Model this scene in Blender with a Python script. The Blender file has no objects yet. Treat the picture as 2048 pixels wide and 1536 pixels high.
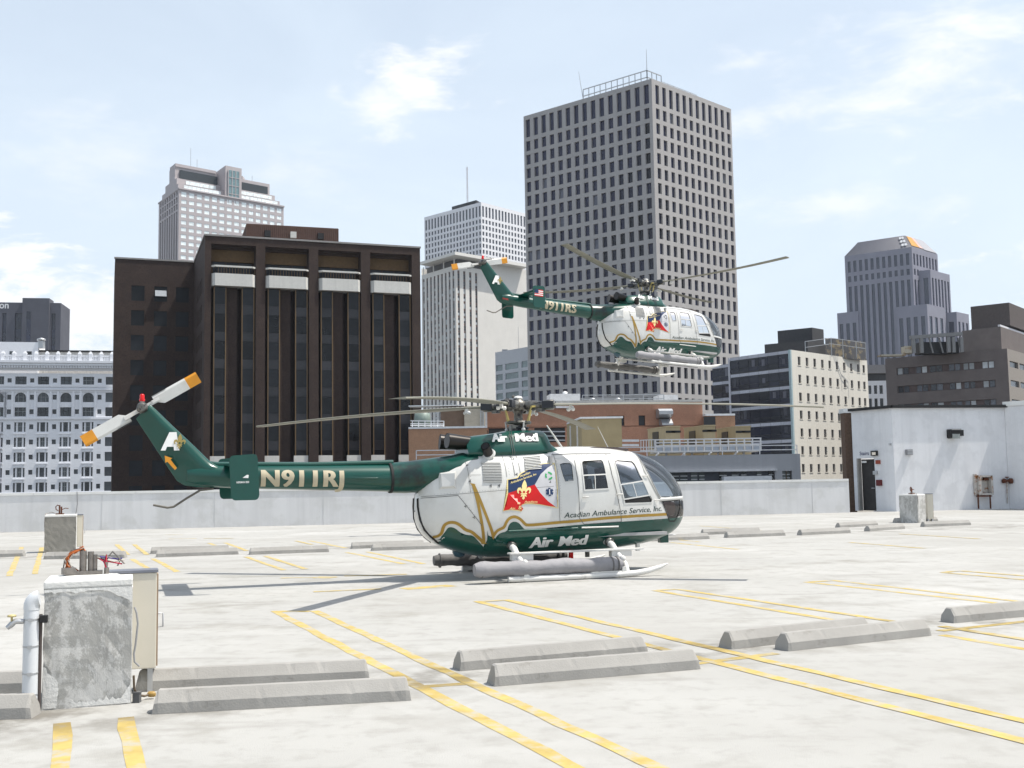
import bpy, bmesh, math, random
import numpy as np
from mathutils import Vector, Matrix
R = math.radians
random.seed(4)
scn = bpy.context.scene
COL = scn.collection
# ------------------------------------------------------------------ camera
FPX, EYE, ROLL, PITCH = 2200.0, 1.6, .0165, math.atan(193/2200)      # focal length in pixels of a 2048 px wide frame
fw = Vector((0, math.cos(PITCH), math.sin(PITCH))); r0 = Vector((1, 0, 0)); u0 = r0.cross(fw)
cr = r0*math.cos(ROLL) - u0*math.sin(ROLL); cu = r0*math.sin(ROLL) + u0*math.cos(ROLL)
cam = bpy.data.objects.new('camera', bpy.data.cameras.new('camera')); COL.objects.link(cam)
cam.data.sensor_width = 36; cam.data.lens = 36*FPX/2048; cam.data.clip_end = 9000; cam.data.clip_start = .1
cam.matrix_world = Matrix(((cr.x, cu.x, -fw.x, 0), (cr.y, cu.y, -fw.y, 0), (cr.z, cu.z, -fw.z, EYE), (0, 0, 0, 1)))
scn.camera = cam
EYEP = Vector((0, 0, EYE))
def ray(x, y): return fw + cr*((x-1024)/FPX) + cu*((768-y)/FPX)
def gnd(x, y, z=0.0):
    d = ray(x, y); return EYEP + d*((z-EYE)/d.z)                      # point of a level plane
def at(x, y, Y):
    d = ray(x, y); return EYEP + d*(Y/d.y)
# ------------------------------------------------------------------ world, sun, exposure
SUN_EL, SUN_AZ = R(64), R(90)      # azimuth clockwise from +Y: the sun stands to the right
scn.view_settings.view_transform = 'Standard'; scn.view_settings.look = 'None'; scn.view_settings.gamma = 1
scn.view_settings.exposure = .40
wd = bpy.data.worlds.new('World'); scn.world = wd; wd.use_nodes = True
wn, wl = wd.node_tree.nodes, wd.node_tree.links
wn.clear()
def WN(t, **k):
    n = wn.new(t)
    for a, b in k.items(): setattr(n, a, b)
    return n
sky = WN('ShaderNodeTexSky', sky_type='NISHITA', sun_disc=False, sun_elevation=SUN_EL, sun_rotation=SUN_AZ, air_density=1.0, dust_density=3.0, ozone_density=1.0, altitude=20)
tc = WN('ShaderNodeTexCoord')
def wmath(op, a, b=None, c=None, clamp=False):
    n = WN('ShaderNodeMath', operation=op, use_clamp=clamp)
    for i, v in enumerate((a, b, c)):
        if v is None: continue
        if isinstance(v, (int, float)): n.inputs[i].default_value = v
        else: wl.new(v, n.inputs[i])
    return n.outputs[0]
def wnoise(scale, detail, rough, vec, dist=0.0):
    n = WN('ShaderNodeTexNoise'); n.inputs['Scale'].default_value = scale; n.inputs['Detail'].default_value = detail
    n.inputs['Roughness'].default_value = rough; n.inputs['Distortion'].default_value = dist
    wl.new(vec, n.inputs['Vector']); return n.outputs['Fac']
def wsmooth(v, a, b):
    n = WN('ShaderNodeMapRange', interpolation_type='SMOOTHSTEP'); wl.new(v, n.inputs['Value'])
    n.inputs['From Min'].default_value = a; n.inputs['From Max'].default_value = b; return n.outputs['Result']
mp = WN('ShaderNodeMapping'); mp.inputs['Scale'].default_value = (1, 1, 2.6); wl.new(tc.outputs['Generated'], mp.inputs['Vector'])
vdir = mp.outputs['Vector']
fine = wnoise(14, 9, .62, vdir, .3)
veil = wnoise(3.2, 7, .58, vdir, .5)
# thin high veil over the whole sky
sepz = WN('ShaderNodeSeparateXYZ'); wl.new(tc.outputs['Generated'], sepz.inputs[0])
# the moist air is thickest towards the horizon; thin cirrus varies it
mask = wmath('ADD', wmath('ADD', .30, wmath('MULTIPLY', wsmooth(sepz.outputs['Z'], .95, .0), .60)), wmath('MULTIPLY', wsmooth(veil, .36, .78), .14), None, True)
veil_mask = mask; mask = wmath('MULTIPLY', sepz.outputs['Z'], 0.0)
def puff(px, py, rx, rz, sharp, gain):
    """a cloud bank around one direction of the sky"""
    global mask
    c = ray(px, py).normalized()
    s = WN('ShaderNodeVectorMath', operation='SUBTRACT'); wl.new(tc.outputs['Generated'], s.inputs[0]); s.inputs[1].default_value = c
    m = WN('ShaderNodeVectorMath', operation='MULTIPLY'); wl.new(s.outputs[0], m.inputs[0]); m.inputs[1].default_value = (1/rx, 1/rx, 1/rz)
    l = WN('ShaderNodeVectorMath', operation='LENGTH'); wl.new(m.outputs[0], l.inputs[0])
    body = wmath('SUBTRACT', 1.0, l.outputs['Value'])
    body = wmath('ADD', body, wmath('MULTIPLY', wmath('SUBTRACT', fine, .5), 3.4))
    mask = wmath('MAXIMUM', mask, wmath('MULTIPLY', wsmooth(body, 0.0, sharp), gain))
puff(850, 160, .055, .036, 1.0, .92); puff(770, 215, .04, .03, 1.1, .8); puff(670, 180, .014, .012, 1.0, .45)
puff(1850, 140, .16, .06, 1.5, .85); puff(1990, 40, .17, .035, 1.5, .85); puff(1560, 225, .09, .02, 1.4, .6); puff(1700, 410, .13, .022, 1.4, .55)
puff(20, 600, .055, .05, .5, .97); puff(150, 640, .09, .05, .6, .9); puff(230, 310, .12, .05, 1.8, .4); puff(560, 350, .1, .03, 1.6, .4)
puff(-700, 500, .2, .08, .6, .9); puff(2700, 480, .25, .09, .7, .9); puff(-1500, 100, .3, .1, 1., .8); puff(3600, 100, .3, .12, 1., .8)
mixv = WN('ShaderNodeMix', data_type='RGBA'); wl.new(veil_mask, mixv.inputs['Factor']); wl.new(sky.outputs['Color'], mixv.inputs[6]); mixv.inputs[7].default_value = (5.45, 6.2, 6.95, 1)
mixc = WN('ShaderNodeMix', data_type='RGBA'); wl.new(mask, mixc.inputs['Factor']); wl.new(mixv.outputs[2], mixc.inputs[6])
mixc.inputs[7].default_value = (7.0, 7.05, 7.2, 1)
bg = WN('ShaderNodeBackground'); bg.inputs['Strength'].default_value = .12; wl.new(mixc.outputs[2], bg.inputs['Color'])
wo = WN('ShaderNodeOutputWorld'); wl.new(bg.outputs[0], wo.inputs['Surface'])
sd = bpy.data.lights.new('sun', 'SUN'); sd.energy = 4.2; sd.angle = R(.53); sd.color = (1, .955, .88)
so = bpy.data.objects.new('sun', sd); COL.objects.link(so)
SUNV = Vector((math.sin(SUN_AZ)*math.cos(SUN_EL), math.cos(SUN_AZ)*math.cos(SUN_EL), math.sin(SUN_EL)))
so.rotation_euler = SUNV.to_track_quat('Z', 'Y').to_euler(); so.location = (40, -10, 60)
# ------------------------------------------------------------------ materials
MATS = {}
def mat(name, col, rough=.75, metal=0., spec=.4, var=.12, scale=3., bump=0., bscale=40., stretch=(1, 1, 1), coat=0., rand=0., streak=0., alt=None, altscale=2., altlo=.5, althi=.6, altrough=.65):
    """principled surface, colour varied by noise; streak: vertical runs; alt: second colour in patches; rand: per object"""
    if name in MATS: return MATS[name]
    m = bpy.data.materials.new(name); m.use_nodes = True; MATS[name] = m
    n, l = m.node_tree.nodes, m.node_tree.links
    b = n['Principled BSDF']; b.inputs['Roughness'].default_value = rough; b.inputs['Metallic'].default_value = metal
    b.inputs['Specular IOR Level'].default_value = spec; b.inputs['Coat Weight'].default_value = coat; b.inputs['Coat Roughness'].default_value = .06
    t = n.new('ShaderNodeTexCoord'); mpn = n.new('ShaderNodeMapping'); mpn.inputs['Scale'].default_value = stretch
    l.new(t.outputs['Object'], mpn.inputs['Vector'])
    def noise(s, d=6, vec=None, r=.6):
        q = n.new('ShaderNodeTexNoise'); q.inputs['Scale'].default_value = s; q.inputs['Detail'].default_value = d; q.inputs['Roughness'].default_value = r
        l.new(vec or mpn.outputs['Vector'], q.inputs['Vector']); return q.outputs['Fac']
    def ramp(v, a, c):
        q = n.new('ShaderNodeMapRange'); q.inputs['From Min'].default_value = a; q.inputs['From Max'].default_value = c; l.new(v, q.inputs['Value']); return q.outputs['Result']
    def mix(f, a, c):
        q = n.new('ShaderNodeMix'); q.data_type = 'RGBA'; l.new(f, q.inputs['Factor'])
        for i, v in ((6, a), (7, c)):
            if hasattr(v, 'type'): l.new(v, q.inputs[i])
            else: q.inputs[i].default_value = (*v, 1)
        return q.outputs[2]
    lo = tuple(c*(1-var) for c in col); hi = tuple(min(1, c*(1+var)) for c in col)
    c = mix(ramp(noise(scale), .3, .7), lo, hi)
    if alt is not None: c = mix(ramp(noise(altscale, 9, None, altrough), altlo, althi), c, alt)
    if streak:
        m2 = n.new('ShaderNodeMapping'); m2.inputs['Scale'].default_value = (1.6, 1.6, .06); l.new(t.outputs['Object'], m2.inputs['Vector'])
        c = mix(ramp(noise(1.2, 6, m2.outputs['Vector'], .7), .45, .8), c, tuple(v*(1-streak) for v in col))
    if rand:
        oi = n.new('ShaderNodeObjectInfo'); g = n.new('ShaderNodeHueSaturation'); 
        mr = n.new('ShaderNodeMapRange'); mr.inputs['To Min'].default_value = 1-rand; mr.inputs['To Max'].default_value = 1+rand; l.new(oi.outputs['Random'], mr.inputs['Value'])
        l.new(mr.outputs[0], g.inputs['Value']); l.new(c, g.inputs['Color']); c = g.outputs['Color']
    l.new(c, b.inputs['Base Color'])
    if bump:
        bp = n.new('ShaderNodeBump'); bp.inputs['Strength'].default_value = bump; bp.inputs['Distance'].default_value = .02
        l.new(noise(bscale, 5), bp.inputs['Height']); l.new(bp.outputs[0], b.inputs['Normal'])
    return m
def glass(name, tint, refl=.12, alpha=.75, rough=.02):
    """thin see-through pane: tinted transparency and a glossy coat by Fresnel"""
    if name in MATS: return MATS[name]
    m = bpy.data.materials.new(name); m.use_nodes = True; MATS[name] = m
    n, l = m.node_tree.nodes, m.node_tree.links
    for x in list(n): n.remove(x)
    o = n.new('ShaderNodeOutputMaterial'); tr = n.new('ShaderNodeBsdfTransparent'); tr.inputs['Color'].default_value = (*tint, 1)
    gl = n.new('ShaderNodeBsdfGlossy'); gl.inputs['Roughness'].default_value = rough
    fr = n.new('ShaderNodeFresnel'); fr.inputs['IOR'].default_value = 1.5
    a = n.new('ShaderNodeMath'); a.operation = 'ADD'; a.use_clamp = True; l.new(fr.outputs[0], a.inputs[0]); a.inputs[1].default_value = refl
    mx = n.new('ShaderNodeMixShader'); l.new(a.outputs[0], mx.inputs[0]); l.new(tr.outputs[0], mx.inputs[1]); l.new(gl.outputs[0], mx.inputs[2])
    l.new(mx.outputs[0], o.inputs['Surface']); return m
# ------------------------------------------------------------------ object helpers
def tag(o, label=None, cat=None, group=None, kind=None):
    if label: o['label'] = label
    if cat: o['category'] = cat
    if group: o['group'] = group
    if kind: o['kind'] = kind
    return o
def empty(name, loc=(0, 0, 0), rz=0.0, parent=None):
    o = bpy.data.objects.new(name, None); COL.objects.link(o); o.location = loc; o.rotation_euler = (0, 0, rz); o.parent = parent
    o.empty_display_size = .2; return o
def link(name, me, parent=None, loc=(0, 0, 0), rz=0.0):
    o = bpy.data.objects.new(name, me); COL.objects.link(o); o.location = loc; o.rotation_euler = (0, 0, rz); o.parent = parent; return o
class MB:
    """collects shapes into one mesh"""
    def __init__(s): s.v = []; s.f = []; s.sm = []
    def add(s, vs, fs, smooth=False):
        b = len(s.v); s.v += [tuple(x) for x in vs]; s.f += [tuple(b+i for i in f) for f in fs]; s.sm += [smooth]*len(fs); return s
    def quad(s, a, b, c, d): return s.add([a, b, c, d], [(0, 1, 2, 3)])
    def box(s, c, d, rz=0.0, m=None, taper=1.0):
        hx, hy_, hz = d[0]/2, d[1]/2, d[2]/2; ca, sa = math.cos(rz), math.sin(rz); vs = []
        for z in (-hz, hz):
            k = taper if z > 0 else 1
            for x, y in ((-hx, -hy_), (hx, -hy_), (hx, hy_), (-hx, hy_)):
                x *= k; y *= k; p = Vector((c[0]+x*ca-y*sa, c[1]+x*sa+y*ca, c[2]+z)); vs.append(m @ p if m else p)
        return s.add(vs, [(0, 3, 2, 1), (4, 5, 6, 7), (0, 1, 5, 4), (1, 2, 6, 5), (2, 3, 7, 6), (3, 0, 4, 7)])
    def bar(s, a, b, w, h=None):
        """square bar from a to b"""
        a, b = Vector(a), Vector(b); h = h or w; d = (b-a).normalized(); up = Vector((0, 0, 1)) if abs(d.z) < .9 else Vector((0, 1, 0))
        x = d.cross(up).normalized()*w/2; y = x.cross(d).normalized()*h/2
        vs = [p+i*x+j*y for p in (a, b) for i, j in ((-1, -1), (1, -1), (1, 1), (-1, 1))]
        return s.add(vs, [(0, 3, 2, 1), (4, 5, 6, 7), (0, 1, 5, 4), (1, 2, 6, 5), (2, 3, 7, 6), (3, 0, 4, 7)])
    def tube(s, pts, r, seg=10, cap=True):
        pts = [Vector(p) for p in pts]; rr = r if isinstance(r, (list, tuple)) else [r]*len(pts); rings = []; ref = None
        for i, p in enumerate(pts):
            d = (pts[min(i+1, len(pts)-1)]-pts[max(i-1, 0)]).normalized()
            if ref is None: ref = Vector((0, 0, 1)) if abs(d.z) < .9 else Vector((1, 0, 0))
            x = (ref-d*ref.dot(d)).normalized(); ref = x; y = d.cross(x)
            rings.append([p+(x*math.cos(2*math.pi*k/seg)+y*math.sin(2*math.pi*k/seg))*rr[i] for k in range(seg)])
        return s.loft(rings, cap)
    def loft(s, rings, cap=True, closed=True):
        n = len(rings[0]); vs = [v for q in rings for v in q]; fs = []
        for i in range(len(rings)-1):
            for k in range(n if closed else n-1):
                a, b = i*n+k, i*n+(k+1) % n; fs.append((a, b, b+n, a+n))
        s.add(vs, fs, True)
        if cap: s.add(rings[0], [tuple(range(n))[::-1]]); s.add(rings[-1], [tuple(range(n))])
        return s
    def lathe(s, prof, c=(0, 0, 0), axis='z', seg=20, m=None):
        """prof: (radius, height) pairs around a vertical axis through c"""
        rings = []
        for r, h in prof:
            ring = []
            for k in range(seg):
                a = 2*math.pi*k/seg; p = Vector((r*math.cos(a), r*math.sin(a), h))
                if axis == 'y': p = Vector((p.x, p.z, p.y))
                if axis == 'x': p = Vector((p.z, p.x, p.y))
                p = p+Vector(c); ring.append(m @ p if m else p)
            rings.append(ring)
        return s.loft(rings, True)
    def prism(s, poly, z0, z1):
        n = len(poly); vs = [(x, y, z0) for x, y in poly]+[(x, y, z1) for x, y in poly]
        return s.add(vs, [tuple(range(n))[::-1], tuple(range(n, 2*n))]+[(i, (i+1) % n, n+(i+1) % n, n+i) for i in range(n)])
    def build(s, name, m, parent=None, loc=(0, 0, 0), rz=0.0, bevel=0.0, fix=True):
        me = bpy.data.meshes.new(name); me.from_pydata(s.v, [], s.f); me.polygons.foreach_set('use_smooth', s.sm)
        if fix or bevel:
            bm = bmesh.new(); bm.from_mesh(me)
            if bevel:
                bmesh.ops.remove_doubles(bm, verts=bm.verts, dist=1e-5)
                bmesh.ops.bevel(bm, geom=[e for e in bm.edges if len(e.link_faces) == 2 and e.calc_face_angle(0) > .5], offset=bevel, segments=2, affect='EDGES', profile=.6)
            bmesh.ops.recalc_face_normals(bm, faces=bm.faces); bm.to_mesh(me); bm.free()
        me.materials.append(m); me.update()
        return link(name, me, parent, loc, rz)
def copy_tree(o, loc, rz, parent=None):
    c = o.copy(); COL.objects.link(c); c.parent = parent; c.location = loc; c.rotation_euler = (0, 0, rz)
    for ch in list(o.children):
        d = ch.copy(); COL.objects.link(d); d.parent = c
        for g in ch.children:
            e = g.copy(); COL.objects.link(e); e.parent = d
    return c
def text_mesh(s, shear=0.0, fat=0.0, space=1.0):
    """flat letters: vertices scaled so that a capital is one unit tall"""
    cv = bpy.data.curves.new('t', 'FONT'); cv.body = s; cv.shear = shear; cv.offset = fat; cv.resolution_u = 3; cv.space_character = space
    o = bpy.data.objects.new('t', cv); COL.objects.link(o); dg = bpy.context.evaluated_depsgraph_get(); dg.update()
    me = bpy.data.meshes.new_from_object(o.evaluated_get(dg)); bpy.data.objects.remove(o); bpy.data.curves.remove(cv)
    vs = [(v.co.x/.695, v.co.y/.695) for v in me.vertices]; fs = [tuple(p.vertices) for p in me.polygons]; bpy.data.meshes.remove(me)
    return vs, fs
def letters(name, s, p0, xdir, ydir, width, height, m, parent, shear=0.0, fat=0.0, space=1.0):
    """letters on a plane: lower left p0, fitted to width and height"""
    vs, fs = text_mesh(s, shear, fat, space); x0 = min(v[0] for v in vs); x1 = max(v[0] for v in vs)
    p0, xdir, ydir = Vector(p0), Vector(xdir).normalized(), Vector(ydir).normalized()
    mb = MB(); mb.add([p0+xdir*((v[0]-x0)/(x1-x0)*width)+ydir*(v[1]*height) for v in vs], fs); return mb.build(name, m, parent, fix=False)
# ------------------------------------------------------------------ surfaces of the place
GRD = -30.0
M_deck = mat('deck_concrete', (.385, .380, .36), rough=.9, var=.06, scale=.35, bump=.25, bscale=90, spec=.2)
def row_mask(n, l, g, fac, a, b, w):
    """fades a stain out with the distance from a row on the floor"""
    d = (Vector(b)-Vector(a)).normalized(); dt = n.new('ShaderNodeVectorMath'); dt.operation = 'DOT_PRODUCT'; l.new(g.outputs['Position'], dt.inputs[0]); dt.inputs[1].default_value = (-d.y, d.x, 0)
    s_ = n.new('ShaderNodeMath'); s_.operation = 'SUBTRACT'; l.new(dt.outputs['Value'], s_.inputs[0]); s_.inputs[1].default_value = -d.y*a[0]+d.x*a[1]
    ab = n.new('ShaderNodeMath'); ab.operation = 'ABSOLUTE'; l.new(s_.outputs[0], ab.inputs[0])
    mr = n.new('ShaderNodeMapRange'); mr.inputs['From Min'].default_value = w*.3; mr.inputs['From Max'].default_value = w*1.5; mr.inputs['To Min'].default_value = 1; mr.inputs['To Max'].default_value = 0; l.new(ab.outputs[0], mr.inputs['Value'])
    m_ = n.new('ShaderNodeMath'); m_.operation = 'MULTIPLY'; l.new(fac, m_.inputs[0]); l.new(mr.outputs[0], m_.inputs[1]); return m_.outputs[0]
def deck_extra():
    n, l = M_deck.node_tree.nodes, M_deck.node_tree.links; b = n['Principled BSDF']; base = b.inputs['Base Color'].links[0].from_socket
    g = n.new('ShaderNodeNewGeometry')
    def layer(base, sc, det, lo, hi, col, stretch=(1, 1, 1), rz=0., amt=1., row=None):
        mp_ = n.new('ShaderNodeMapping'); mp_.inputs['Scale'].default_value = stretch; mp_.inputs['Rotation'].default_value = (0, 0, rz); l.new(g.outputs['Position'], mp_.inputs['Vector'])
        q = n.new('ShaderNodeTexNoise'); q.inputs['Scale'].default_value = sc; q.inputs['Detail'].default_value = det; q.inputs['Roughness'].default_value = .62; l.new(mp_.outputs[0], q.inputs['Vector'])
        r_ = n.new('ShaderNodeMapRange'); r_.inputs['From Min'].default_value = lo; r_.inputs['From Max'].default_value = hi; r_.inputs['To Max'].default_value = amt; l.new(q.outputs['Fac'], r_.inputs['Value'])
        fac = r_.outputs[0]
        if row:
            fac = row_mask(n, l, g, fac, *row)
        x = n.new('ShaderNodeMix'); x.data_type = 'RGBA'; l.new(fac, x.inputs['Factor']); l.new(base, x.inputs[6]); x.inputs[7].default_value = (*col, 1); return x.outputs[2]
    base = layer(base, .9, 9, .52, .74, (.24, .23, .2), (1, 1, 1), 0, .9)            # old drips and tyre dirt
    base = layer(base, 1.0, 8, .56, .78, (.22, .21, .19), (.28, 1.5, 1), R(-22), .8)       # brush marks along the bays
    base = layer(base, .23, 6, .5, .66, (.46, .455, .435), (1, 1, 1), 0, .8)                # bleached areas
    base = layer(base, 38, 3, .70, .76, (.16, .15, .14), (1, 1, 1), 0, .6)                # pits
    base = layer(base, 4.5, 8, .5, .72, (.27, .262, .24), (1, 1, 1), 0, .55)               # fine mottling
    base = layer(base, .12, 5, .48, .6, (.33, .322, .30), (1, 1, 1), 0, .6)
    # grime where cars have stood: along the rows of wheel stops
    base = layer(base, 1.6, 7, .44, .60, (.19, .18, .16), (1, 1, 1), 0, 1.0, row=((-2.6, 8.2), (4.6, 11.9), .55)); base = layer(base, 1.3, 7, .46, .62, (.2, .19, .17), (1, 1, 1), 0, .8, row=((-11, 26.5), (9, 31.5), 1.2))
    base = layer(base, 2.6, 4, .72, .76, (.15, .145, .135), (1, 1, 1), 0, .7)            # drips of oil
    l.new(base, b.inputs['Base Color'])
deck_extra()
M_par = mat('parapet_paint', (.64, .64, .64), rough=.8, var=.05, scale=.6, streak=.18, alt=(.57, .57, .56), altscale=1.1, altlo=.5, althi=.62, bump=.15, bscale=30)
M_cope = mat('parapet_coping', (.68, .68, .66), rough=.8, var=.06, scale=1.5)
M_yel = mat('line_paint', (.46, .35, .12), rough=.8, var=.18, scale=4, alt=(.40, .37, .29), altscale=5.5, altlo=.47, althi=.62, spec=.2)
def yel_extra():
    n, l = M_yel.node_tree.nodes, M_yel.node_tree.links; b = n['Principled BSDF']; base = b.inputs['Base Color'].links[0].from_socket; g = n.new('ShaderNodeNewGeometry')
    q = n.new('ShaderNodeTexNoise'); q.inputs['Scale'].default_value = 3; q.inputs['Detail'].default_value = 6; l.new(g.outputs['Position'], q.inputs['Vector'])
    r_ = n.new('ShaderNodeMapRange'); r_.inputs['From Min'].default_value = .36; r_.inputs['From Max'].default_value = .58; r_.inputs['To Max'].default_value = .8; l.new(q.outputs['Fac'], r_.inputs['Value'])
    f = row_mask(n, l, g, r_.outputs[0], (-2.6, 8.2), (4.6, 11.9), .6)
    x = n.new('ShaderNodeMix'); x.data_type = 'RGBA'; l.new(f, x.inputs['Factor']); l.new(base, x.inputs[6]); x.inputs[7].default_value = (.17, .125, .05, 1); l.new(x.outputs[2], b.inputs['Base Color'])
yel_extra()
M_stop = mat('stop_concrete', (.325, .315, .295), rough=.95, var=.1, scale=3, alt=(.2, .19, .17), altscale=9, altlo=.6, althi=.8, bump=.2, bscale=70, spec=.15)
M_city = mat('city_ground', (.12, .12, .115), rough=.95, var=.2, scale=.02)
M_black = mat('black_trim', (.012, .012, .013), rough=.55)
M_steel = mat('galvanised_steel', (.45, .46, .47), rough=.45, metal=.7, var=.1)
# ------------------------------------------------------------------ ground, roof deck
mb = MB(); mb.quad((-3800, -1400, GRD), (3800, -1400, GRD), (3800, 4800, GRD), (-3800, 4800, GRD))
tag(mb.build('city_ground', M_city), kind='structure')
PA, PB = gnd(-420, 1075).xy, gnd(1700, 1025).xy           # inner foot of the parapet
pd = (PB-PA).normalized(); pn = Vector((pd.y, -pd.x))      # pn points to the camera
PA = PB-pd*60
far = lambda u, d: PA+pd*u-pn*d
mb = MB()
e0, e1 = far(-5, .3), far(95, .3)
mb.prism([(-55, -25), (62, -25), (e1.x, e1.y), (e0.x, e0.y)], -.6, 0)
deck = tag(mb.build('roof_deck', M_deck), kind='structure')
mb = MB(); mb.prism([(-54.7, -24.7), (61.7, -24.7), (e1.x-.5, e1.y-.1), (e0.x+.3, e0.y-.3)], GRD, -.6)
tag(mb.build('parking_structure', mat('garage_wall', (.4, .39, .37))), kind='structure')
# ------------------------------------------------------------------ painted bay lines
LZ = .0018
def line(p, q, w=.112, name='bay_line'):
    a, b = gnd(*p), gnd(*q); d = (b-a).xy.normalized(); nx = Vector((-d.y, d.x))*w/2
    L = (b-a).length; n = max(1, int(L/.35)); top = []; bot = []
    for i in range(n+1):
        c = a.lerp(b, i/n); k = 1+random.uniform(-.10, .10); j = random.uniform(-.012, .012)
        top.append((c.x+nx.x*k+d.y*j, c.y+nx.y*k, .004)); bot.append((c.x-nx.x*k+d.y*j, c.y-nx.y*k, .004))
    global LZ
    LZ = .0018+round((LZ-.0018)/.0006+1) % 7*.0006; top = [(x, y, LZ) for x, y, z in top]; bot = [(x, y, LZ) for x, y, z in bot]
    m_ = MB(); m_.add(bot+top, [(i, i+1, n+2+i, n+1+i) for i in range(n)]); return m_.build(name, M_yel, deck, fix=False)
ZT = lambda x, y: (140+x/2.8444, 720+y/2.8444)
for p, q in [((548, 1222), (1190, 1557)), ((628, 1222), (1360, 1557)), ((556, 1223), (620, 1223)), ((952, 1203), (2100, 1496)), ((1012, 1200), (2100, 1455)), ((960, 1204), (1004, 1201)),
             ((836, 1374), (958, 1366)), ((1388, 1328), (1552, 1307)), ((1880, 1262), (2080, 1240)), ((1307, 1181), (1690, 1244)), ((1357, 1179), (1800, 1245)), ((1316, 1181), (1352, 1179)),
             ((1884, 1253), (2100, 1288)), ((1886, 1270), (2100, 1307)), ((1612, 1164), (2060, 1214)), ((1665, 1161), (2100, 1210)), ((1622, 1164), (1658, 1162)), ((1881, 1145), (2100, 1164)), ((1921, 1142), (2100, 1156)), ((1888, 1145), (1916, 1142)),
             ((125, 1446), (122, 1570)), ((250, 1435), (284, 1570)), ((44, 1094), (18, 1152)), ((84, 1095), (70, 1148)), ((300, 1392), (318, 1390)),
             (ZT(265, 1050), ZT(328, 1108)), (ZT(365, 1050), ZT(438, 1108)), (ZT(352, 1132), ZT(458, 1196)), (ZT(472, 1130), ZT(612, 1206)), (ZT(790, 1042), ZT(868, 1070)), (ZT(882, 1040), ZT(1005, 1085)),
             (ZT(1000, 1120), ZT(1215, 1196)), (ZT(1110, 1116), ZT(1342, 1191)), (ZT(1285, 1030), ZT(1375, 1050)), (ZT(1360, 1028), ZT(1570, 1070)), (ZT(1575, 1095), ZT(1900, 1160)), (ZT(1692, 1092), ZT(2012, 1160)),
             (ZT(1200, 1241), ZT(1520, 1236)), (ZT(1560, 1230), ZT(1915, 1219)), (ZT(1385, 1320), ZT(1770, 1303)), (ZT(760, 1016), ZT(930, 1015)), (ZT(540, 995), ZT(640, 994)), (ZT(560, 1018), ZT(720, 1016)),
             ((1340, 1085), (1476, 1099)), ((1345, 1079), (1400, 1084)), ((1700, 1085), (1850, 1097)), ((1400, 1052), (1560, 1064)), ((1800, 1068), (1960, 1078))]:
    line(p, q)
line((806, 1178), (905, 1171), .32, 'helipad_mark'); line((632, 1155), (668, 1155), .3, 'helipad_mark')
# ------------------------------------------------------------------ parapet
mb = MB(); PH = 1.34; T = .28
mb.add([(*far(-2, 0), 0), (*far(60, 0), 0), (*far(60, 0), PH), (*far(-2, 0), PH), (*far(-2, T), -.5), (*far(60, T), -.5), (*far(60, T), PH), (*far(-2, T), PH)],
       [(0, 1, 2, 3), (7, 6, 5, 4), (3, 2, 6, 7), (0, 3, 7, 4), (1, 5, 6, 2)])
par = empty('parapet_wall', (*far(30, 0), 0)); tag(par, 'long low grey painted parapet wall along the far edge of the roof deck', 'wall')
def rel(o, parent): o.location = -parent.location; return o
rel(mb.build('wall', M_par, par), par)
mb = MB(); L = 62
for i in range(17):
    a, b = far(-2+i*L/17, -.025), far(-2+(i+1)*L/17-.012, -.025); c, d = far(-2+(i+1)*L/17-.012, T+.025), far(-2+i*L/17, T+.025)
    m_ = MB(); m_.prism([(a.x, a.y), (b.x, b.y), (c.x, c.y), (d.x, d.y)], PH+.003, PH+.10); rel(m_.build('coping', M_cope, par), par)
mb = MB()
for u in [i*4.1 for i in range(15)]:
    a = far(u+.9, -.004); mb.box((a.x, a.y, PH/2), (.018, .006, PH-.02), math.atan2(pd.y, pd.x))
rel(mb.build('wall_joint', mat('joint', (.52, .52, .52)), par), par)
mb = MB(); a = gnd(160, 1060); q = [far((Vector((a.x, a.y))-PA).dot(pd)+dx, -.03) for dx in (0, .02, -.03, .02, .1, .16)]
mb.tube([(*q[0], PH+.12), (*q[1], 1.0), (*q[2], .6), (*q[3], .25), (*q[4], .08), (*q[5], .03)], .013, 6)
tag(mb.build('hanging_cable', mat('cable_grey', (.22, .22, .23))), 'thin grey cable hanging down the parapet at the far left', 'cable')
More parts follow.
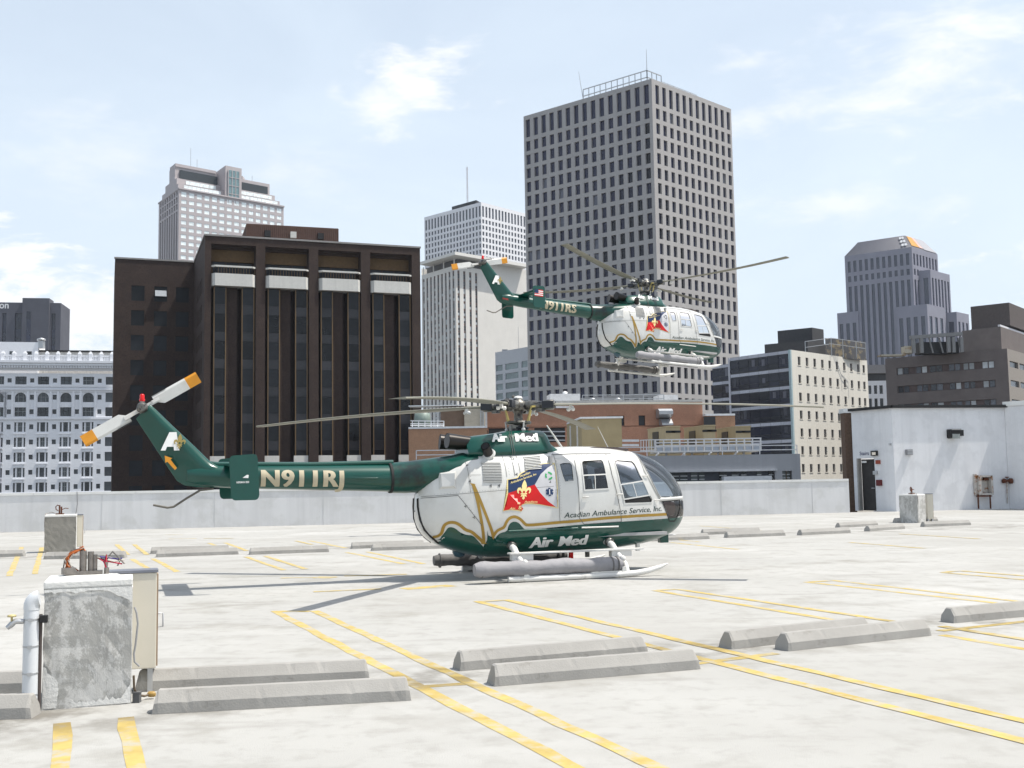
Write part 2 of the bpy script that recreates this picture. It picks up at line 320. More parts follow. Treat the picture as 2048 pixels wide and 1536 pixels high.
# ------------------------------------------------------------------ buildings
def on_face(A, B, px, py):
    """(u, z) where the line of sight meets the upright plane through A and B"""
    d = ray(px, py); A = Vector(A[:2]); e = (Vector(B[:2])-A).normalized(); n = Vector((e.y, -e.x))
    t = n.dot(A)/(n.x*d.x+n.y*d.y); p = d*t; return (Vector((p.x, p.y))-A).dot(e), EYE+p.z
G = lambda name, c, r=.12, rand=.5, spec=.6: mat(name, c, rough=r, var=.25, scale=.8, rand=rand, spec=spec)
class Bld:
    def __init__(s, name, label, base, cat='building', group=None):
        s.root = empty(name, (base[0], base[1], GRD)); tag(s.root, label, cat, group); s.o = Vector((base[0], base[1], GRD)); s.m = {}; s.w = []
    def mb(s, part, m):
        if (part, m.name) not in s.m: s.m[(part, m.name)] = (MB(), m)
        return s.m[(part, m.name)][0]
    def face(s, A, B, z0, z1, m, us=(), vs=(), dep=.4, win=None, wname='window', skip=None, part='wall'):
        A, B = Vector(A[:2]), Vector(B[:2]); L = (B-A).length; e = (B-A)/L; n = Vector((e.y, -e.x)); mb = s.mb(part, m)
        U = [0]+[x for q in us for x in q]+[L]; V = [z0]+[x for q in vs for x in q]+[z1]
        P = lambda u, z, d=0: (*(A+e*u-n*d), z)
        if not us or not vs: mb.quad(P(0, z0), P(L, z0), P(L, z1), P(0, z1)); return
        for j in range(len(V)-1):
            if j % 2 == 0: mb.quad(P(0, V[j]), P(L, V[j]), P(L, V[j+1]), P(0, V[j+1])); continue
            for i in range(len(U)-1):
                a, b, c, d = U[i], U[i+1], V[j], V[j+1]
                if i % 2 == 1 and not (skip and skip(i//2, j//2)):
                    mb.quad(P(a, c), P(b, c), P(b, c, dep), P(a, c, dep)); mb.quad(P(a, d, dep), P(b, d, dep), P(b, d), P(a, d))
                    mb.quad(P(a, c), P(a, c, dep), P(a, d, dep), P(a, d)); mb.quad(P(b, c, dep), P(b, c), P(b, d), P(b, d, dep))
                    if win: s.w.append(((*(A+e*((a+b)/2)-n*(dep-.04)), (c+d)/2), b-a, d-c, math.atan2(e.y, e.x), random.choice(win) if isinstance(win, list) else win, wname))
                elif b-a > 1e-4: mb.quad(P(a, c), P(b, c), P(b, d), P(a, d))
    def box4(s, C, L, Rr, z0, z1, m, roof=None, faces=(1, 1)):
        """plain upright block from its near corner and the two corners beside it"""
        C, L, Rr = Vector(C[:2]), Vector(L[:2]), Vector(Rr[:2]); K = L+Rr-C
        if faces[0]: s.face(L, C, z0, z1, m)
        if faces[1]: s.face(C, Rr, z0, z1, m)
        s.face(Rr, K, z0, z1, m); s.face(K, L, z0, z1, m)
        s.mb('roof', roof or m).quad((*L, z1), (*C, z1), (*Rr, z1), (*K, z1)); return K
    def finish(s, limit=290):
        for (part, _), (mb, m) in s.m.items():
            mb.v = [tuple(Vector(v)-s.o) for v in mb.v]; mb.build(part, m, s.root, fix=False)
        cache = {}; rest = {}
        s.w.sort(key=lambda w: (Vector(w[0])-EYEP).length-(400 if w[0][2] > 0 else 0))
        cnt = {}
        for c, w, h, rz, m, nm in s.w:
            cnt[nm] = cnt.get(nm, 0)+1
            if cnt[nm] > limit or c[2] < -6: rest.setdefault((nm, m.name), (MB(), m))[0].box(Vector(c)-s.o, (w, .06, h), rz); continue
            k = (round(w, 2), round(h, 2), m.name)
            if k not in cache:
                b = MB().box((0, 0, 0), (w, .06, h)).build(nm, m, s.root, Vector(c)-s.o, rz, fix=False); cache[k] = b.data
            else: link(nm, cache[k], s.root, Vector(c)-s.o, rz)
        for (nm, _), (mb, m) in rest.items(): tag(mb.build(nm, m, s.root, fix=False), kind='stuff')
def spread(a, b, n, wf):
    """n openings with centres from a to b, each wf wide"""
    return [((a+(b-a)*i/max(1, n-1))-wf/2, (a+(b-a)*i/max(1, n-1))+wf/2) for i in range(n)]
def rail(mb, pts, z, h, step, t=.05, rails=2):
    for a, b in zip(pts[:-1], pts[1:]):
        a, b = Vector(a[:2]), Vector(b[:2]); n = max(1, int((b-a).length/step))
        for i in range(n+1): c = a.lerp(b, i/n); mb.bar((*c, z), (*c, z+h), t)
        for k in range(rails): zz = z+h*(k+1)/rails; mb.bar((*a, zz), (*b, zz), t)
roofm = mat('roof_gravel', (.3, .29, .27), rough=.95, var=.15)

# --- grey concrete tower with square punched windows
Mtw = mat('tower_concrete', (.36, .345, .335), rough=.85, var=.06, scale=.25, streak=.05)
C3 = at(1303, 157, 270); zt = C3.z; L3 = gnd(1047, 233, zt); R3 = gnd(1462, 218, zt)
B = Bld('office_tower', 'tall grey concrete office tower with a grid of square windows behind the hovering helicopter', C3)
K3 = L3.xy+R3.xy-C3.xy
ul0, _ = on_face(L3, C3, 1055.7, 260); ul1, _ = on_face(L3, C3, 1292.5, 190); ur0, _ = on_face(C3, R3, 1314.6, 190); ur1, _ = on_face(C3, R3, 1456.8, 244)
zz = lambda y: on_face(L3, C3, 1292.5, y)[1]
top = (zz(208), zz(169.5)); r1b, r1t = zz(238.2), zz(216.8); sp = (zz(216.8)-zz(216.8+30.15*9))/9
rows = [(r1b-sp*k, r1t-sp*k) for k in range(27)][::-1]+[top]
gt = [G('tower_glass', (.012, .013, .03), .12, .9, .3)]*20+[G('tower_blind', (.10, .105, .13), .4, .5, .3)]
spl = (ul1-ul0)/14; spr = (ur1-ur0)/11
B.face(L3, C3, GRD, zt, Mtw, spread(ul0, ul1, 15, spl*.55), rows, .55, gt)
B.face(C3, R3, GRD, zt, Mtw, spread(ur0, ur1, 12, spr*.52), rows, .55, gt)
B.face(R3, K3, GRD, zt, Mtw); B.face(K3, L3, GRD, zt, Mtw); B.mb('roof', roofm).quad((*L3.xy, zt-.6), (*C3.xy, zt-.6), (*R3.xy, zt-.6), (*K3, zt-.6))
dl = (L3.xy-C3.xy).normalized(); dr = (R3.xy-C3.xy).normalized()
mr = B.mb('railing', M_steel); M_rl = M_steel
q = [C3.xy+dl*(x)+dr*y for x, y in ((22.5, 1.2), (2.2, 1.2), (2.2, 7), (2.2, 22))]
rail(mr, q[:2], zt-.6, 3.6, 1.75, .22, 2); rail(mr, q[1:3], zt-.6, 3.6, 1.75, .22, 2); rail(mr, [q[2], q[3]], zt-.6, 2.1, 2.2, .12, 2)
c = q[1]; B.mb('antenna', M_steel).tube([(*c, zt), (*c, zt+4), (*c, zt+8.5)], [.14, .09, .05], 6)
c = q[0]; B.mb('antenna', M_steel).tube([(*c, zt), (c.x-.7, c.y, zt+5), (c.x-1.1, c.y, zt+8)], [.1, .07, .05], 6)
B.finish()

# --- white gridded tower farther back with a lattice mast
Mwt = mat('white_tower_stone', (.70, .70, .72), rough=.8, var=.04)
C_ = at(962, 404, 650); zt = C_.z; L_ = gnd(848.6, 434.8, zt); R_ = gnd(1049, 426.5, zt); dr = R_.xy-C_.xy; R2_ = C_.xy+dr*1.25
B = Bld('gridded_tower', 'distant white tower with a fine window grid and a tall thin roof mast', C_)
z_ = lambda y: on_face(L_, C_, 959, y)[1]; sp = (z_(440)-z_(440+12.2*6))/6
rows = [(z_(446)-sp*k-.2, z_(440)-sp*k+.4) for k in range(14)][::-1]+[(z_(433.5), z_(412))]
gw = G('grey_glass', (.05, .055, .07), .15)
LL = (C_.xy-L_.xy).length; LR = (R2_-C_.xy).length
B.face(L_, C_, GRD, zt, Mwt, spread(LL*.032, LL*.975, 18, LL/18*.56), rows, .5, gw); nR = 17
B.face(C_, R2_, GRD, zt, Mwt, spread(LR*.035, LR*.97, nR, LR/nR*.56), rows, .5, gw)
K_ = L_.xy+R2_-C_.xy; B.face(R2_, K_, GRD, zt, Mwt); B.face(K_, L_, GRD, zt, Mwt); B.mb('roof', roofm).quad((*L_.xy, zt-.3), (*C_.xy, zt-.3), (*R2_, zt-.3), (*K_, zt-.3))
a = C_.xy.lerp(L_.xy, .5); b = C_.xy.lerp(L_.xy, .08); c = C_.xy.lerp(R2_, .4)
B.mb('roof_edge_screen', M_black).prism([(*a,), (*b,), (b.x+6, b.y+14), (a.x+6, a.y+14)], zt, zt+2.0)
m0 = at(935, 404, 665); mm = B.mb('lattice_mast', mat('mast_paint', (.55, .5, .5)))
for dx, dy in ((-.5, -.5), (.5, -.5), (0, .6)): mm.bar((m0.x+dx, m0.y+dy, zt-1), (m0.x+dx*.5, m0.y+dy*.5, zt+26), .16)
for k in range(18): z0 = zt+k*1.45; mm.bar((m0.x-.5, m0.y-.5, z0), (m0.x+.5, m0.y-.5, z0+1.45), .1); mm.bar((m0.x+.5, m0.y-.5, z0), (m0.x, m0.y+.6, z0+1.45), .1); mm.bar((m0.x-.9, m0.y, z0), (m0.x+.9, m0.y, z0), .08) if k % 4 == 1 else 0
B.finish(0)

# --- striped tower with an overhanging roof slab
Mst = mat('striped_tower_stone', (.62, .60, .56), rough=.85, var=.05, scale=.2, streak=.05)
C_ = at(911, 516, 450); zf = C_.z; L_ = gnd(843, 537, zf); R_ = gnd(1056, 541, zf)
B = Bld('striped_tower', 'pale tower with narrow vertical window stripes, a blank side and an overhanging roof slab', C_)
K_ = L_.xy+R_.xy-C_.xy; LL = (C_.xy-L_.xy).length; LR = (R_.xy-C_.xy).length
u = [on_face(C_, R_, x, 640)[0] for x in (918.3, 929.9, 941.8, 953.6)]
B.face(L_, C_, GRD, zf-3, Mst, spread(LL*.06, LL*.93, 9, LL/9*.46), [(GRD+1, zf-5)], .5)
B.face(C_, R_, GRD, zf-3, Mst, [(x-.62, x+.62) for x in u], [(GRD+1, zf-5)], .5)
B.face(R_, K_, GRD, zf, Mst); B.face(K_, L_, GRD, zf, Mst)
gs = [G('stripe_glass', (.02, .022, .03)), G('stripe_pale_blind', (.33, .35, .36), .3), mat('stripe_spandrel', (.16, .09, .07), rough=.6, rand=.3)]
def stripes(A, Bb, us, wd):
    A, Bb = A.xy, Bb.xy; e = (Bb-A).normalized(); n = Vector((e.y, -e.x))
    for uu in us:
        z = zf-5.2; k = 0
        while z > -12:
            for hgt, mi in ((1.0, 2), (1.05, random.choice((0, 0, 1, 0))), (1.05, random.choice((0, 0, 1)))):
                c = A+e*uu-n*.42; B.w.append(((c.x, c.y, z-hgt/2), wd, hgt-.08, math.atan2(e.y, e.x), gs[mi], 'spandrel_panel' if mi == 2 else 'window')); z -= hgt
stripes(L_, C_, [(a+b)/2 for a, b in spread(LL*.06, LL*.93, 9, LL/9*.46)], LL/9*.46); stripes(C_, R_, u, 1.24)
out = .055
sl = [gnd(840, 524, zf+1.5).xy, gnd(910, 503, zf+1.5).xy, gnd(1058, 529, zf+1.5).xy]; k4 = sl[0]+sl[2]-sl[1]
ms = B.mb('roof_slab', mat('slab_white', (.66, .64, .6), var=.04)); ms.prism([tuple(p) for p in (sl[0], sl[1], sl[2], k4)], zf+.2, zf+1.5)
cen = (C_.xy+K_)/2; ins = [p.lerp(cen, .10) for p in (L_.xy, C_.xy, R_.xy, K_)]
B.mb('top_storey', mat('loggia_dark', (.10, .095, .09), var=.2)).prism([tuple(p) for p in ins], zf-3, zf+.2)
B.mb('roof', Mst).quad((*L_.xy, zf-3), (*C_.xy, zf-3), (*R_.xy, zf-3), (*K_, zf-3))
for i in range(4):
    p = L_.xy.lerp(C_.xy, .06+.3*i); B.mb('column', Mst).box((p.x, p.y, zf-1.4), (.5, .5, 3.2))
pb = C_.xy.lerp(R_.xy, .34); B.mb('blank_wall_top', Mst).prism([tuple(x) for x in (pb, R_.xy, R_.xy+Vector((.3, 3)), pb+Vector((.3, 3)))], zf-3, zf+.19)
B.finish(0)

# --- low pale office block at the foot of the tower
Mlo = mat('pale_office', (.48, .49, .51), rough=.85, var=.05)
R_ = at(1056, 693.5, 310); zt = R_.z; L_ = gnd(990.4, 705, zt)
B = Bld('pale_office_block', 'small pale grey office block with ribbon windows left of the concrete tower foot', L_)
o = lambda x, y: on_face(L_, R_, x, y)
us = [(o(991.8, 730)[0], o(1005, 730)[0]), (o(1010.5, 730)[0], o(1036.5, 730)[0]), (o(1043, 730)[0], o(1055, 730)[0])]
vs = [(o(992, 741-.0+18.9*k)[1]-.3, o(992, 731+18.9*k)[1]) for k in range(5)][::-1]
B.face(L_, R_, GRD, zt, Mlo, us, vs, .3, G('ribbon_glass', (.16, .20, .20), .2))
e = (R_.xy-L_.xy).normalized(); bk = Vector((-e.y, e.x))*18
B.face(L_.xy+bk, L_, GRD, zt, Mlo); B.face(R_, R_.xy+bk, GRD, zt, Mlo); B.mb('roof', roofm).quad((*L_.xy, zt-.2), (*R_.xy, zt-.2), (*(R_.xy+bk), zt-.2), (*(L_.xy+bk), zt-.2))
p = L_.xy.lerp(R_.xy, .3); B.mb('roof_vent', Mlo).box((p.x, p.y+2, zt+.2), (1.6, 1.2, .8)); p = L_.xy.lerp(R_.xy, .72); B.mb('antenna', M_steel).tube([(p.x, p.y+2, zt-.2), (p.x, p.y+2, zt+6.5)], .05, 5)
B.finish()

# --- dark brown brick hospital block with loggias
Mbr = mat('dark_brick', (.044, .028, .0215), rough=.85, var=.22, scale=.6, alt=(.028, .017, .015), altscale=7, bump=.2, bscale=8)
C_ = at(410, 471, 135); zt = C_.z; Rr = gnd(840, 496.5, zt); Lb = gnd(370, 524, zt)
B = Bld('brown_brick_block', 'dark brown brick block with four tall bays, white balconies and a ribbed penthouse', C_)
e = (Rr.xy-C_.xy).normalized(); n = Vector((e.y, -e.x)); Lb = C_.xy-n*((Lb.xy-C_.xy).length); LEN = (Rr.xy-C_.xy).length; ang = math.atan2(e.y, e.x)
PX = lambda x, y=600: on_face(C_, Rr, x, y)[0]; PZ = lambda x, y: on_face(C_, Rr, x, y)[1]
bays = [(PX(180+a/2.134, 560), PX(180+b/2.134, 560)) for a, b in ((517, 708), (748, 935), (975, 1157), (1196, 1374))]
DEP = 1.9; ztop_open = PZ(180+610/2.134, 280+447/2.134)
B.face(C_, Rr, GRD, zt, Mbr, bays, [(GRD+.5, ztop_open)], DEP)
w = on_face(Lb, C_, 400, 600)
# left flank: columns of narrow windows
ff = [(x*(Lb-C_.xy).length, x*(Lb-C_.xy).length+.9) for x in (.30, .40, .50, .61, .73)]
zr = [zt-4.6-3.42*k for k in range(16)]
gb = G('bronze_glass', (.008, .009, .011), .15, .5, .25); gdk = G('dim_glass', (.012, .014, .017), .35, .5, .25)
B.face(Lb, C_, GRD, zt, Mbr, ff, [(z-2.0, z) for z in zr if z-2 > GRD+1][::-1], .2, gdk)
KK = Lb+e*LEN; B.face(Rr, KK, GRD, zt, Mbr); B.face(KK, Lb, GRD, zt, Mbr); B.mb('roof', roofm).quad((*C_.xy, zt-.3), (*Rr.xy, zt-.3), (*KK, zt-.3), (*Lb, zt-.3))
p_ = lambda u, d: C_.xy+e*u-n*d
B.mb('roof_cap', mat('grey_flashing', (.25, .24, .23))).prism([tuple(p_(-.1, -.1)), tuple(p_(LEN+.1, -.1)), tuple(p_(LEN+.1, .35)), tuple(p_(-.1, .35))], zt+.003, zt+.22)
B.mb('roof_cap', mat('grey_flashing', (.25, .24, .23))).prism([tuple(p_(-.1, .36)), tuple(p_(.3, .36)), tuple(p_(.3, (Lb-C_.xy).length)), tuple(p_(-.1, (Lb-C_.xy).length))], zt+.003, zt+.22)
Mtan = mat('tan_soffit', (.10, .06, .025), rough=.8, var=.2); Mbal = mat('balcony_concrete', (.60, .59, .55), rough=.85, var=.05, streak=.15); Mgold = mat('bronze_trim', (.15, .095, .045), rough=.5, metal=.3)
zb0, zb1, zrl = PZ(470, 573), PZ(470, 548.5), PZ(470, 534)          # balcony band and hand rail
for a, b in bays:
    W = b-a
    B.mb('bay_back_wall', Mbr).quad((*p_(a, DEP), GRD), (*p_(b, DEP), GRD), (*p_(b, DEP), ztop_open), (*p_(a, DEP), ztop_open))
    B.mb('loggia_panel', Mtan).box((*p_(a+W/2, DEP-.2), ztop_open-1.12), (W-.06, .3, 1.6), ang)
    B.mb('loggia_beam', Mbr).box((*p_(a+W/2, DEP-.5), ztop_open-.2), (W-.06, .5, .4), ang)
    for k in range(3): B.w.append(((*p_(a+W*(.2+.3*k), DEP-.1), ztop_open-2.9), W*.27, 1.9, ang, gdk, 'window'))
    poly = [(a+.01, .25), (a+.45, -.35), (b-.45, -.35), (b-.01, .25), (b-.01, DEP-.02), (a+.01, DEP-.02)]
    bo = MB(); bo.prism([tuple(p_(*q)-B.o.xy) for q in poly], zb0-GRD, zb1-GRD); bo.build('balcony', Mbal, B.root, fix=False)
    mr = B.mb('balcony_railing', Mgold); rp = [p_(*q) for q in ((a+.1, .25), (a+.5, -.22), (b-.5, -.22), (b-.1, .25))]
    rail(mr, rp, zb1, zrl-zb1, .34, .05, 1)
    cap = B.mb('balcony_rail_cap', Mbal)
    for s0, s1 in zip(rp[:-1], rp[1:]): cap.bar((*s0, zrl), (*s1, zrl), .3, .2)
    for f0, f1 in ((.075, .335), (.70, .965)):                       # two projecting glass bays with bronze edges
        u0_, u1_ = a+W*f0, a+W*f1; z = zb0-.02; k = 0
        B.mb('bay_side', M_black).prism([tuple(p_(*q)) for q in ((u0_, .45), (u1_, .45), (u1_, DEP), (u0_, DEP))], GRD, zb0-.02)
        while z > GRD+3:
            for hh, mm_ in ((2.25, gb), (1.17, mat('bronze_spandrel', (.02, .019, .022), rough=.2, rand=.3))):
                B.w.append(((*p_((u0_+u1_)/2, .40), z-hh/2), u1_-u0_-.06, hh-.05, ang, mm_, 'window' if hh > 2 else 'spandrel_panel')); z -= hh
        for uu in (u0_, u1_): B.mb('bay_edge_trim', Mgold).box((*p_(uu, .39), (zb0+GRD)/2), (.13, .16, zb0-GRD-.1), ang)
    B.mb('bay_pier', Mbr).prism([tuple(p_(*q)) for q in ((a+W*.35, .9), (a+W*.60, .9), (a+W*.60, DEP), (a+W*.35, DEP))], GRD, zb0-.03)
    for f0, f1 in ((.0, .335), (.66, .99)):
        bo = MB(); bo.box(Vector((*p_(a+W*(f0+f1)/2, .36), PZ(500, 919)))-B.o, (W*(f1-f0)*.98, .3, .9), ang); bo.build('bay_foot', Mbal, B.root, fix=False)
# penthouse of ribbed metal
Mrib = mat('ribbed_metal', (.115, .062, .045), rough=.6, var=.12); zp = PZ(494, 449)
pa, pb_ = gnd(494, 447, zp+.6).xy, gnd(676, 457, zp+.6).xy; ea = (pb_-pa).normalized(); nb = Vector((-ea.y, ea.x)); zp = zp+.6
B.mb('penthouse', Mrib).prism([tuple(x) for x in (pa, pb_, pb_+nb*9, pa+nb*9)], zt-.3, zp)
mm_ = B.mb('penthouse_rib', Mrib); N = 46
for i in range(N+1): c = pa.lerp(pb_, i/N)-nb*.05; mm_.box((*c, (zt+zp)/2), (.13, .1, zp-zt-.1), math.atan2(ea.y, ea.x))
for i in range(16): c = pa.lerp(pa+nb*9, i/16)-ea*.05; mm_.box((*c, (zt+zp)/2), (.1, .13, zp-zt-.1), math.atan2(ea.y, ea.x))
for x, m_ in ((534, M_black), (585, Mbal), (640, M_black)):
    f = (x-494)/(676-494); c = pa.lerp(pb_, f)-nb*.28; bo = MB(); bo.box(Vector((*c, zp-1.25))-B.o, (.75, .45, .8), math.atan2(ea.y, ea.x)); bo.build('floodlight', m_, B.root, fix=False)
# left wing
W0 = gnd(230, 519, zt).xy; wl_ = (Lb-W0).dot(e); W0 = Lb-e*wl_; Wb = W0-n*18
cols = [(wl_*f-.85, wl_*f+.85) for f in (.29, .575, .85)]
B.face(W0, Lb, GRD, zt, Mbr, cols, [(z-2.1, z) for z in [zt-3.6-3.42*k for k in range(15)] if z-2.1 > GRD+1][::-1], .22, gdk)
B.face(Wb, W0, GRD, zt, Mbr); B.mb('roof', roofm).quad((*W0, zt-.3), (*Lb, zt-.3), (*(Lb-n*18), zt-.3), (*Wb, zt-.3))
fl = B.mb('roof_cap', mat('grey_flashing', (.25, .24, .23)))
fl.prism([tuple(x) for x in (W0+n*.1-e*.1, Lb+n*.1-e*.15, Lb-n*.3-e*.15, W0-n*.3-e*.1)], zt+.003, zt+.22)
B.face(Lb-n*18, Wb, GRD, zt, Mbr)
# pushed-out window sash
c = W0.lerp(Lb, .575)+n*.25; bo = MB(); m4 = Matrix.Translation(Vector((*c, zt-4.6))-B.o) @ Matrix.Rotation(ang, 4, 'Z') @ Matrix.Rotation(R(-35), 4, 'X'); bo.box((0, 0, 0), (1.5, .06, 1.1), 0, m4); bo.build('open_sash', mat('pale_pane', (.28, .3, .32), rough=.15), B.root)
B.finish()

# --- pink granite tower with a stepped crown
Mpk = mat('pink_granite', (.41, .37, .37), rough=.7, var=.05, scale=.3); Mpale = G('pale_reflect_pane', (.74, .80, .80), .25, .08); Mcr = mat('crown_louvre', (.022, .03, .035), rough=.5, var=.2)  # pane colour is pale for blinds and for sky reflection painted in
C_ = at(358, 376.6, 560); z1 = C_.z; Rr = gnd(567.3, 413.3, z1); Lf = gnd(317.6, 406.7, z1)
B = Bld('stepped_crown_tower', 'distant pink granite tower with pale windows, stepped shoulders and a glazed gable bay', C_)
ea = Rr.xy-C_.xy; eb = Lf.xy-C_.xy; LA, LB = ea.length, eb.length; Q = lambda a, b: C_.xy+ea*a+eb*b
zz = lambda y: on_face(C_, Rr, 367.8, y)[1]; fl_ = (zz(400)-zz(400+13.8*5))/5; gd = G('navy_glass', (.02, .03, .04), .1)
r_top = (zz(393.5), zz(384)); rows = [(zz(407.5)-fl_*k, zz(400)-fl_*k) for k in range(24)][::-1]+[r_top]
B.face(C_, Rr, GRD, z1, Mpk, spread(LA*.045, LA*.955, 14, LA/14*.66), rows, .22, Mpale)
B.face(Lf, C_, GRD, z1, Mpk, spread(LB*.1, LB*.9, 8, LB/8*.5), [(GRD+2, z1-11.5), (z1-10.5, z1-7.6), (z1-6.8, z1-3.9), (z1-3.2, z1-.8)], .6, gd)
B.face(Rr, Q(1, 1), GRD, z1, Mpk); B.face(Q(1, 1), Lf, GRD, z1, Mpk)
def tier(a0, a1, b0, b1, zlo, zhi, m, part='wall'):
    if part == 'louvre_band': part = part; bo = MB(); bo.prism([tuple(Q(*q)-B.o.xy) for q in ((a0, b0), (a1, b0), (a1, b1), (a0, b1))], zlo-GRD, zhi-GRD); bo.build(part, m, B.root, fix=False); return
    B.mb(part, m).prism([tuple(Q(*q)) for q in ((a0, b0), (a1, b0), (a1, b1), (a0, b1))], zlo, zhi)
h1 = zz(362)-zz(376.6)
tier(.012, .985, .10, .90, z1-.5, z1+3.6, Mpk); tier(.02, .965, .22, .78, z1+3.6, z1+7.6, Mpk); tier(.03, .945, .36, .64, z1+7.6, z1+15.2, Mpk)
tier(-.005, 1.005, -.02, 1.02, z1-.4, z1+.35, Mpk, 'cornice')
for (a0, a1, b, zlo) in ((.06, .40, .10, z1+1.4), (.60, .96, .10, z1+1.4), (.10, .38, .22, z1+5.2), (.60, .93, .22, z1+5.2)):
    N = 9
    for i in range(N):
        p = Q(a0+(a1-a0)*(i+.5)/N, b-.012); B.w.append(((*p, zlo+.7), LA*(a1-a0)/N*.96, 1.9, math.atan2(ea.y, ea.x), Mpale, 'window'))
tier(.07, .42, .335, .36, z1+8.6, z1+13.6, Mcr, 'louvre_band'); tier(.6, .92, .335, .36, z1+8.6, z1+13.2, Mcr, 'louvre_band')
tier(.43, .585, .02, .5, z1-4, z1+17.2, Mpk, 'gable_bay'); tier(.455, .56, .005, .03, z1-3, z1+15, G('gable_glass', (.10, .16, .17), .15), 'gable_window')
tier(.03, .41, .345, .62, z1+15.2, z1+16.8, Mpk, 'parapet')
for i in range(4): p = Q(.455+.105*i/3, .004); B.mb('gable_mullion', Mpk).box((*p, z1+6), (.35, .3, 18), math.atan2(ea.y, ea.x))
for i in range(3): p0_, p1_ = Q(.455, .003), Q(.56, .003); B.mb('gable_mullion', Mpk).bar((*p0_, z1+2+4.5*i), (*p1_, z1+2+4.5*i), .3)
for i, (a, h) in enumerate(((.2, 15), (.26, 8), (.55, 5), (.8, 4))): p = Q(a, .5); B.mb('antenna', M_steel).tube([(*p, z1+14), (*p, z1+16.5+h*.8)], .12, 5)
p = Q(.66, .5); B.mb('roof_plant', Mpk).box((*p, z1+16.2), (6, 5, 2.4))
B.finish()

# --- white ornate hotel
Mho = mat('hotel_terracotta', (.73, .74, .77), rough=.8, var=.04, streak=.05); gh = G('hotel_glass', (.03, .035, .04), .15, .8); Mfr = mat('hotel_sash', (.03, .035, .035))
Lh = at(-140, 746, 232); zc = Lh.z; Rh = gnd(235, 748, zc); e = (Rh.xy-Lh.xy).normalized(); n = Vector((e.y, -e.x)); hz = math.atan2(e.y, e.x)
B = Bld('ornate_hotel', 'ornate white hotel facade with arched windows and a balustrade at the far left', Lh)
H = lambda x, y: on_face(Lh, Rh, x/3.657, 580+y/3.657); LH = (Rh.xy-Lh.xy).length; hp = lambda u, d: Lh.xy+e*u-n*d
zc = H(400, 610)[1]
bay = [H(x, 1000)[0] for x in (145-165.5*2, 145-165.5, -20, 145, 311, 478, 642, 808)]; sm_ = [H(x, 1000)[0] for x in (60-166*2, 60-166, 62, 228, 395, 560, 724)]
bw = H(150+83, 600)[0]-H(150, 600)[0]
low = [(H(100, y1)[1], H(100, y0)[1]) for y0, y1 in ((632, 692), (750, 820), (858, 925), (968, 1037), (1080, 1148), (1190, 1258), (1302, 1370), (1412, 1480))]
low += [(low[-1][0]-2.9*(k+1), low[-1][1]-2.9*(k+1)) for k in range(3)]
cuts = sorted([(b-bw*.5, b+bw*.5) for b in bay[1:]]+[(s-.42, s+.42) for s in sm_[1:]])
cuts = [c for c in cuts if c[0] > .1 and c[1] < LH-.1]
B.face(Lh, Rh, GRD, zc, Mho, cuts, low[::-1], .5, gh)
nR = len(low)
for b in bay[1:]:
    if not (bw < b < LH-bw): continue
    for k, (z0, z1_) in enumerate(low):
        if k == 1:                                  # arched head: spandrels left and right of the arch
            ah = MB(); r_ = bw/2; pts = [(b-r_, z1_), (b-r_, z1_-r_)]+[(b-r_*math.cos(t), z1_-r_+r_*math.sin(t)) for t in [i*math.pi/2/6 for i in range(1, 7)]]
            for sgn in (1, -1):
                pp = [(*hp(b+sgn*(x-b), .02), z) for x, z in pts]; ah.add(pp, [tuple(range(len(pp)))])
                ah.add([(*hp(b+sgn*(x-b), .5), z) for x, z in pts[1:]]+[(*hp(b+sgn*(x-b), .02), z) for x, z in pts[1:]], [(i, i+1, i+8, i+7) for i in range(6)])
            ah.v = [tuple(Vector(v)-B.o) for v in ah.v]; ah.build('arch_head', Mho, B.root)
        f = MB()
        if k >= 3:
            for s in (-1, 1): f.box((*(hp(b+s*bw*.27, .36)-B.o.xy), (z0+z1_)/2-GRD), (bw*.13, .3, z1_-z0), hz)
            f.build('window_pier', Mho, B.root, fix=False); f = MB()
        for s in ((-.21, .21) if k < 3 else (-.16, 0, .16)): f.box((*(hp(b+s*bw, .40)-B.o.xy), (z0+z1_)/2-GRD), (.09, .08, z1_-z0), hz)
        f.box((*(hp(b, .395)-B.o.xy), (z0+z1_)/2-GRD+.1), (bw, .08, .08), hz); f.build('window_frame', mat('hotel_frame_grey', (.25, .27, .27)) if random.random() < .55 else Mfr, B.root, fix=False)
        if k >= 3: B.mb('sill_panel', Mho).box((*hp(b, -.12), z0-.45), (bw*1.04, .22, .25), hz); B.mb('sill_panel', Mho).box((*hp(b, -.06), z0-.85), (bw*.6, .12, .5), hz)
for sx in sm_[1:]:
    if not (1 < sx < LH-1): continue
    for z0, z1_ in low:
        hh = (z1_-z0)
        for zc_, h_ in ((z1_-hh*.11, hh*.22), (z0+hh*.13, hh*.26)): f = MB(); f.box((*(hp(sx, .22)-B.o.xy), zc_-GRD), (.86, .42, h_), hz); f.build('window_infill', Mho, B.root, fix=False)
for y, hh, d in ((700, .5, .3), (738, .35, .25), (728, .2, .5), (940, .45, .3), (1490, .3, .25)): B.mb('belt_course', Mho).box((*hp(LH/2, -d/2), H(300, y)[1]), (LH, d, hh), hz)
cor = B.mb('cornice', Mho); z0 = H(300, 590)[1]
for i, (dz, d) in enumerate(((0, .5), (.45, .9), (1.0, 1.6), (1.55, 1.9))): cor.box((*hp(LH/2, -d/2+.01*i), z0+dz+.25), (LH, d, .5), hz)
for i in range(70): cor.box((*hp(LH*(i+.5)/70, -.9), z0+.75), (.4, .9, .5), hz)
bal = B.mb('balustrade', Mho); bal.box((*hp(LH/2, -.6), z0+3.2), (LH, .5, .3), hz)
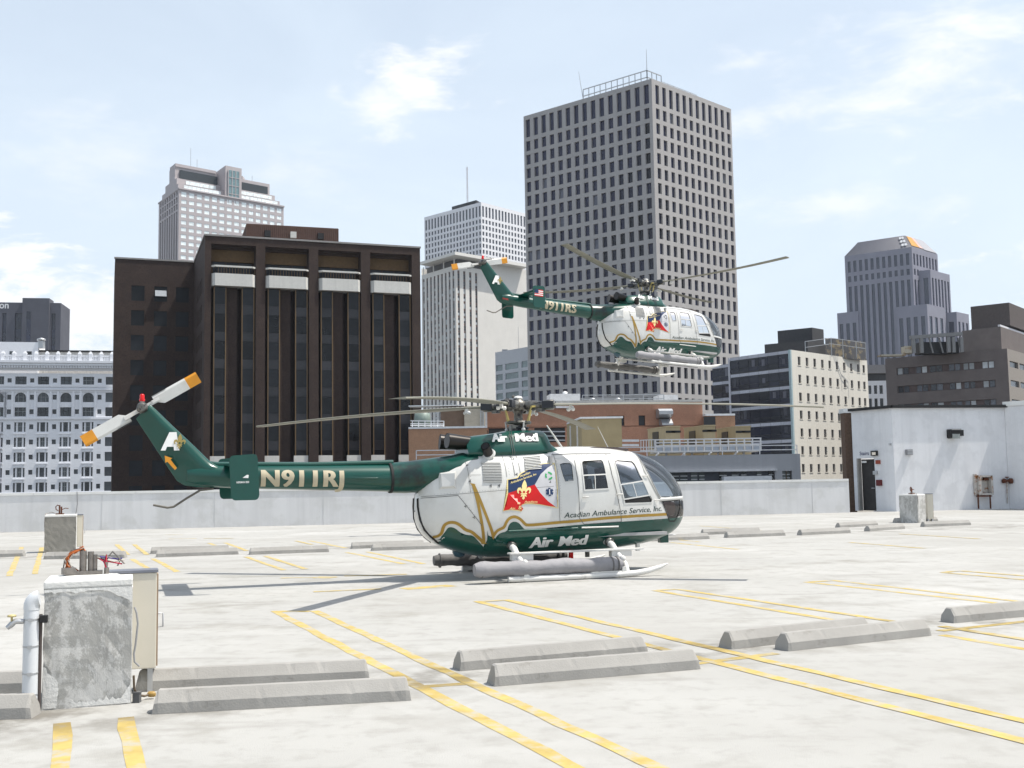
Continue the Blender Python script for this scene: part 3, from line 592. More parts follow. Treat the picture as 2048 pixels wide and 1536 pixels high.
for i in range(120): bal.box((*hp(LH*(i+.5)/120, -.6), z0+2.5), (.22, .3, 1.2), hz)
for i in range(17):
    c = hp(LH*(i+.5)/17, -.6); bal.box((*c, z0+2.7), (.7, .7, 1.9), hz); bal.box((*c, z0+3.9), (.9, .5, .6), hz, None, .3)
for s in bay[1:-1]:
    for d in (-.68, .68): B.mb('pilaster', Mho).box((*hp(s+bw*d, -.12), (low[2][0]+low[1][1])/2), (.45, .24, low[1][1]-low[2][0]+1), hz)
bkh = -n*20; B.face(Rh, Rh.xy+bkh, GRD, zc, Mho); B.mb('roof', roofm).quad((*Lh.xy, zc), (*Rh.xy, zc), (*(Rh.xy+bkh), zc), (*(Lh.xy+bkh), zc))
# attic storey behind the balustrade
pa_, pb_ = hp(H(-300, 480)[0], 5), hp(H(245, 480)[0], 5); za = H(150, 400)[1]+1.2
B.mb('attic', Mho).prism([tuple(x) for x in (pa_, pb_, pb_+bkh*.4, pa_+bkh*.4)], zc-1, za)
pa2, pb2 = hp(H(245, 480)[0], 6), hp(LH, 6); zb_ = H(500, 452)[1]+.9
B.mb('attic', mat('attic_wall', (.6, .58, .55), streak=.3)).prism([tuple(x) for x in (pa2, pb2, pb2+bkh*.4, pa2+bkh*.4)], zc-1, zb_)
B.mb('attic_cap', M_black).prism([tuple(x) for x in (pa2+n*.2, pb2+n*.2, pb2, pa2)], zb_-.25, zb_+.12)
for x in (55, 175, -70, -190): B.w.append(((*hp(H(x, 470)[0], 4.97), za-3.1), 1.25, 2.1, hz, gh, 'window'))
for x in (310, 375, 555, 680): B.w.append(((*hp(H(x, 470)[0], 5.97), zb_-2.0), 1.2, 1.8, hz, gh, 'window'))
p = hp(H(265, 440)[0], 5.5); B.mb('roof_vent', M_steel).box((*p, za-.5), (1.2, 1.2, 1.6)); B.mb('roof_vent', M_steel).lathe([(.1, 0), (1.0, .2), (.9, .5), (.05, .8)], (p.x, p.y, za+.3), 'z', 10)
B.finish()

# --- dark slab hotel behind it, end of its roof sign in view
Mdk = mat('charcoal_cladding', (.085, .087, .105), rough=.7, var=.1, scale=.2); gk = G('charcoal_glass', (.012, .014, .035), .1)
Rk = at(122, 606, 420); zk = Rk.z; Lk = gnd(-220, 606-4, zk); e = (Rk.xy-Lk.xy).normalized(); n = Vector((e.y, -e.x)); hk = math.atan2(e.y, e.x); LK = (Rk.xy-Lk.xy).length
B = Bld('charcoal_slab_tower', 'dark charcoal slab tower behind the white hotel with white sign letters', Lk)
KX = lambda x: on_face(Lk, Rk, x/3.657, 660)[0]; KZ = lambda y: on_face(Lk, Rk, 60, 580+y/3.657)[1]; kp = lambda u, d: Lk.xy+e*u-n*d
strips = sorted([(KX(x0), KX(x1)) for x0, x1 in ((-250, -215), (-140, -110), (15, 45), (108, 158), (200, 230), (375, 405))])
B.face(Lk, Rk, GRD, zk, Mdk, strips, [(GRD+2, KZ(170))], .8)
for a, b in strips:
    z = KZ(170)
    while z > GRD+5: B.w.append(((*kp((a+b)/2, .7), z-1.5), b-a-.02, 3.1, hk, gk, 'window')); z -= 3.1
pr_ = [(KX(165), -1.2), (KX(362), -1.2), (KX(362), 6), (KX(165), 6)]
B.mb('stair_core', Mdk).prism([tuple(kp(*q)) for q in pr_], GRD, KZ(62))
for a, b in ((200, 230), ):
    z = KZ(160)
    while z > GRD+5: B.w.append(((*kp((KX(a)+KX(b))/2, -1.22), z-1.5), KX(b)-KX(a), 3.08, hk, gk, 'window')); z -= 3.1
bk = -n*16; B.face(Rk, Rk.xy+bk, GRD, zk, Mdk); B.mb('roof', roofm).quad((*Lk.xy, zk), (*Rk.xy, zk), (*(Rk.xy+bk), zk), (*(Lk.xy+bk), zk))
Mlet = mat('sign_white', (.75, .75, .75))
c0 = kp(KX(-8), -.12); letters('sign_letters', 'on', Vector((*c0, KZ(136)))-B.o, (*e, 0), (0, 0, 1), KX(60)-KX(-8), KZ(105)-KZ(136)+.9, Mlet, B.root, fat=.02)
B.finish()

# --- slate blue postmodern tower
Msl = mat('slate_granite', (.225, .225, .27), rough=.75, var=.06, scale=.2); gsl = G('slate_glass', (.05, .06, .10), .12); Msr = mat('slate_roof', (.085, .087, .105), rough=.7)
def fz(C, L, Rr, zlo, zhi, m, nl, nr, B, glass_=gsl, wl=.5, band=None, margin=2.):
    """block with full-height window stripes on its two near faces"""
    C, L, Rr = C.xy if len(C) > 2 else C, L.xy if len(L) > 2 else L, Rr.xy if len(Rr) > 2 else Rr; K = L+Rr-C
    for A_, B_, N in ((L, C, nl), (C, Rr, nr)):
        W = (B_-A_).length; vs = [(zlo+.5, zhi-margin)] if not band else [(zlo+.5, band-1.2), (band+1.2, band+4.4), (band+6.4, zhi-margin)]
        if N: B.face(A_, B_, zlo, zhi, m, spread(W*.5/N+W*.02, W-W*.5/N-W*.02, N, W/N*wl), vs, .5, glass_)
        else: B.face(A_, B_, zlo, zhi, m)
    B.face(Rr, K, zlo, zhi, m); B.face(K, L, zlo, zhi, m); B.mb('roof', m).quad((*L, zhi), (*C, zhi), (*Rr, zhi), (*K, zhi)); return K
C_ = at(1823, 494, 560); z1 = C_.z; Lf = gnd(1689, 513, z1); Rr = gnd(1875, 509, z1)
B = Bld('slate_tower', 'distant slate blue tower with stepped shoulders and a sloping roof with an orange corner mark', C_)
KK = fz(C_, Lf, Rr, GRD, z1, Msl, 11, 8, B, band=on_face(Lf, C_, 1800, 545)[1]-3, margin=3)
zr_ = at(1805, 474, 570).z; ins = lambda p: p.lerp((C_.xy+KK)/2, .30)
B.mb('sloping_roof', Msr).loft([[(*p, z1) for p in (Lf.xy, C_.xy, Rr.xy, KK)], [(*ins(p), zr_) for p in (Lf.xy, C_.xy, Rr.xy, KK)]])
def onroof(f, g, side):  # a point of one roof slope, f along the eave, g up the slope
    a, b = (C_.xy, Rr.xy) if side else (Lf.xy, C_.xy); p0_ = a.lerp(b, f); p1_ = ins(a).lerp(ins(b), f); q = p0_.lerp(p1_, g); nn = (b-a).normalized(); nn = Vector((nn.y, -nn.x)); return (*(q+nn*.25), z1+(zr_-z1)*g+.15)
B.mb('roof_mark', mat('orange_mark', (.5, .25, .05))).quad(onroof(.02, .12, 1), onroof(.33, .12, 1), onroof(.30, .95, 1), onroof(.06, .95, 1))
B.mb('roof_mark_pale', mat('pink_mark', (.55, .36, .33))).quad(onroof(.34, .12, 1), onroof(.48, .12, 1), onroof(.44, .95, 1), onroof(.31, .95, 1))
B.mb('roof_slope_pale', mat('pale_slope', (.33, .33, .35))).quad(onroof(.49, .05, 1), onroof(.98, .05, 1), onroof(.95, .97, 1), onroof(.45, .97, 1))
for i in range(3):
    for j in range(2):
        a, g = .87+.048*j, .15+.28*i; B.mb('roof_emblem', Mlet).quad(onroof(a, g, 0), onroof(a+.04, g+.03, 0), onroof(a+.045, g+.2, 0), onroof(a+.005, g+.17, 0))
lo_ = lambda a, b: C_.xy+(Lf.xy-C_.xy)*a+(Rr.xy-C_.xy)*b
zA = on_face(Lf, C_, 1690, 558)[1]; fz(lo_(.9, .25), lo_(1.06, .25), lo_(.9, .8), GRD, zA, Msl, 1, 0, B)
zB = on_face(Lf, C_, 1690, 618)[1]-2; fz(lo_(.82, -.03), lo_(1.14, -.03), lo_(.82, .9), GRD, zB, Msl, 3, 0, B, margin=6)
zC = on_face(C_, Rr, 1850, 534)[1]-3; fz(lo_(-.16, .24), lo_(.1, .24), lo_(-.16, 1.0), GRD, zC, Msl, 2, 6, B, margin=4)
zD = on_face(C_, Rr, 1850, 601)[1]-4; fz(lo_(-.20, -.06), lo_(.24, -.06), lo_(-.20, .6), GRD, zD, Msl, 4, 3, B, margin=6)
fz(lo_(-.3, .80), lo_(.0, .80), lo_(-.3, 1.3), GRD, zD-2, Msl, 2, 3, B, margin=5)
B.finish(0)

# --- cream and dark glass office building
Mcm = mat('cream_stucco', (.67, .64, .57), rough=.9, var=.04, streak=.12); gkc = G('curtain_glass', (.006, .007, .018), .1, .6, .35); Mspw = mat('white_spandrel', (.42, .43, .48), rough=.5, rand=.1)
C_ = at(1582, 699.5, 215); zt = C_.z; Lf = gnd(1459, 716, zt); Rr = gnd(1734, 720.5, zt)
B = Bld('cream_office_building', 'office building with a cream stucco side and a dark glass front with white spandrel strips', C_)
K_ = Lf.xy+Rr.xy-C_.xy; CX = lambda x, y: on_face(C_, Rr, 1410+x/4.656, 640+y/4.656)
cu_ = [CX(x, 400)[0] for x in (878, 951, 1022, 1093, 1161, 1229, 1296, 1361, 1425, 1476)]
rw = [(CX(880, 420+166.5*k)[1], CX(880, 342+166.5*k)[1]) for k in range(9)][::-1]
B.face(C_, Rr, GRD, zt, Mcm, [(u_-.52, u_+.52) for u_ in cu_], rw, .3, G('sash_glass', (.03, .02, .02), .2, .7))
mfr = mat('dark_sash', (.02, .015, .014))
e = (Rr.xy-C_.xy).normalized(); n = Vector((e.y, -e.x))
for u_ in cu_:
    for z0, z1_ in rw[2:]:
        for k in (1, 2, 3): c = C_.xy+e*u_-n*.22; B.mb('glazing_bar', mfr).box((*c, z0+(z1_-z0)*k/4), (1.0, .06, .07), math.atan2(e.y, e.x))
        c = C_.xy+e*u_+n*.06; B.w.append(((*c, z0-.08), 1.3, .14, math.atan2(e.y, e.x), Mcm, 'sill'))
DZ = lambda y: on_face(Lf, C_, 1410+790/4.656, 640+y/4.656)[1]; sp = (DZ(475)-DZ(1140))/4; W = (C_.xy-Lf.xy).length; ed = (C_.xy-Lf.xy)/W; nd = Vector((ed.y, -ed.x)); hd = math.atan2(ed.y, ed.x)
B.face(Lf, C_, GRD, zt, mat('curtain_frame', (.02, .021, .026), rough=.4)); B.face(Rr, K_, GRD, zt, Mcm); B.face(K_, Lf, GRD, zt, Mcm); B.mb('roof', roofm).quad((*Lf.xy, zt-.3), (*C_.xy, zt-.3), (*Rr.xy, zt-.3), (*K_, zt-.3))
def curtain(P0, wdt, nc, ztop, nrow):
    cw = wdt/nc
    for k in range(nrow):
        zt_ = ztop-sp*k
        for i in range(nc):
            c = P0+ed*(cw*(i+.5)); c1 = c+nd*.06; c2 = c+nd*.09
            B.w.append(((*c2, zt_-.32), cw-.08, .62, hd, Mspw, 'spandrel_panel'))
            B.w.append(((*c1, zt_-.62-.95), cw-.10, 1.55, hd, gkc, 'window')); B.w.append(((*c1, zt_-.62-2.2), cw-.10, .75, hd, gkc, 'window'))
            if random.random() < .3: B.w.append(((*c2, zt_-.62-random.uniform(.8, 1.6)), cw*.3, random.uniform(.9, 1.7), hd, mat('curtain_blind', (.10, .10, .12), rand=.5), 'blind'))
curtain(Lf.xy, W-.6, 6, zt-.05, 10)
p = C_.xy-ed*.25+nd*.1; B.mb('corner_post', mat('teal_post', (.35, .45, .47))).box((*p, (zt+GRD)/2), (.5, .4, zt-GRD), hd)
p = Lf.xy+nd*.12; B.mb('corner_post', mat('white_post', (.5, .5, .54))).box((*p, (zt+GRD)/2), (.35, .4, zt-GRD), hd)
# lower wing to the left of the glass front
zl = on_face(Lf, C_, 1457, 727)[1]; P0 = Lf.xy-ed*((at(1420, 735, 225).xy-Lf.xy).length*.98)-nd*.6
B.face(P0, Lf.xy-nd*.6, GRD, zl, MATS['curtain_frame']); q2 = P0-nd*14; B.face(q2, P0, GRD, zl, Mcm); B.mb('roof', roofm).quad((*P0, zl), (*(Lf.xy-nd*.6), zl), (*(Lf.xy-nd*14), zl), (*q2, zl))
curtain(P0, (Lf.xy-nd*.6-P0).length, 2, zl-.05, 9)
# roof plant
Mpl = mat('plant_dark', (.045, .045, .048), rough=.8, var=.15)
def upbox(x0, x1, y, Yd, z_lo, dpt, m, part, B=B, lift=0):
    a, b = at(x0, y, Yd), at(x1, y, Yd*1.0); B.mb(part, m).prism([(a.x, a.y), (b.x, b.y), (b.x+dpt*.3, b.y+dpt), (a.x+dpt*.3, a.y+dpt)], z_lo, a.z)
def corner_box(cx, cy, lx, ly, rx, ry, Yd, z_lo, m, part, B):
    c = at(cx, cy, Yd); l_, r_ = gnd(lx, ly, c.z).xy, gnd(rx, ry, c.z).xy; k_ = l_+r_-c.xy; B.mb(part, m).prism([tuple(c.xy), tuple(r_), tuple(k_), tuple(l_)], z_lo, c.z); return c.z
corner_box(1615, 681, 1529, 689, 1660, 690, 224, zt-.3, Mpl, 'plant_room', B); corner_box(1624, 655, 1555, 662, 1647, 659, 232, zt-.3, Mpl, 'plant_room', B)
corner_box(1700, 680, 1650, 676, 1731, 684, 231, zt-.3, mat('tower_tank', (.07, .07, .075), alt=(.25, .2, .12), altscale=.8), 'cooling_tower', B)
mr = B.mb('roof_railing', M_steel); pts = [at(x, y, Yd) for x, y, Yd in ((1610, 683, 221), (1662, 676, 226), (1712, 683, 229), (1731, 686, 231))]
for a, b in zip(pts[:-1], pts[1:]): mr.bar(a, b, .1); mr.bar(a-Vector((0, 0, 1.2)), b-Vector((0, 0, 1.2)), .1)
for p in pts+[at(1685, 678, 228)]: mr.bar((p.x, p.y, zt-.3), p, .12)
B.finish()

# --- small white building between
Mws = mat('white_small', (.58, .58, .6), rough=.85, var=.05); Lf = at(1725, 762, 262); Rr = at(1785, 762, 262); z1 = Lf.z
B = Bld('narrow_white_building', 'sliver of a white building with dark windows between the cream and the taupe blocks', Lf)
o = lambda x, y: on_face(Lf, Rr, x, y)
us = [(o(1737, 780)[0], o(1743, 780)[0]), (o(1748, 780)[0], o(1754.5, 780)[0]), (o(1759, 780)[0], o(1766, 780)[0])]
B.face(Lf, Rr, GRD, z1, Mws, us, [(o(1740, 788+26*k)[1], o(1740, 771+26*k)[1]) for k in range(6)][::-1], .4, gh)
B.face(Rr, (Rr.x, Rr.y+12), GRD, z1, Mws); B.mb('roof', roofm).quad((*Lf.xy, z1), (*Rr.xy, z1), (Rr.x, Rr.y+12, z1), (Lf.x, Lf.y+12, z1))
B.mb('penthouse', Mpl).prism([(Lf.x+1, Lf.y+3), (Rr.x, Lf.y+3), (Rr.x, Lf.y+9), (Lf.x+1, Lf.y+9)], z1, o(1740, 745)[1]); B.mb('penthouse_slab', mat('taupe_slab', (.2, .19, .19))).prism([(Lf.x+.5, Lf.y+2), (Rr.x, Lf.y+2), (Rr.x, Lf.y+10), (Lf.x+.5, Lf.y+10)], o(1740, 745)[1]+.01, o(1740, 728)[1])
B.finish()

# --- taupe brick building with stepped plant floors
Mtp = mat('taupe_brick', (.135, .115, .108), rough=.9, var=.12, scale=.5); gtp = G('taupe_glass', (.05, .055, .065), .2, .9)
C_ = at(2014, 697, 190); zt = C_.z; Lf = gnd(1770, 717.3, zt); vl = Lf.xy-C_.xy; nv = Vector((-vl.y, vl.x)).normalized(); nv = nv if nv.y > 0 else -nv; Rr = C_.xy+nv*30
B = Bld('taupe_brick_building', 'taupe brick building with paired windows in bands and stepped plant rooms at the right', C_)
TX = lambda x, y: on_face(Lf, C_, 1750+x/6.4, 590+y/6.4)
us = [];
for x0, x1 in ((285, 345), (358, 420), (525, 585), (598, 658), (700, 770), (780, 850), (945, 1010), (1025, 1085), (1130, 1190), (1205, 1265), (1375, 1440), (1455, 1520)): us.append((TX(x0, 950)[0], TX(x1, 950)[0]))
bandz = [(TX(1450, 932+245*k)[1], TX(1450, 852+245*k)[1]) for k in range(6)]
# recessed band with panels between the windows
u0_, u1_ = us[0][0]-.15, us[-1][1]+.15
B.face(Lf, C_, GRD, zt, Mtp, [(u0_, u1_)], [(a-.1, b+.1) for a, b in bandz][::-1], .3)
e = (C_.xy-Lf.xy).normalized(); n = Vector((e.y, -e.x)); ht = math.atan2(e.y, e.x)
for a, b in bandz:
    c = Lf.xy+e*((u0_+u1_)/2)-n*.36; B.mb('band_panel', mat('brown_panel', (.085, .06, .055), rough=.7)).box((*c, (a+b)/2), (u1_-u0_, .1, b-a+.2), ht)
    for q0, q1 in us: c = Lf.xy+e*((q0+q1)/2)-n*.27; B.w.append(((*c, (a+b)/2), q1-q0, b-a, ht, random.choice((gtp, gtp, gtp, G('taupe_blind', (.35, .37, .38), .3))), 'window'))
B.face(C_, Rr, GRD, zt, mat('taupe_brick_pale', (.25, .225, .2), rough=.9, var=.08), [(1.2+6.3*k, 6.6+6.3*k) for k in range(4)], [(a, b) for a, b in bandz][::-1], .4, gtp)
K_ = Lf.xy+Rr-C_.xy; B.face(Rr, K_, GRD, zt, Mtp); B.face(K_, Lf, GRD, zt, Mtp); B.mb('roof', roofm).quad((*Lf.xy, zt-.2), (*C_.xy, zt-.2), (*Rr, zt-.2), (*K_, zt-.2))
c2 = at(2001, 653, 195); l2 = gnd(1924, 662, c2.z).xy; r2 = c2.xy+nv*22; B.mb('plant_room', Mtp).prism([tuple(c2.xy), tuple(r2), tuple(l2+nv*22), tuple(l2)], zt-.2, c2.z)
B.mb('plant_room_cap', Mws).prism([tuple(c2.xy-nv*.15), tuple(r2), tuple(r2-e*.4), tuple(c2.xy-nv*.15-e*.4)], c2.z+.003, c2.z+.35)
c3 = at(2018, 605, 199); l3 = gnd(1941, 613.5, c3.z).xy; r3 = c3.xy+nv*16
zs = c3.z-4.2; B.mb('plant_tower', mat('taupe_dark', (.09, .075, .07), rough=.9)).prism([tuple(c3.xy), tuple(r3), tuple(l3+nv*16), tuple(l3)], zs, c3.z)
B.mb('plant_tower_base', mat('taupe_dark', (.09, .075, .07))).loft([[(*q, c2.z) for q in (c3.xy-e*.6, r3-e*.6, l3+nv*16-e*1.0, l3-e*1.2)], [(*q, zs) for q in (c3.xy-e*1.2, r3-e*1.2, l3+nv*16, l3)]])
fr = B.mb('roof_frame', mat('frame_grey', (.2, .2, .2))); fp = lambda x, y, d=0: at(x, y, 193.0+d)
for x in (1826, 1842, 1896, 1906, 1922): a, b = fp(x, 674), fp(x, 703); fr.bar((a.x, a.y, zt-.2), a, .55)
for d in (0, 3): a, b = fp(1820, 675, d), fp(1924, 667.5, d); fr.bar(a, b, .6)
a, b = fp(1846, 704), fp(1924, 698); B.mb('plant_louvre', M_black).prism([(a.x, a.y+1.2), (b.x, b.y+1.2), (b.x, b.y+4), (a.x, a.y+4)], zt-.2, a.z+1.9)
for x in (1858, 1878, 1915): a = fp(x, 676, .5); b = fp(x+8, 703, .5); fr.bar(a, (b.x, b.y, zt-.2), .22); 
a, b = fp(1810, 692), fp(1827, 690.5); B.mb('plant_cabinet', mat('plant_cream', (.4, .37, .3), alt=(.25, .16, .08), altscale=1)).prism([(a.x, a.y), (b.x, b.y), (b.x, b.y+2), (a.x, a.y+2)], zt-.2, a.z)
a, b = fp(1762, 709), fp(1812, 705); B.mb('pipe_run', MATS['plant_cream']).prism([(a.x, a.y), (b.x, b.y), (b.x, b.y+2), (a.x, a.y+2)], zt-.6, a.z)
B.finish()
# ------------------------------------------------------------------ low neighbours between the deck and the towers
Mrb = mat('red_brick', (.41, .215, .14), rough=.9, var=.12, scale=2, alt=(.34, .17, .11), altscale=9, altlo=.45, althi=.65, streak=.1)
Mob = mat('orange_brick', (.42, .245, .15), rough=.9, var=.12, scale=2, alt=(.35, .19, .115), altscale=9, altlo=.45, althi=.65)
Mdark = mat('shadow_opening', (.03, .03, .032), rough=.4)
ZM = lambda x, y: (840+x/2.6256, 770+y/2.6256)
YB = 118.0
La, Ra = at(*ZM(345, 108), YB), at(*ZM(1482, 88), YB*1.02); zt = Ra.z; La = Vector((La.x, La.y, zt))
B = Bld('red_brick_building', 'long low red brick building with a flat roof behind the parked helicopter cabin', La)
e = (Ra.xy-La.xy).normalized(); n = Vector((e.y, -e.x)); hb = math.atan2(e.y, e.x); LB_ = (Ra.xy-La.xy).length
bu = lambda x, y: on_face(La, Ra, *ZM(x, y))
op = [(bu(360, 230)[0], bu(470, 230)[0]), (bu(600, 240)[0], bu(762, 240)[0]), (bu(980, 150)[0], bu(1072, 150)[0]), (bu(1148, 190)[0], bu(1183, 190)[0])]
zs_ = [(bu(700, 300)[1], bu(700, 218)[1]), (bu(1160, 219)[1], bu(1160, 160)[1])]
B.face(La, Ra, GRD, zt, Mrb, op, zs_, .35, Mdark, skip=lambda i, j: (j == 0) != (i < 2), wname='opening')
B.mb('roof', roofm).quad((*La.xy, zt-.3), (*Ra.xy, zt-.3), (*(Ra.xy-n*25), zt-.3), (*(La.xy-n*25), zt-.3)); B.face(Ra, Ra.xy-n*25, GRD, zt, Mrb); B.face(La.xy-n*25, La, GRD, zt, Mrb)
B.mb('roof_flashing', mat('pale_flashing', (.5, .49, .46))).prism([tuple(x) for x in (La.xy+n*.1, Ra.xy+n*.1+e*.1, Ra.xy-n*.3+e*.1, La.xy-n*.3)], zt+.003, zt+.25)
# door jamb patch, drain pipe, lower right annex, window bars
c = La.xy+e*bu(1025, 150)[0]+n*.05; jb = MB(); jb.box(Vector((*c, (bu(1025, 240)[1]+bu(1025, 132)[1])/2))-B.o, (bu(1078, 150)[0]-bu(975, 150)[0]+.25, .08, bu(1025, 132)[1]-bu(1025, 240)[1]), hb); 
for y in (245, 268, 290): a, b = bu(600, y), bu(762, y); B.mb('opening_bar', M_steel).bar((*(La.xy+e*a[0]+n*.05), a[1]), (*(La.xy+e*b[0]+n*.05), b[1]), .12)
a = bu(340, 115); b = bu(340, 225); B.mb('drain_pipe', Mlet).bar((*(La.xy+n*.15), a[1]), (*(La.xy+n*.15), b[1]), .25); a = bu(342, 116); b = bu(805, 117); B.mb('conduit', Mlet).bar((*(La.xy+e*a[0]+n*.2), a[1]), (*(La.xy+e*b[0]+n*.2), b[1]), .2)
p0_ = Ra.xy+n*.02; za = bu(1500, 165)[1]; q0 = p0_+e*3.3; B.mb('annex', Mob).prism([tuple(x) for x in (p0_+n*1, q0+n*1, q0-n*6, p0_-n*6)], GRD, za)
B.mb('annex_cap', Mlet).prism([tuple(x) for x in (p0_+n*1.1, q0+n*1.1, q0-n*6, p0_-n*6)], za+.003, za+.22)
c = La.xy+e*(bu(1507, 200)[0])+n*1.03; B.w.append(((*c, bu(1507, 202)[1]), 1.3, 1.4, hb, Mdark, 'opening'))
for x in (932, 1068): c = La.xy+e*bu(x, 70)[0]-n*3; B.mb('roof_vent', M_steel).lathe([(.2, 0), (.2, .7), (.42, .75), (.4, .9), (.1, 1.05)], (*c, zt-.3), 'z', 10)
for x0, x1, h in ((700, 860, 1.5), (1285, 1385, 1.3)): c = La.xy+e*(bu(x0, 70)[0]+bu(x1, 70)[0])/2-n*4; B.mb('roof_box', Mlet).box((*c, zt-.3+h/2), (bu(x1, 70)[0]-bu(x0, 70)[0], 3, h), hb)
c = La.xy+e*bu(790, 50)[0]-n*4; B.mb('roof_box_vent', Mlet).lathe([(.25, 0), (.28, .3), (.1, .4)], (*c, zt+1.2), 'z', 10)
rl = B.mb('roof_railing', M_steel); rail(rl, [La.xy+e*bu(860, 90)[0]-n*.8, La.xy+e*bu(1290, 90)[0]-n*.8], zt, .9, 2.2, .08, 2)
B.finish()
# sheet metal hood on the brick wall
hood = empty('vent_hood', (0, 0, 0)); c = La.xy+e*bu(1275, 170)[0]+n*.02; hood.location = (*c, bu(1275, 130)[1]); hood.rotation_euler = (0, 0, hb)
tag(hood, 'bent galvanised duct hood sticking out of the red brick wall', 'vent')
zz0 = lambda y: bu(1275, y)[1]-bu(1275, 130)[1]; wv = (bu(1312, 170)[0]-bu(1240, 170)[0])
mb = MB(); prof = [(0, zz0(128)), (-1.1, zz0(128)), (-1.6, zz0(140)), (-1.6, zz0(158)), (-.9, zz0(172)), (0, zz0(178))]
mb.add([(x, y, z) for x in (-wv/2, wv/2) for y, z in prof], [tuple(range(6)), tuple(range(11, 5, -1))]+[(i, (i+1) % 6, 6+(i+1) % 6, 6+i) for i in range(6)]); mb.build('duct', M_steel, hood)
mb = MB(); prof = [(0, zz0(180)), (-.7, zz0(180)), (-1.5, zz0(205)), (-1.5, zz0(214)), (0, zz0(214))]
mb.add([(x, y, z) for x in (-wv*.3, wv*.5) for y, z in prof], [tuple(range(5)), tuple(range(9, 4, -1))]+[(i, (i+1) % 5, 5+(i+1) % 5, 5+i) for i in range(5)]); mb.build('lower_duct', M_steel, hood)
# orange brick annex on the left with roof rails and tank
La2, Ra2 = at(*ZM(-60, 232), 112), at(*ZM(352, 232), 112)
B = Bld('orange_brick_annex', 'lower orange brick annex with pale roof walls left of the red brick building', La2); z2 = La2.z
B.face(La2, Ra2, GRD, z2, Mob); B.mb('roof', roofm).quad((La2.x, La2.y, z2-.2), (Ra2.x, Ra2.y, z2-.2), (Ra2.x, Ra2.y+6, z2-.2), (La2.x, La2.y+6, z2-.2)); B.face(La2.xy+Vector((0, 6)), La2, GRD, z2, Mob)
B.mb('roof_flashing', Mlet).prism([(La2.x, La2.y-.1), (Ra2.x, Ra2.y-.1), (Ra2.x, Ra2.y+.3), (La2.x, La2.y+.3)], z2+.003, z2+.2)
def slab(x0, x1, y0, y1, Y, d, m, part):
    a, b = at(*ZM(x0, y0), Y), at(*ZM(x1, y0), Y); c = at(*ZM(x0, y1), Y); B.mb(part, m).prism([(a.x, a.y), (b.x, b.y), (b.x, b.y+d), (a.x, a.y+d)], c.z, a.z)
slab(232, 338, 112, 236, 115, 2, mat('beige_wall', (.42, .38, .31), rough=.9), 'stair_wall'); slab(108, 231, 124, 226, 115.5, 2, mat('brown_wall', (.16, .11, .08), rough=.9), 'plant_wall'); slab(-60, 232, 108, 113, 115.3, 2, Mlet, 'plant_wall_cap')
lad = B.mb('ladder', M_steel)
for x in (318, 334): a, b = at(*ZM(x, 112), 114.8), at(*ZM(x, 232), 114.8); lad.bar(a, b, .06)
for k in range(15): a, b = at(*ZM(318, 116+8*k), 114.8), at(*ZM(334, 116+8*k), 114.8); lad.bar(a, b, .05)
a = at(*ZM(12, 160), 113.5); B.mb('water_tank', mat('tank_green', (.2, .25, .22), rough=.5)).lathe([(.1, -1.6), (.8, -1.5), (.85, -.4), (.8, .2), (.2, .4)], a, 'z', 16)
for k in range(9): c = at(*ZM(78, 125+9*k), 112.6); d = at(*ZM(104, 125+9*k), 112.6); lad.bar(c, d, .07)
rl = B.mb('roof_railing', Mlet)
for y in (188, 203, 212): a, b = at(*ZM(-50, y), 112.3), at(*ZM(125, y+2), 112.3); rl.bar(a, b, .1)
for x in range(-40, 126, 33): a, b = at(*ZM(x, 188), 112.3), at(*ZM(x, 234), 112.3); rl.bar(a, b, .09)
B.finish()
# tan steel enclosure
a, b = at(*ZM(848, 178), 92), at(*ZM(1058, 178), 92); zt = a.z; l_ = at(*ZM(770, 190), 101)
t = empty('tan_enclosure', (a.x, a.y, 3.0)); tag(t, 'tan sheet metal enclosure standing in front of the red brick wall', 'enclosure'); Mtn = mat('tan_sheet', (.36, .29, .165), rough=.75, var=.08, scale=1)
mb = MB(); kk = (b.xy+l_.xy-a.xy); o3 = Vector((a.x, a.y, 3.0)); mb.prism([tuple(x-o3.xy) for x in (a.xy, b.xy, kk, l_.xy)], -33+3-3, zt-3.0); mb.build('shell', Mtn, t)
mb = MB(); mb.prism([tuple(x-o3.xy) for x in (a.xy+Vector((-.12, -.12)), b.xy+Vector((.12, -.12)), kk, l_.xy)], zt-3+.003, zt-3+.16); mb.build('lid', Mlet, t)
for f in (.25, .72): c = a.xy.lerp(l_.xy, f)+Vector((-.05, -.06))-o3.xy; mb = MB(); mb.box((*c, -2), (.12, .12, 2*(zt-3)+3.5)); mb.build('corner_post', Mlet, t)
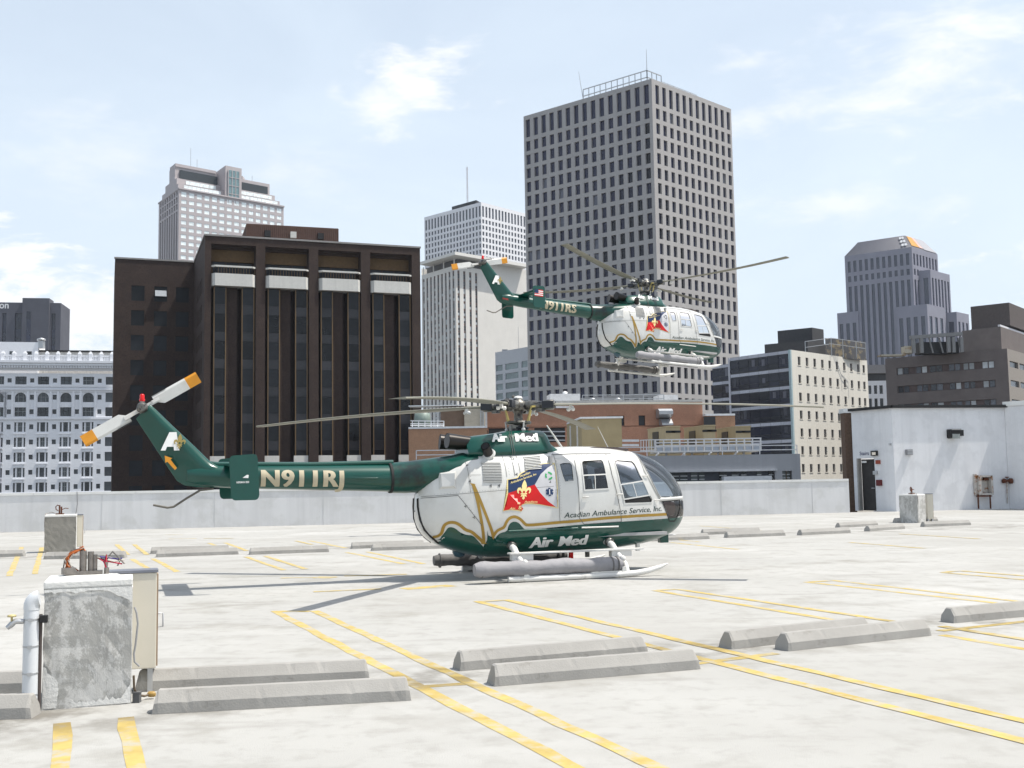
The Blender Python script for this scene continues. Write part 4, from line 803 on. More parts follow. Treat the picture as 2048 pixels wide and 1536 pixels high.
# grey low building with ribbon windows
YJ = 76.0
Lj, Rj = at(838, 914, YJ*.985), at(1600, 907.5, YJ*1.01); zj = Rj.z; Lj = Vector((Lj.x, Lj.y, zj))
Mgj = mat('grey_render', (.27, .28, .30), rough=.9, var=.06, scale=.4, streak=.12)
B = Bld('grey_low_building', 'low grey rendered building with a ribbon of dark windows just beyond the parapet', Lj)
ju = lambda x, y: on_face(Lj, Rj, *ZM(x, y)); e = (Rj.xy-Lj.xy).normalized(); n = Vector((e.y, -e.x)); hj = math.atan2(e.y, e.x)
B.face(Lj, Rj, GRD, zj, Mgj, [(ju(1300, 480)[0], ju(1865, 480)[0]), (ju(1903, 480)[0], ju(1955, 480)[0])], [(ju(1600, 530)[1], ju(1600, 456)[1])], .35)
z0, z1_ = ju(1600, 530)[1], ju(1600, 456)[1]; gj = G('grey_block_glass', (.06, .07, .07), .25, .8); gj2 = mat('ribbon_panel', (.05, .055, .07), rough=.5)
c = Lj.xy+e*(ju(1582, 480)[0])-n*.33; B.mb('ribbon_backing', gj2).box((*c, (z0+z1_)/2), (ju(1865, 480)[0]-ju(1300, 480)[0], .05, z1_-z0), hj)
for x0, x1 in ((1312, 1366), (1368, 1410), (1425, 1462), (1468, 1500), (1575, 1618), (1640, 1680), (1690, 1722), (1772, 1800), (1835, 1862), (1905, 1928), (1930, 1953)):
    c = Lj.xy+e*(ju((x0+x1)/2, 480)[0])-n*.28; w_ = ju(x1, 480)[0]-ju(x0, 480)[0]; B.w.append(((*c, (z0+z1_)/2), w_-.06, z1_-z0, hj, gj, 'window'))
    for k in (1, 2, 3): B.mb('glazing_bar', M_steel).box((*(c+n*.04), z0+(z1_-z0)*k/4), (w_-.06, .04, .05), hj)
B.mb('window_hood', mat('pale_hood', (.4, .41, .43))).box((*(Lj.xy+e*(ju(1582, 450)[0])+n*.1), ju(1582, 449)[1]), (ju(1872, 450)[0]-ju(1290, 450)[0], .25, .14), hj)
B.mb('awning_box', mat('pale_box', (.5, .52, .55))).box((*(Lj.xy+e*(ju(1708, 500)[0])+n*.35), ju(1708, 507)[1]), (ju(1833, 500)[0]-ju(1583, 500)[0], .6, .75), hj)
B.mb('roof', roofm).quad((*Lj.xy, zj-.3), (*Rj.xy, zj-.3), (*(Rj.xy-n*16), zj-.3), (*(Lj.xy-n*16), zj-.3)); B.face(Rj, Rj.xy-n*16, GRD, zj, Mgj); B.face(Lj.xy-n*16, Lj, GRD, zj, Mgj)
rl = B.mb('roof_railing', mat('white_rail', (.55, .56, .58), rough=.5)); pts = [Lj.xy+e*ju(x, 360)[0]-n*.4 for x in (-20, 700, 1060, 1990)]; rail(rl, [pts[0], pts[3]], zj, .62, 2.6, .06, 2)
B.finish()
# screened platform with white rail, air handlers behind it
t = empty('roof_platform', (0, 0, zj)); Yp = 80.0
pl, pr = at(*ZM(1238, 350), Yp), at(*ZM(1790, 350), Yp); t.location = (pl.x, pl.y, zj); tag(t, 'railed steel roof platform with blue grey screen panels on the low grey building', 'platform')
zb = lambda y: at(*ZM(1500, y), Yp).z-zj; Wp = pr.x-pl.x; N = 13
mb = MB(); mb.box((Wp/2, 1.6, zb(348)), (Wp, 3.2, .12)); mb.build('floor', M_steel, t)
for i in range(N): mb = MB(); mb.box((Wp*(i+.5)/N, 0, (zb(346)+zb(318))/2), (Wp/N-.16, .05, zb(318)-zb(346))); mb.build('screen_panel', mat('screen_blue', (.30, .34, .40), rough=.5), t)
for i in range(N): mb = MB(); mb.box((Wp*(i+.5)/N, 0.02, (zb(312)+zb(290))/2), (Wp/N-.2, .04, (zb(290)-zb(312))*.5)); mb.build('rail_infill', M_black, t)
for i in range(N+1): mb = MB(); mb.box((Wp*i/N, -.03, (zb(350)+zb(283))/2), (.09, .09, zb(283)-zb(350))); mb.build('post', mat('white_rail', (.55, .56, .58)), t)
for y in (284, 300, 316): mb = MB(); mb.box((Wp/2, -.09, zb(y)), (Wp+.1, .05, .08)); mb.build('rail', mat('white_rail', (.55, .56, .58)), t)
for i in range(4): mb = MB(); mb.bar((Wp*(i+.1)/4, -.1, zb(352)), (Wp*(i+.1)/4-.4, .6, -.3), .1); mb.bar((Wp*(i+.5)/4, 1.4, zb(350)), (Wp*(i+.5)/4, 1.4, -.3), .14); mb.build('support', mat('white_rail', (.55, .56, .58)), t)
t2 = empty('stair_railing', (*at(*ZM(1160, 345), 79).xy, zj)); tag(t2, 'white stair railing beside the roof platform', 'railing'); mb = MB(); a = at(*ZM(1060, 290), 79); b = at(*ZM(1235, 290), 79); o3 = t2.location
for y in (292, 316): p, q = at(*ZM(1062, y), 79), at(*ZM(1150, y), 79); mb.bar(p-o3, q-o3, .09, .16)
for y in (290, 345): p, q = at(*ZM(1155, y), 79), at(*ZM(1236, y-3), 79); mb.bar(p-o3, q-o3, .06)
for x in range(1160, 1236, 14): p, q = at(*ZM(x, 290), 79), at(*ZM(x, 352), 79); mb.bar(p-o3, q-o3, .045)
mb.build('bars', mat('white_rail', (.55, .56, .58)), t2)
Mac = mat('air_handler_tan', (.36, .29, .175), rough=.7, var=.08, scale=1.2)
def air_handler(x0, xc, x1, y0, y1, label):
    a, b = at(*ZM(xc, y0), 84), at(*ZM(x1, y0), 84); l_ = at(*ZM(x0, y0+2), 88.5); c = at(*ZM(xc, y1+60), 84)
    t = empty('air_handler', (a.x, a.y, zj)); tag(t, label, 'air handler', 'tan air handlers on the low roof'); o3 = Vector((a.x, a.y, zj)); h = a.z-zj
    kk = b.xy+l_.xy-a.xy; P4 = [x-o3.xy for x in (a.xy, b.xy, kk, l_.xy)]
    mb = MB(); mb.prism([tuple(x) for x in P4], -.3, h); mb.build('casing', Mac, t)
    mb = MB(); cen = sum(P4, Vector((0, 0)))/4; mb.prism([tuple(x+(x-cen).normalized()*.1) for x in P4], h+.003, h+.1); mb.build('lid', Mac, t)
    for f in (.3, .72): q = P4[0].lerp(P4[1], f); mb = MB(); mb.box((q.x, q.y-.03, h-.35), (.7, .05, .16)); mb.build('louvre', M_black, t)
    q = P4[0].lerp(P4[3], .55); d = (P4[3]-P4[0]).normalized(); mb = MB(); mb.box((q.x+d.y*-.03, q.y, h-.9), (.06, 1.4, 1.3), math.atan2(d.y, d.x)-math.pi/2); mb.build('intake', Mdark, t)
air_handler(1195, 1292, 1365, 222, 285, 'tan air handler left of the other two on the low roof')
air_handler(1385, 1487, 1550, 217, 280, 'tan air handler in the middle of the three on the low roof')
air_handler(1557, 1658, 1735, 222, 280, 'tan air handler right of the other two, in front of the dark glass front')
# ------------------------------------------------------------------ stair house
Msw = mat('stair_paint', (.69, .695, .71), rough=.85, var=.035, scale=.8, streak=.16, alt=(.63, .635, .65), altscale=1.3, altlo=.5, althi=.6, bump=.15, bscale=14)
C_ = gnd(1793, 1023); zS = on_face(C_, C_+Vector((1, 0, 0)), 1793, 815)[1]; L_ = gnd(1702, 822, zS); D2 = C_.xy+pd*9.0
LX = C_.xy+(L_.xy-C_.xy)
st = empty('stair_house', (*C_.xy, 0)); tag(st, 'white painted stair house with an open dark doorway at the right end of the roof', 'building'); o3 = Vector((*C_.xy, 0))
def sadd(mb, name, m, parent=st): mb.v = [tuple(Vector(v)-o3) for v in mb.v]; return mb.build(name, m, parent)
e1_ = (C_.xy-L_.xy).normalized(); n1 = Vector((e1_.y, -e1_.x)); W1 = (C_.xy-L_.xy).length; f1 = lambda u, d=0: L_.xy+e1_*u-n1*d
du0, zd = on_face(L_, C_, 1713, 917); du1, _ = on_face(L_, C_, 1748.5, 917)
mb = MB()
for (a, b, z0, z1_) in ((0, du0, 0, zS), (du1, W1, 0, zS), (du0, du1, zd, zS)): mb.quad((*f1(a), z0), (*f1(b), z0), (*f1(b), z1_), (*f1(a), z1_))
mb.quad((*f1(du0), 0), (*f1(du0, .25), 0), (*f1(du0, .25), zd), (*f1(du0), zd)); mb.quad((*f1(du1, .25), 0), (*f1(du1), 0), (*f1(du1), zd), (*f1(du1, .25), zd)); mb.quad((*f1(du0, .25), zd), (*f1(du1, .25), zd), (*f1(du1), zd), (*f1(du0), zd))
mb.quad((*C_.xy, 0), (*D2, 0), (*D2, zS), (*C_.xy, zS)); bk2 = Vector((2.9, 6))
mb.quad((*L_.xy, zS-.02), (*C_.xy, zS-.02), (*D2, zS-.02), (*(D2+bk2), zS-.02)); mb.quad((*(L_.xy+bk2), 0), (*L_.xy, 0), (*L_.xy, zS), (*(L_.xy+bk2), zS)); mb.quad((*(D2+bk2), 0), (*(L_.xy+bk2), 0), (*(L_.xy+bk2), zS), (*(D2+bk2), zS))
sadd(mb, 'wall', Msw)
mb = MB(); K = [f1(-.06, -.06), C_.xy+(n1+pn)*.05, D2+pn*.06]
for a, b in zip(K[:-1], K[1:]): mb.bar((*a, zS+.04), (*b, zS+.04), .16, .12)
sadd(mb, 'roof_edge', M_black)
mb = MB(); c = f1((du0+du1)/2+.04, .22); mb.box((*c, zd/2-.02), (du1-du0-.12, .05, zd-.06), math.atan2(e1_.y, e1_.x)); dr_ = sadd(mb, 'door', mat('stair_door', (.03, .027, .026), rough=.6, var=.3))
mb = MB(); c = f1(du1-.2, .16); mb.tube([(*c, 1.0), (*f1(du1-.2, .10), 1.0), (*f1(du1-.32, .10), 1.0)], .02, 6); sadd(mb, 'door_handle', M_steel, dr_)
mb = MB(); c = f1(du0+.28, .17); mb.box((*c, zd-.16), (.26, .03, .09), math.atan2(e1_.y, e1_.x)); sadd(mb, 'door_sign', Mlet, dr_)
mb = MB(); c = f1(du0+.03, .1); mb.box((*c, zd/2), (.1, .2, zd), math.atan2(e1_.y, e1_.x)); sadd(mb, 'door_frame', mat('frame_grey2', (.3, .29, .27)))
# lettering and fittings: (px, py) on the door face
def on1(px, py): u_, z_ = on_face(L_, C_, px, py); return u_, z_
u_, z_ = on1(1719.5, 910.5); u2, _ = on1(1738, 910); z2 = on1(1719, 903.5)[1]
lt = letters('stairs_lettering', 'Stairs', Vector((*f1(u_, -.006), z_))-o3, (*e1_, 0), (0, 0, 1), u2-u_, z2-z_, mat('navy_ink', (.03, .04, .12)), st, fat=.015)
def fit(px, py, w, h, d, name, m, face=1, parent=st):
    mb = MB()
    if face == 1: u_, z_ = on1(px, py); mb.box((*f1(u_, -d/2-.002), z_), (w, d, h), math.atan2(e1_.y, e1_.x))
    else: u_, z_ = on_face(C_, D2, px, py); c = C_.xy+pd*u_+pn*(d/2+.002); mb.box((*c, z_), (w, d, h), math.atan2(pd.y, pd.x))
    return sadd(mb, name, m, parent)
x_ = fit(1750.3, 906.5, .34, .22, .1, 'exit_lamp', M_black); fit(1751, 907, .2, .12, .115, 'lamp_lens', mat('lens', (.8, .72, .6), rough=.3), 1, x_)
fit(1757, 924, .24, .17, .06, 'alarm_plate', mat('rust_red', (.26, .05, .025), rough=.7)); fit(1752, 945.5, .22, .16, .08, 'switch_box', M_steel); fit(1760, 965.5, .27, .26, .1, 'alarm_box', mat('dark_red', (.12, .02, .02)))
fit(1781, 888.5, .09, .09, .06, 'sensor', M_steel)
x_ = fit(1816, 904.5, .27, .24, .16, 'wall_vent', mat('vent_grey', (.24, .24, .25)), 2)
for k in range(3): fit(1816, 901+3.4*k, .25, .035, .175, 'vent_slat', M_steel, 2, x_)
x_ = fit(1902, 868, .42, .36, .34, 'floodlight', M_black, 2); fit(1903, 873, .36, .2, .36, 'floodlight_lens', mat('lens_grey', (.25, .27, .26), rough=.15), 2, x_); fit(1903, 859.5, .44, .05, .4, 'floodlight_hood', mat('hood_grey', (.3, .3, .3)), 2, x_)
fit(1919.5, 866, .2, .26, .14, 'junction_box', M_black, 2)
# taller wall that comes forward at the right edge
P2 = on_face(C_, D2, 2013, 900)[0]; a = C_.xy+pd*P2+pn*.02; fwd = Vector((.62, -.78)); b = a+fwd*9; zT = on_face(a, b, 2020, 812)[1]
tw = empty('side_wall', (*a, 0)); tag(tw, 'taller white wall coming forward at the right edge of the picture', 'wall'); o3b = Vector((*a, 0)); nb2 = Vector((-fwd.y, fwd.x))
q4 = [a, b, b+nb2*4, a+nb2*4]; mb = MB(); mb.prism([tuple(x-o3b.xy) for x in q4], 0, zT); mb.build('wall', Msw, tw)
mb = MB(); q4 = [a-fwd*.05-nb2*.06, b-nb2*.06, b+nb2*4, a+nb2*4-fwd*.05]; mb.prism([tuple(x-o3b.xy) for x in q4], zT+.003, zT+.2); mb.build('coping', M_cope, tw)
# brown brick pier behind the left corner of the stair house
a, b = at(1688, 826, 50.5), at(1706, 826, 50.5); pr2 = empty('brick_pier', (a.x, a.y, 0)); tag(pr2, 'brown brick pier with a pale cap left of the stair house', 'pier')
mb = MB(); mb.box(((b.x-a.x)/2, .3, a.z/2-1.5), (b.x-a.x, .6, a.z+3)); mb.build('shaft', mat('pier_brick', (.13, .085, .06), rough=.9, var=.25, scale=9), pr2)
mb = MB(); mb.box(((b.x-a.x)/2, .3, a.z+.10), (b.x-a.x+.1, .7, .2)); mb.build('cap', M_cope, pr2)
# rusty hose cabinet and valve on the stair house wall
Mru = mat('rusty_white', (.45, .43, .4), rough=.8, alt=(.22, .09, .03), altscale=4, altlo=.5, althi=.62); Mrust = mat('rust', (.10, .035, .018), rough=.9, var=.4, scale=12)
def w2(px, py, d): u_, z_ = on_face(C_, D2, px, py); return Vector((*(C_.xy+pd*u_+pn*d), z_))
ca = w2(1945, 1015, 0); hc = empty('hose_cabinet', (ca.x, ca.y, 0)); tag(hc, 'rust stained white hose cabinet frame on legs against the stair house wall', 'cabinet')
ga = math.atan2(pd.y, pd.x)
def wb(px, py, d, w, h, t_, name, m, parent=hc):
    p = w2(px, py, d); mb = MB(); mb.box(p-Vector((ca.x, ca.y, 0)), (w, t_, h), ga); return mb.build(name, m, parent)
for x in (1952.5, 1975.5): wb(x, 970, .18, .09, .85, .3, 'side', Mru)
for y in (952.5, 988): wb(1964, y, .18, .54, .07, .3, 'rail', Mru)
wb(1964, 970, .05, .44, .78, .04, 'back', Mru); wb(1948, 969, .1, .1, .9, .12, 'standpipe', Mru)
for x in (1951, 1975): wb(x, 1003, .2, .05, .62, .05, 'leg', Mrust)
wb(1963, 992, .2, .56, .05, .3, 'shelf', Mrust); wb(1967, 958, .16, .2, .12, .1, 'nozzle', Mrust)
va = w2(2010, 962, .15); v = empty('rusty_valve', va); tag(v, 'rusty valve pipe sticking out right of the hose cabinet', 'valve'); mb = MB(); mb.lathe([(.06, -.22), (.1, -.2), (.1, -.08), (.05, -.06), (.05, .08), (.12, .1), (.12, .22), (.04, .24)], (0, 0, 0), 'x', 10); mb.build('body', Mrust, v)
mb = MB(); mb.tube([(0, 0, 0), (0, .05, -.3), (0, .08, -.98)], .028, 6); mb.build('pipe', Mru, v); mb = MB(); mb.lathe([(.02, 0), (.02, .14), (.09, .15), (.09, .18), (.01, .19)], (0, 0, 0), 'z', 8); mb.build('handwheel', Mrust, v)
# ------------------------------------------------------------------ helicopters: shape of the cabin pod in its own frame (x nose, y port, z up)
def chaikin(p,n=3):
    p=np.array(p,float)
    for _ in range(n):
        q=[p[0]]
        for a,b in zip(p[:-1],p[1:]): q+= [a*.75+b*.25,a*.25+b*.75]
        q.append(p[-1]); p=np.array(q)
    return p
HT=chaikin([(-1.84,1.12),(-1.83,1.35),(-1.76,1.62),(-1.55,1.86),(-1.2,2.02),(-.8,2.1),(-.3,2.14),(.56,2.165),(1.1,2.175),(1.55,2.16),(1.95,2.1),(2.2,2.04),(2.43,1.96),(2.69,1.8),(2.89,1.6),(3.01,1.41),(3.06,1.22),(3.07,1.08)])
HB=chaikin([(-1.84,1.12),(-1.83,.97),(-1.76,.8),(-1.62,.64),(-1.4,.525),(-1.15,.44),(-.9,.37),(-.6,.33),(-.2,.325),(.5,.34),(1.1,.365),(1.7,.4),(2.25,.46),(2.58,.535),(2.85,.65),(3.0,.8),(3.06,.95),(3.07,1.08)])
def ztop(x): return np.interp(x,HT[:,0],HT[:,1])
def zbot(x): return np.interp(x,HB[:,0],HB[:,1])
XN,XR=3.07,-1.84
def hwid(x):
    f=np.clip((x-.95)/(XN-.95),0,1); b=np.clip((-.35-x)/(-.35-XR),0,1)
    return .765*(1-f**2.5)**(1/2.1)*(1-b**2.6)**(1/2.0)
def zmid(x): return ztop(x)*.42+zbot(x)*.58
def hy(x,z):
    """half-width of the hull at (x,z)"""
    zm=zmid(x); up=(z-zm)/np.maximum(ztop(x)-zm,1e-4); dn=(zm-z)/np.maximum(zm-zbot(x),1e-4)
    t=np.where(z>zm,up,dn); n=np.where(z>zm,2.7,2.5)
    return hwid(x)*np.maximum(1-np.clip(np.abs(t),0,1)**n,0)**(1/n)
GOLD = [(-1.614, 0.7), (-1.549, 0.72), (-1.509, 0.772), (-1.504, 0.857), (-1.478, 0.915), (-1.412, 0.948), (-1.32, 0.939), (-1.24, 0.887), (-1.172, 0.819), (-1.073, 0.791), (-0.984, 0.713), (-0.889, 0.634), (-0.85, 0.59), (-0.883, 0.745), (-0.933, 0.998), (-0.979, 1.266), (-1.043, 1.56), (-0.96, 1.341), (-0.881, 1.13), (-0.796, 0.911), (-0.737, 0.766), (-0.718, 0.698), (-0.67, 0.79), (-0.602, 0.822), (-0.542, 0.845), (-0.509, 0.937), (-0.447, 1.002), (-0.357, 1.017), (-0.267, 0.972), (-0.193, 0.894), (-0.147, 0.862), (0.429, 0.902), (0.63, 0.905), (1.196, 0.945), (1.79, 0.967), (2.5, 0.976)]
GREEN = [(-1.593, 0.639), (-1.508, 0.667), (-1.461, 0.737), (-1.451, 0.839), (-1.409, 0.873), (-1.331, 0.855), (-1.247, 0.778), (-1.147, 0.734), (-1.051, 0.732), (-0.957, 0.644), (-0.806, 0.497), (-0.8, 0.571), (-0.822, 0.802), (-0.786, 0.674), (-0.747, 0.596), (-0.706, 0.603), (-0.662, 0.705), (-0.598, 0.762), (-0.484, 0.776), (-0.472, 0.885), (-0.402, 0.937), (-0.303, 0.923), (-0.227, 0.836), (-0.179, 0.792), (0.433, 0.825), (0.633, 0.845), (1.551, 0.879), (2.529, 0.903)]
FAIR = [(0.348, 2.043), (-0.846, 2.008), (-1.068, 1.993), (-1.276, 1.931), (-1.462, 1.831), (-1.614, 1.706), (-1.727, 1.581), (-1.82, 1.403)]
W1 = [(0.487, 1.864), (0.549, 1.886), (0.68, 1.888), (0.708, 1.853), (0.703, 1.696), (0.695, 1.574), (0.54, 1.56), (0.506, 1.664), (0.488, 1.785)]
W2 = [(0.901, 1.904), (0.945, 1.921), (1.275, 1.931), (1.294, 1.9), (1.304, 1.688), (1.326, 1.442), (0.876, 1.424), (0.874, 1.658), (0.888, 1.869)]
W2S = [(0.875, 1.667), (1.297, 1.679), (1.325, 1.434), (0.876, 1.416)]
W2V = [(1.09, 1.673), (1.076, 1.438)]
W3 = [(1.516, 1.907), (1.563, 1.925), (1.862, 1.905), (1.898, 1.859), (1.962, 1.662), (2.029, 1.536), (2.128, 1.312), (2.175, 1.232), (2.155, 1.188), (1.62, 1.183), (1.594, 1.297), (1.548, 1.508), (1.511, 1.862)]
W3S = [(1.551, 1.5), (2.01, 1.558), (2.117, 1.313), (1.602, 1.253)]
WSL = [(2.008, 2.035), (2.037, 1.895), (2.107, 1.714), (2.192, 1.516), (2.298, 1.318), (2.341, 1.263)]
STRIP = [(2.34, 1.254), (2.587, 1.266), (2.82, 1.277), (2.349, 1.206), (2.814, 1.23)]
CHIN = [(2.396, 1.199), (2.846, 1.211), (2.853, 1.087), (2.773, 0.926), (2.697, 0.848), (2.561, 0.853), (2.488, 0.991)]
DL1 = [(0.778, 1.994), (0.765, 1.765), (0.77, 1.383), (0.779, 0.953), (0.858, 0.855)]
DL2 = [(1.392, 2.017), (1.409, 1.669), (1.476, 1.335), (1.536, 1.019), (1.551, 0.879)]
DL3 = [(2.022, 2.006), (2.062, 1.714), (2.235, 1.39), (2.406, 1.137), (2.513, 0.972)]
TXT = [(0.498, 0.969), (2.379, 1.039), (0.517, 1.062)]
FLAG = [(-0.471, 1.621), (-0.379, 1.629), (-0.296, 1.652), (-0.236, 1.718), (-0.166, 1.741), (-0.1, 1.779), (-0.003, 1.82), (0.108, 1.854), (0.189, 1.877), (0.288, 1.884), (0.407, 1.879), (0.389, 1.78), (0.369, 1.59), (0.371, 1.346), (0.397, 1.127), (0.23, 1.166), (0.081, 1.193), (-0.066, 1.21), (-0.177, 1.213), (-0.251, 1.191), (-0.274, 1.16), (-0.223, 1.125), (-0.253, 1.091), (-0.326, 1.107), (-0.435, 1.123), (-0.569, 1.106), (-0.535, 1.194), (-0.493, 1.275), (-0.483, 1.363), (-0.489, 1.452), (-0.479, 1.535)]
FBLUE = [(-0.47, 1.397), (-0.24, 1.462), (0.001, 1.527)]
FW = [(0.001, 1.527), (0.124, 1.699), (0.262, 1.802), (0.388, 1.861)]
FW2 = [(0.001, 1.527), (0.088, 1.387), (0.217, 1.252), (0.349, 1.156)]
FLEUR = [(-0.191, 1.606), (-0.248, 1.283), (-0.328, 1.395), (-0.09, 1.438)]
STAR = [(0.25, 1.404), (0.254, 1.47)]
EMB = [(0.262, 1.669), (0.272, 1.732)]
FT1 = [(-0.424, 1.541), (0.056, 1.686), (-0.391, 1.581)]
FT2 = [(-0.206, 1.234), (0.03, 1.229), (-0.19, 1.268)]
FT3 = [(-0.245, 1.648), (-0.052, 1.715)]
LV1 = [(-0.855, 1.914), (-0.536, 1.91), (-0.557, 1.577), (-0.869, 1.582)]
LV2 = [(-0.113, 1.994), (0.191, 2.018), (0.149, 1.781), (-0.137, 1.767)]
AM = [(-0.048, 0.487), (0.336, 0.505), (0.478, 0.502), (0.961, 0.516), (-0.097, 0.674)]
SCOOP = [(-1.552, 1.765), (-1.284, 1.775), (-1.31, 1.489), (-1.558, 1.477)]
PANEL = [(-1.816, 1.336), (-1.284, 1.375), (-0.914, 0.88)]
PANEL2 = [(-1.819, 1.361), (-0.487, 1.449), (0.334, 1.494)]
HANDLES = [(0.889, 1.303), (1.516, 1.334), (2.068, 1.642), (2.269, 1.22)]
RUBRAIL = [(-0.474, 0.759), (0.436, 0.79)]
TRI = [(1.591, 0.789), (-0.484, 0.738)]
Mhw = mat('heli_white', (.62, .617, .59), rough=.26, spec=.5, var=.03, scale=2, coat=.5, streak=.10, alt=(.56, .55, .515), altscale=2.5, altlo=.52, althi=.68)
Mhg = mat('heli_green', (.0008, .058, .042), rough=.3, spec=.35, var=.10, scale=3, coat=.5)
Mhl = mat('heli_gold', (.36, .225, .045), rough=.4, metal=.25, var=.08)
Mblade = mat('blade_grey', (.22, .215, .175), rough=.55, var=.08, scale=2); Mhub = mat('hub_metal', (.16, .155, .14), rough=.4, metal=.6, var=.4, scale=14, alt=(.03, .03, .035), altscale=9)
Mhubd = mat('hub_dark', (.02, .022, .028), rough=.4); Mpaint = mat('skid_white', (.66, .65, .62), rough=.45, var=.06, alt=(.35, .33, .29), altscale=5, altlo=.58, althi=.75)
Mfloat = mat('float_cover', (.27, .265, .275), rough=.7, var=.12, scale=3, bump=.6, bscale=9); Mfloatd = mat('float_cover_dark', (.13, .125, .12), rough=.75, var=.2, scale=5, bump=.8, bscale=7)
Mtxtg = mat('lettering_green', (.004, .03, .025)); Mtxtw = mat('lettering_white', (.8, .8, .78)); Mtxtgold = mat('lettering_gold', (.50, .44, .31), rough=.5)
Mnavy = mat('flag_navy', (.014, .035, .10), rough=.35); Mred = mat('flag_red', (.55, .006, .006), rough=.35); Mcream = mat('flag_cream', (.80, .66, .30)); Mgrey = mat('flag_silver', (.52, .52, .54), rough=.35)
Mint = mat('cabin_trim', (.36, .36, .36), rough=.8); Mseat = mat('seat_dark', (.035, .036, .042), rough=.8); Mrub = mat('rubber', (.02, .02, .02), rough=.8); Mbeacon = mat('red_lens', (.6, .01, .01), rough=.15)
Mor = mat('tail_rotor_orange', (.62, .26, .02), rough=.4); Mexh = mat('exhaust_black', (.03, .027, .025), rough=.3, metal=.6); Mseam = mat('seam', (.10, .10, .095)); Mlouv = mat('louvre_shadow', (.36, .36, .345))
Gw = glass('cabin_glass', (.64, .70, .73), .03); Gb = glass('bubble_glass', (.70, .77, .84), .10); Gc = glass('chin_glass', (.30, .25, .24), .04)
def _dup(l, keep):
    out = []
    for i, p in enumerate(l): out += [p]*(3 if i in keep else 1)
    return [tuple(map(float, p)) for p in chaikin(out, 2)]
GOLD = _dup(GOLD, (0, 12, 16, 21, 35)); GREEN = _dup(GREEN, (0, 10, 12, 14, 15, 27))
GREEN = [p for i, p in enumerate(GREEN) if i == 0 or abs(p[0]-GREEN[i-1][0])+abs(p[1]-GREEN[i-1][1]) > 1e-4]; GOLD = [p for i, p in enumerate(GOLD) if i == 0 or abs(p[0]-GOLD[i-1][0])+abs(p[1]-GOLD[i-1][1]) > 1e-4]
def inpoly(poly, x, z):
    c = False; j = len(poly)-1
    for i in range(len(poly)):
        xi, zi = poly[i]; xj, zj = poly[j]
        if (zi > z) != (zj > z) and x < (xj-xi)*(z-zi)/(zj-zi)+xi: c = not c
        j = i
    return c
def shrink(poly, d):
    c = np.mean(np.array(poly), 0); return [tuple(c+(np.array(p)-c)*(1-d/max(.05, np.linalg.norm(np.array(p)-c)))) for p in poly]
def surf(x, z, off, side=-1): return (x, side*(float(hy(np.float64(x), np.float64(z)))+off), z)
def drape(poly, off, grid=.05, side=-1):
    """flat outline in side view, cut into a grid and laid on the pod"""
    bm = bmesh.new(); bm.faces.new([bm.verts.new((x, 0, z)) for x, z in poly]); bmesh.ops.triangulate(bm, faces=bm.faces)
    for ax in (0, 2):
        lo = min(p[0 if ax == 0 else 1] for p in poly); hi = max(p[0 if ax == 0 else 1] for p in poly); k = math.ceil(lo/grid)*grid
        while k < hi:
            co = [0, 0, 0]; no = [0, 0, 0]; co[ax] = k; no[ax] = 1
            bmesh.ops.bisect_plane(bm, geom=bm.verts[:]+bm.edges[:]+bm.faces[:], plane_co=co, plane_no=no); k += grid
    bm.verts.index_update(); mb = MB(); mb.add([surf(v.co.x, v.co.z, off, side) for v in bm.verts], [tuple(v.index for v in f.verts) for f in bm.faces], True); bm.free(); return mb
def ribbon(pts, w, off, side=-1, closed=False, step=.035, mb=None):
    pts = [np.array(p, float) for p in pts]; 
    if closed: pts = pts+[pts[0]]
    d = []
    for a, b in zip(pts[:-1], pts[1:]):
        n_ = max(1, int(np.linalg.norm(b-a)/step)); d += [a+(b-a)*i/n_ for i in range(n_)]
    if not closed: d.append(pts[-1])
    n_ = len(d); L_ = []; R_ = []
    for i, p in enumerate(d):
        a = d[(i-1) % n_] if closed or i else d[0]; b = d[(i+1) % n_] if closed or i < n_-1 else d[-1]; t = b-a; l_ = np.linalg.norm(t); t = t/l_ if l_ > 1e-9 else np.array((1., 0)); nn = np.array((-t[1], t[0]))
        e1 = p-a; e2 = b-p; c = 1.0
        if np.linalg.norm(e1) > 1e-9 and np.linalg.norm(e2) > 1e-9: c = max(.45, math.sqrt(max(0, (1+np.dot(e1, e2)/np.linalg.norm(e1)/np.linalg.norm(e2))/2)))
        L_.append(p+nn*w/2/c); R_.append(p-nn*w/2/c)
    mb = mb or MB(); vs = [surf(*p, off, side) for p in L_]+[surf(*p, off, side) for p in R_]
    mb.add(vs, [(i, (i+1) % n_, n_+(i+1) % n_, n_+i) for i in range(n_ if closed else n_-1)], True); return mb
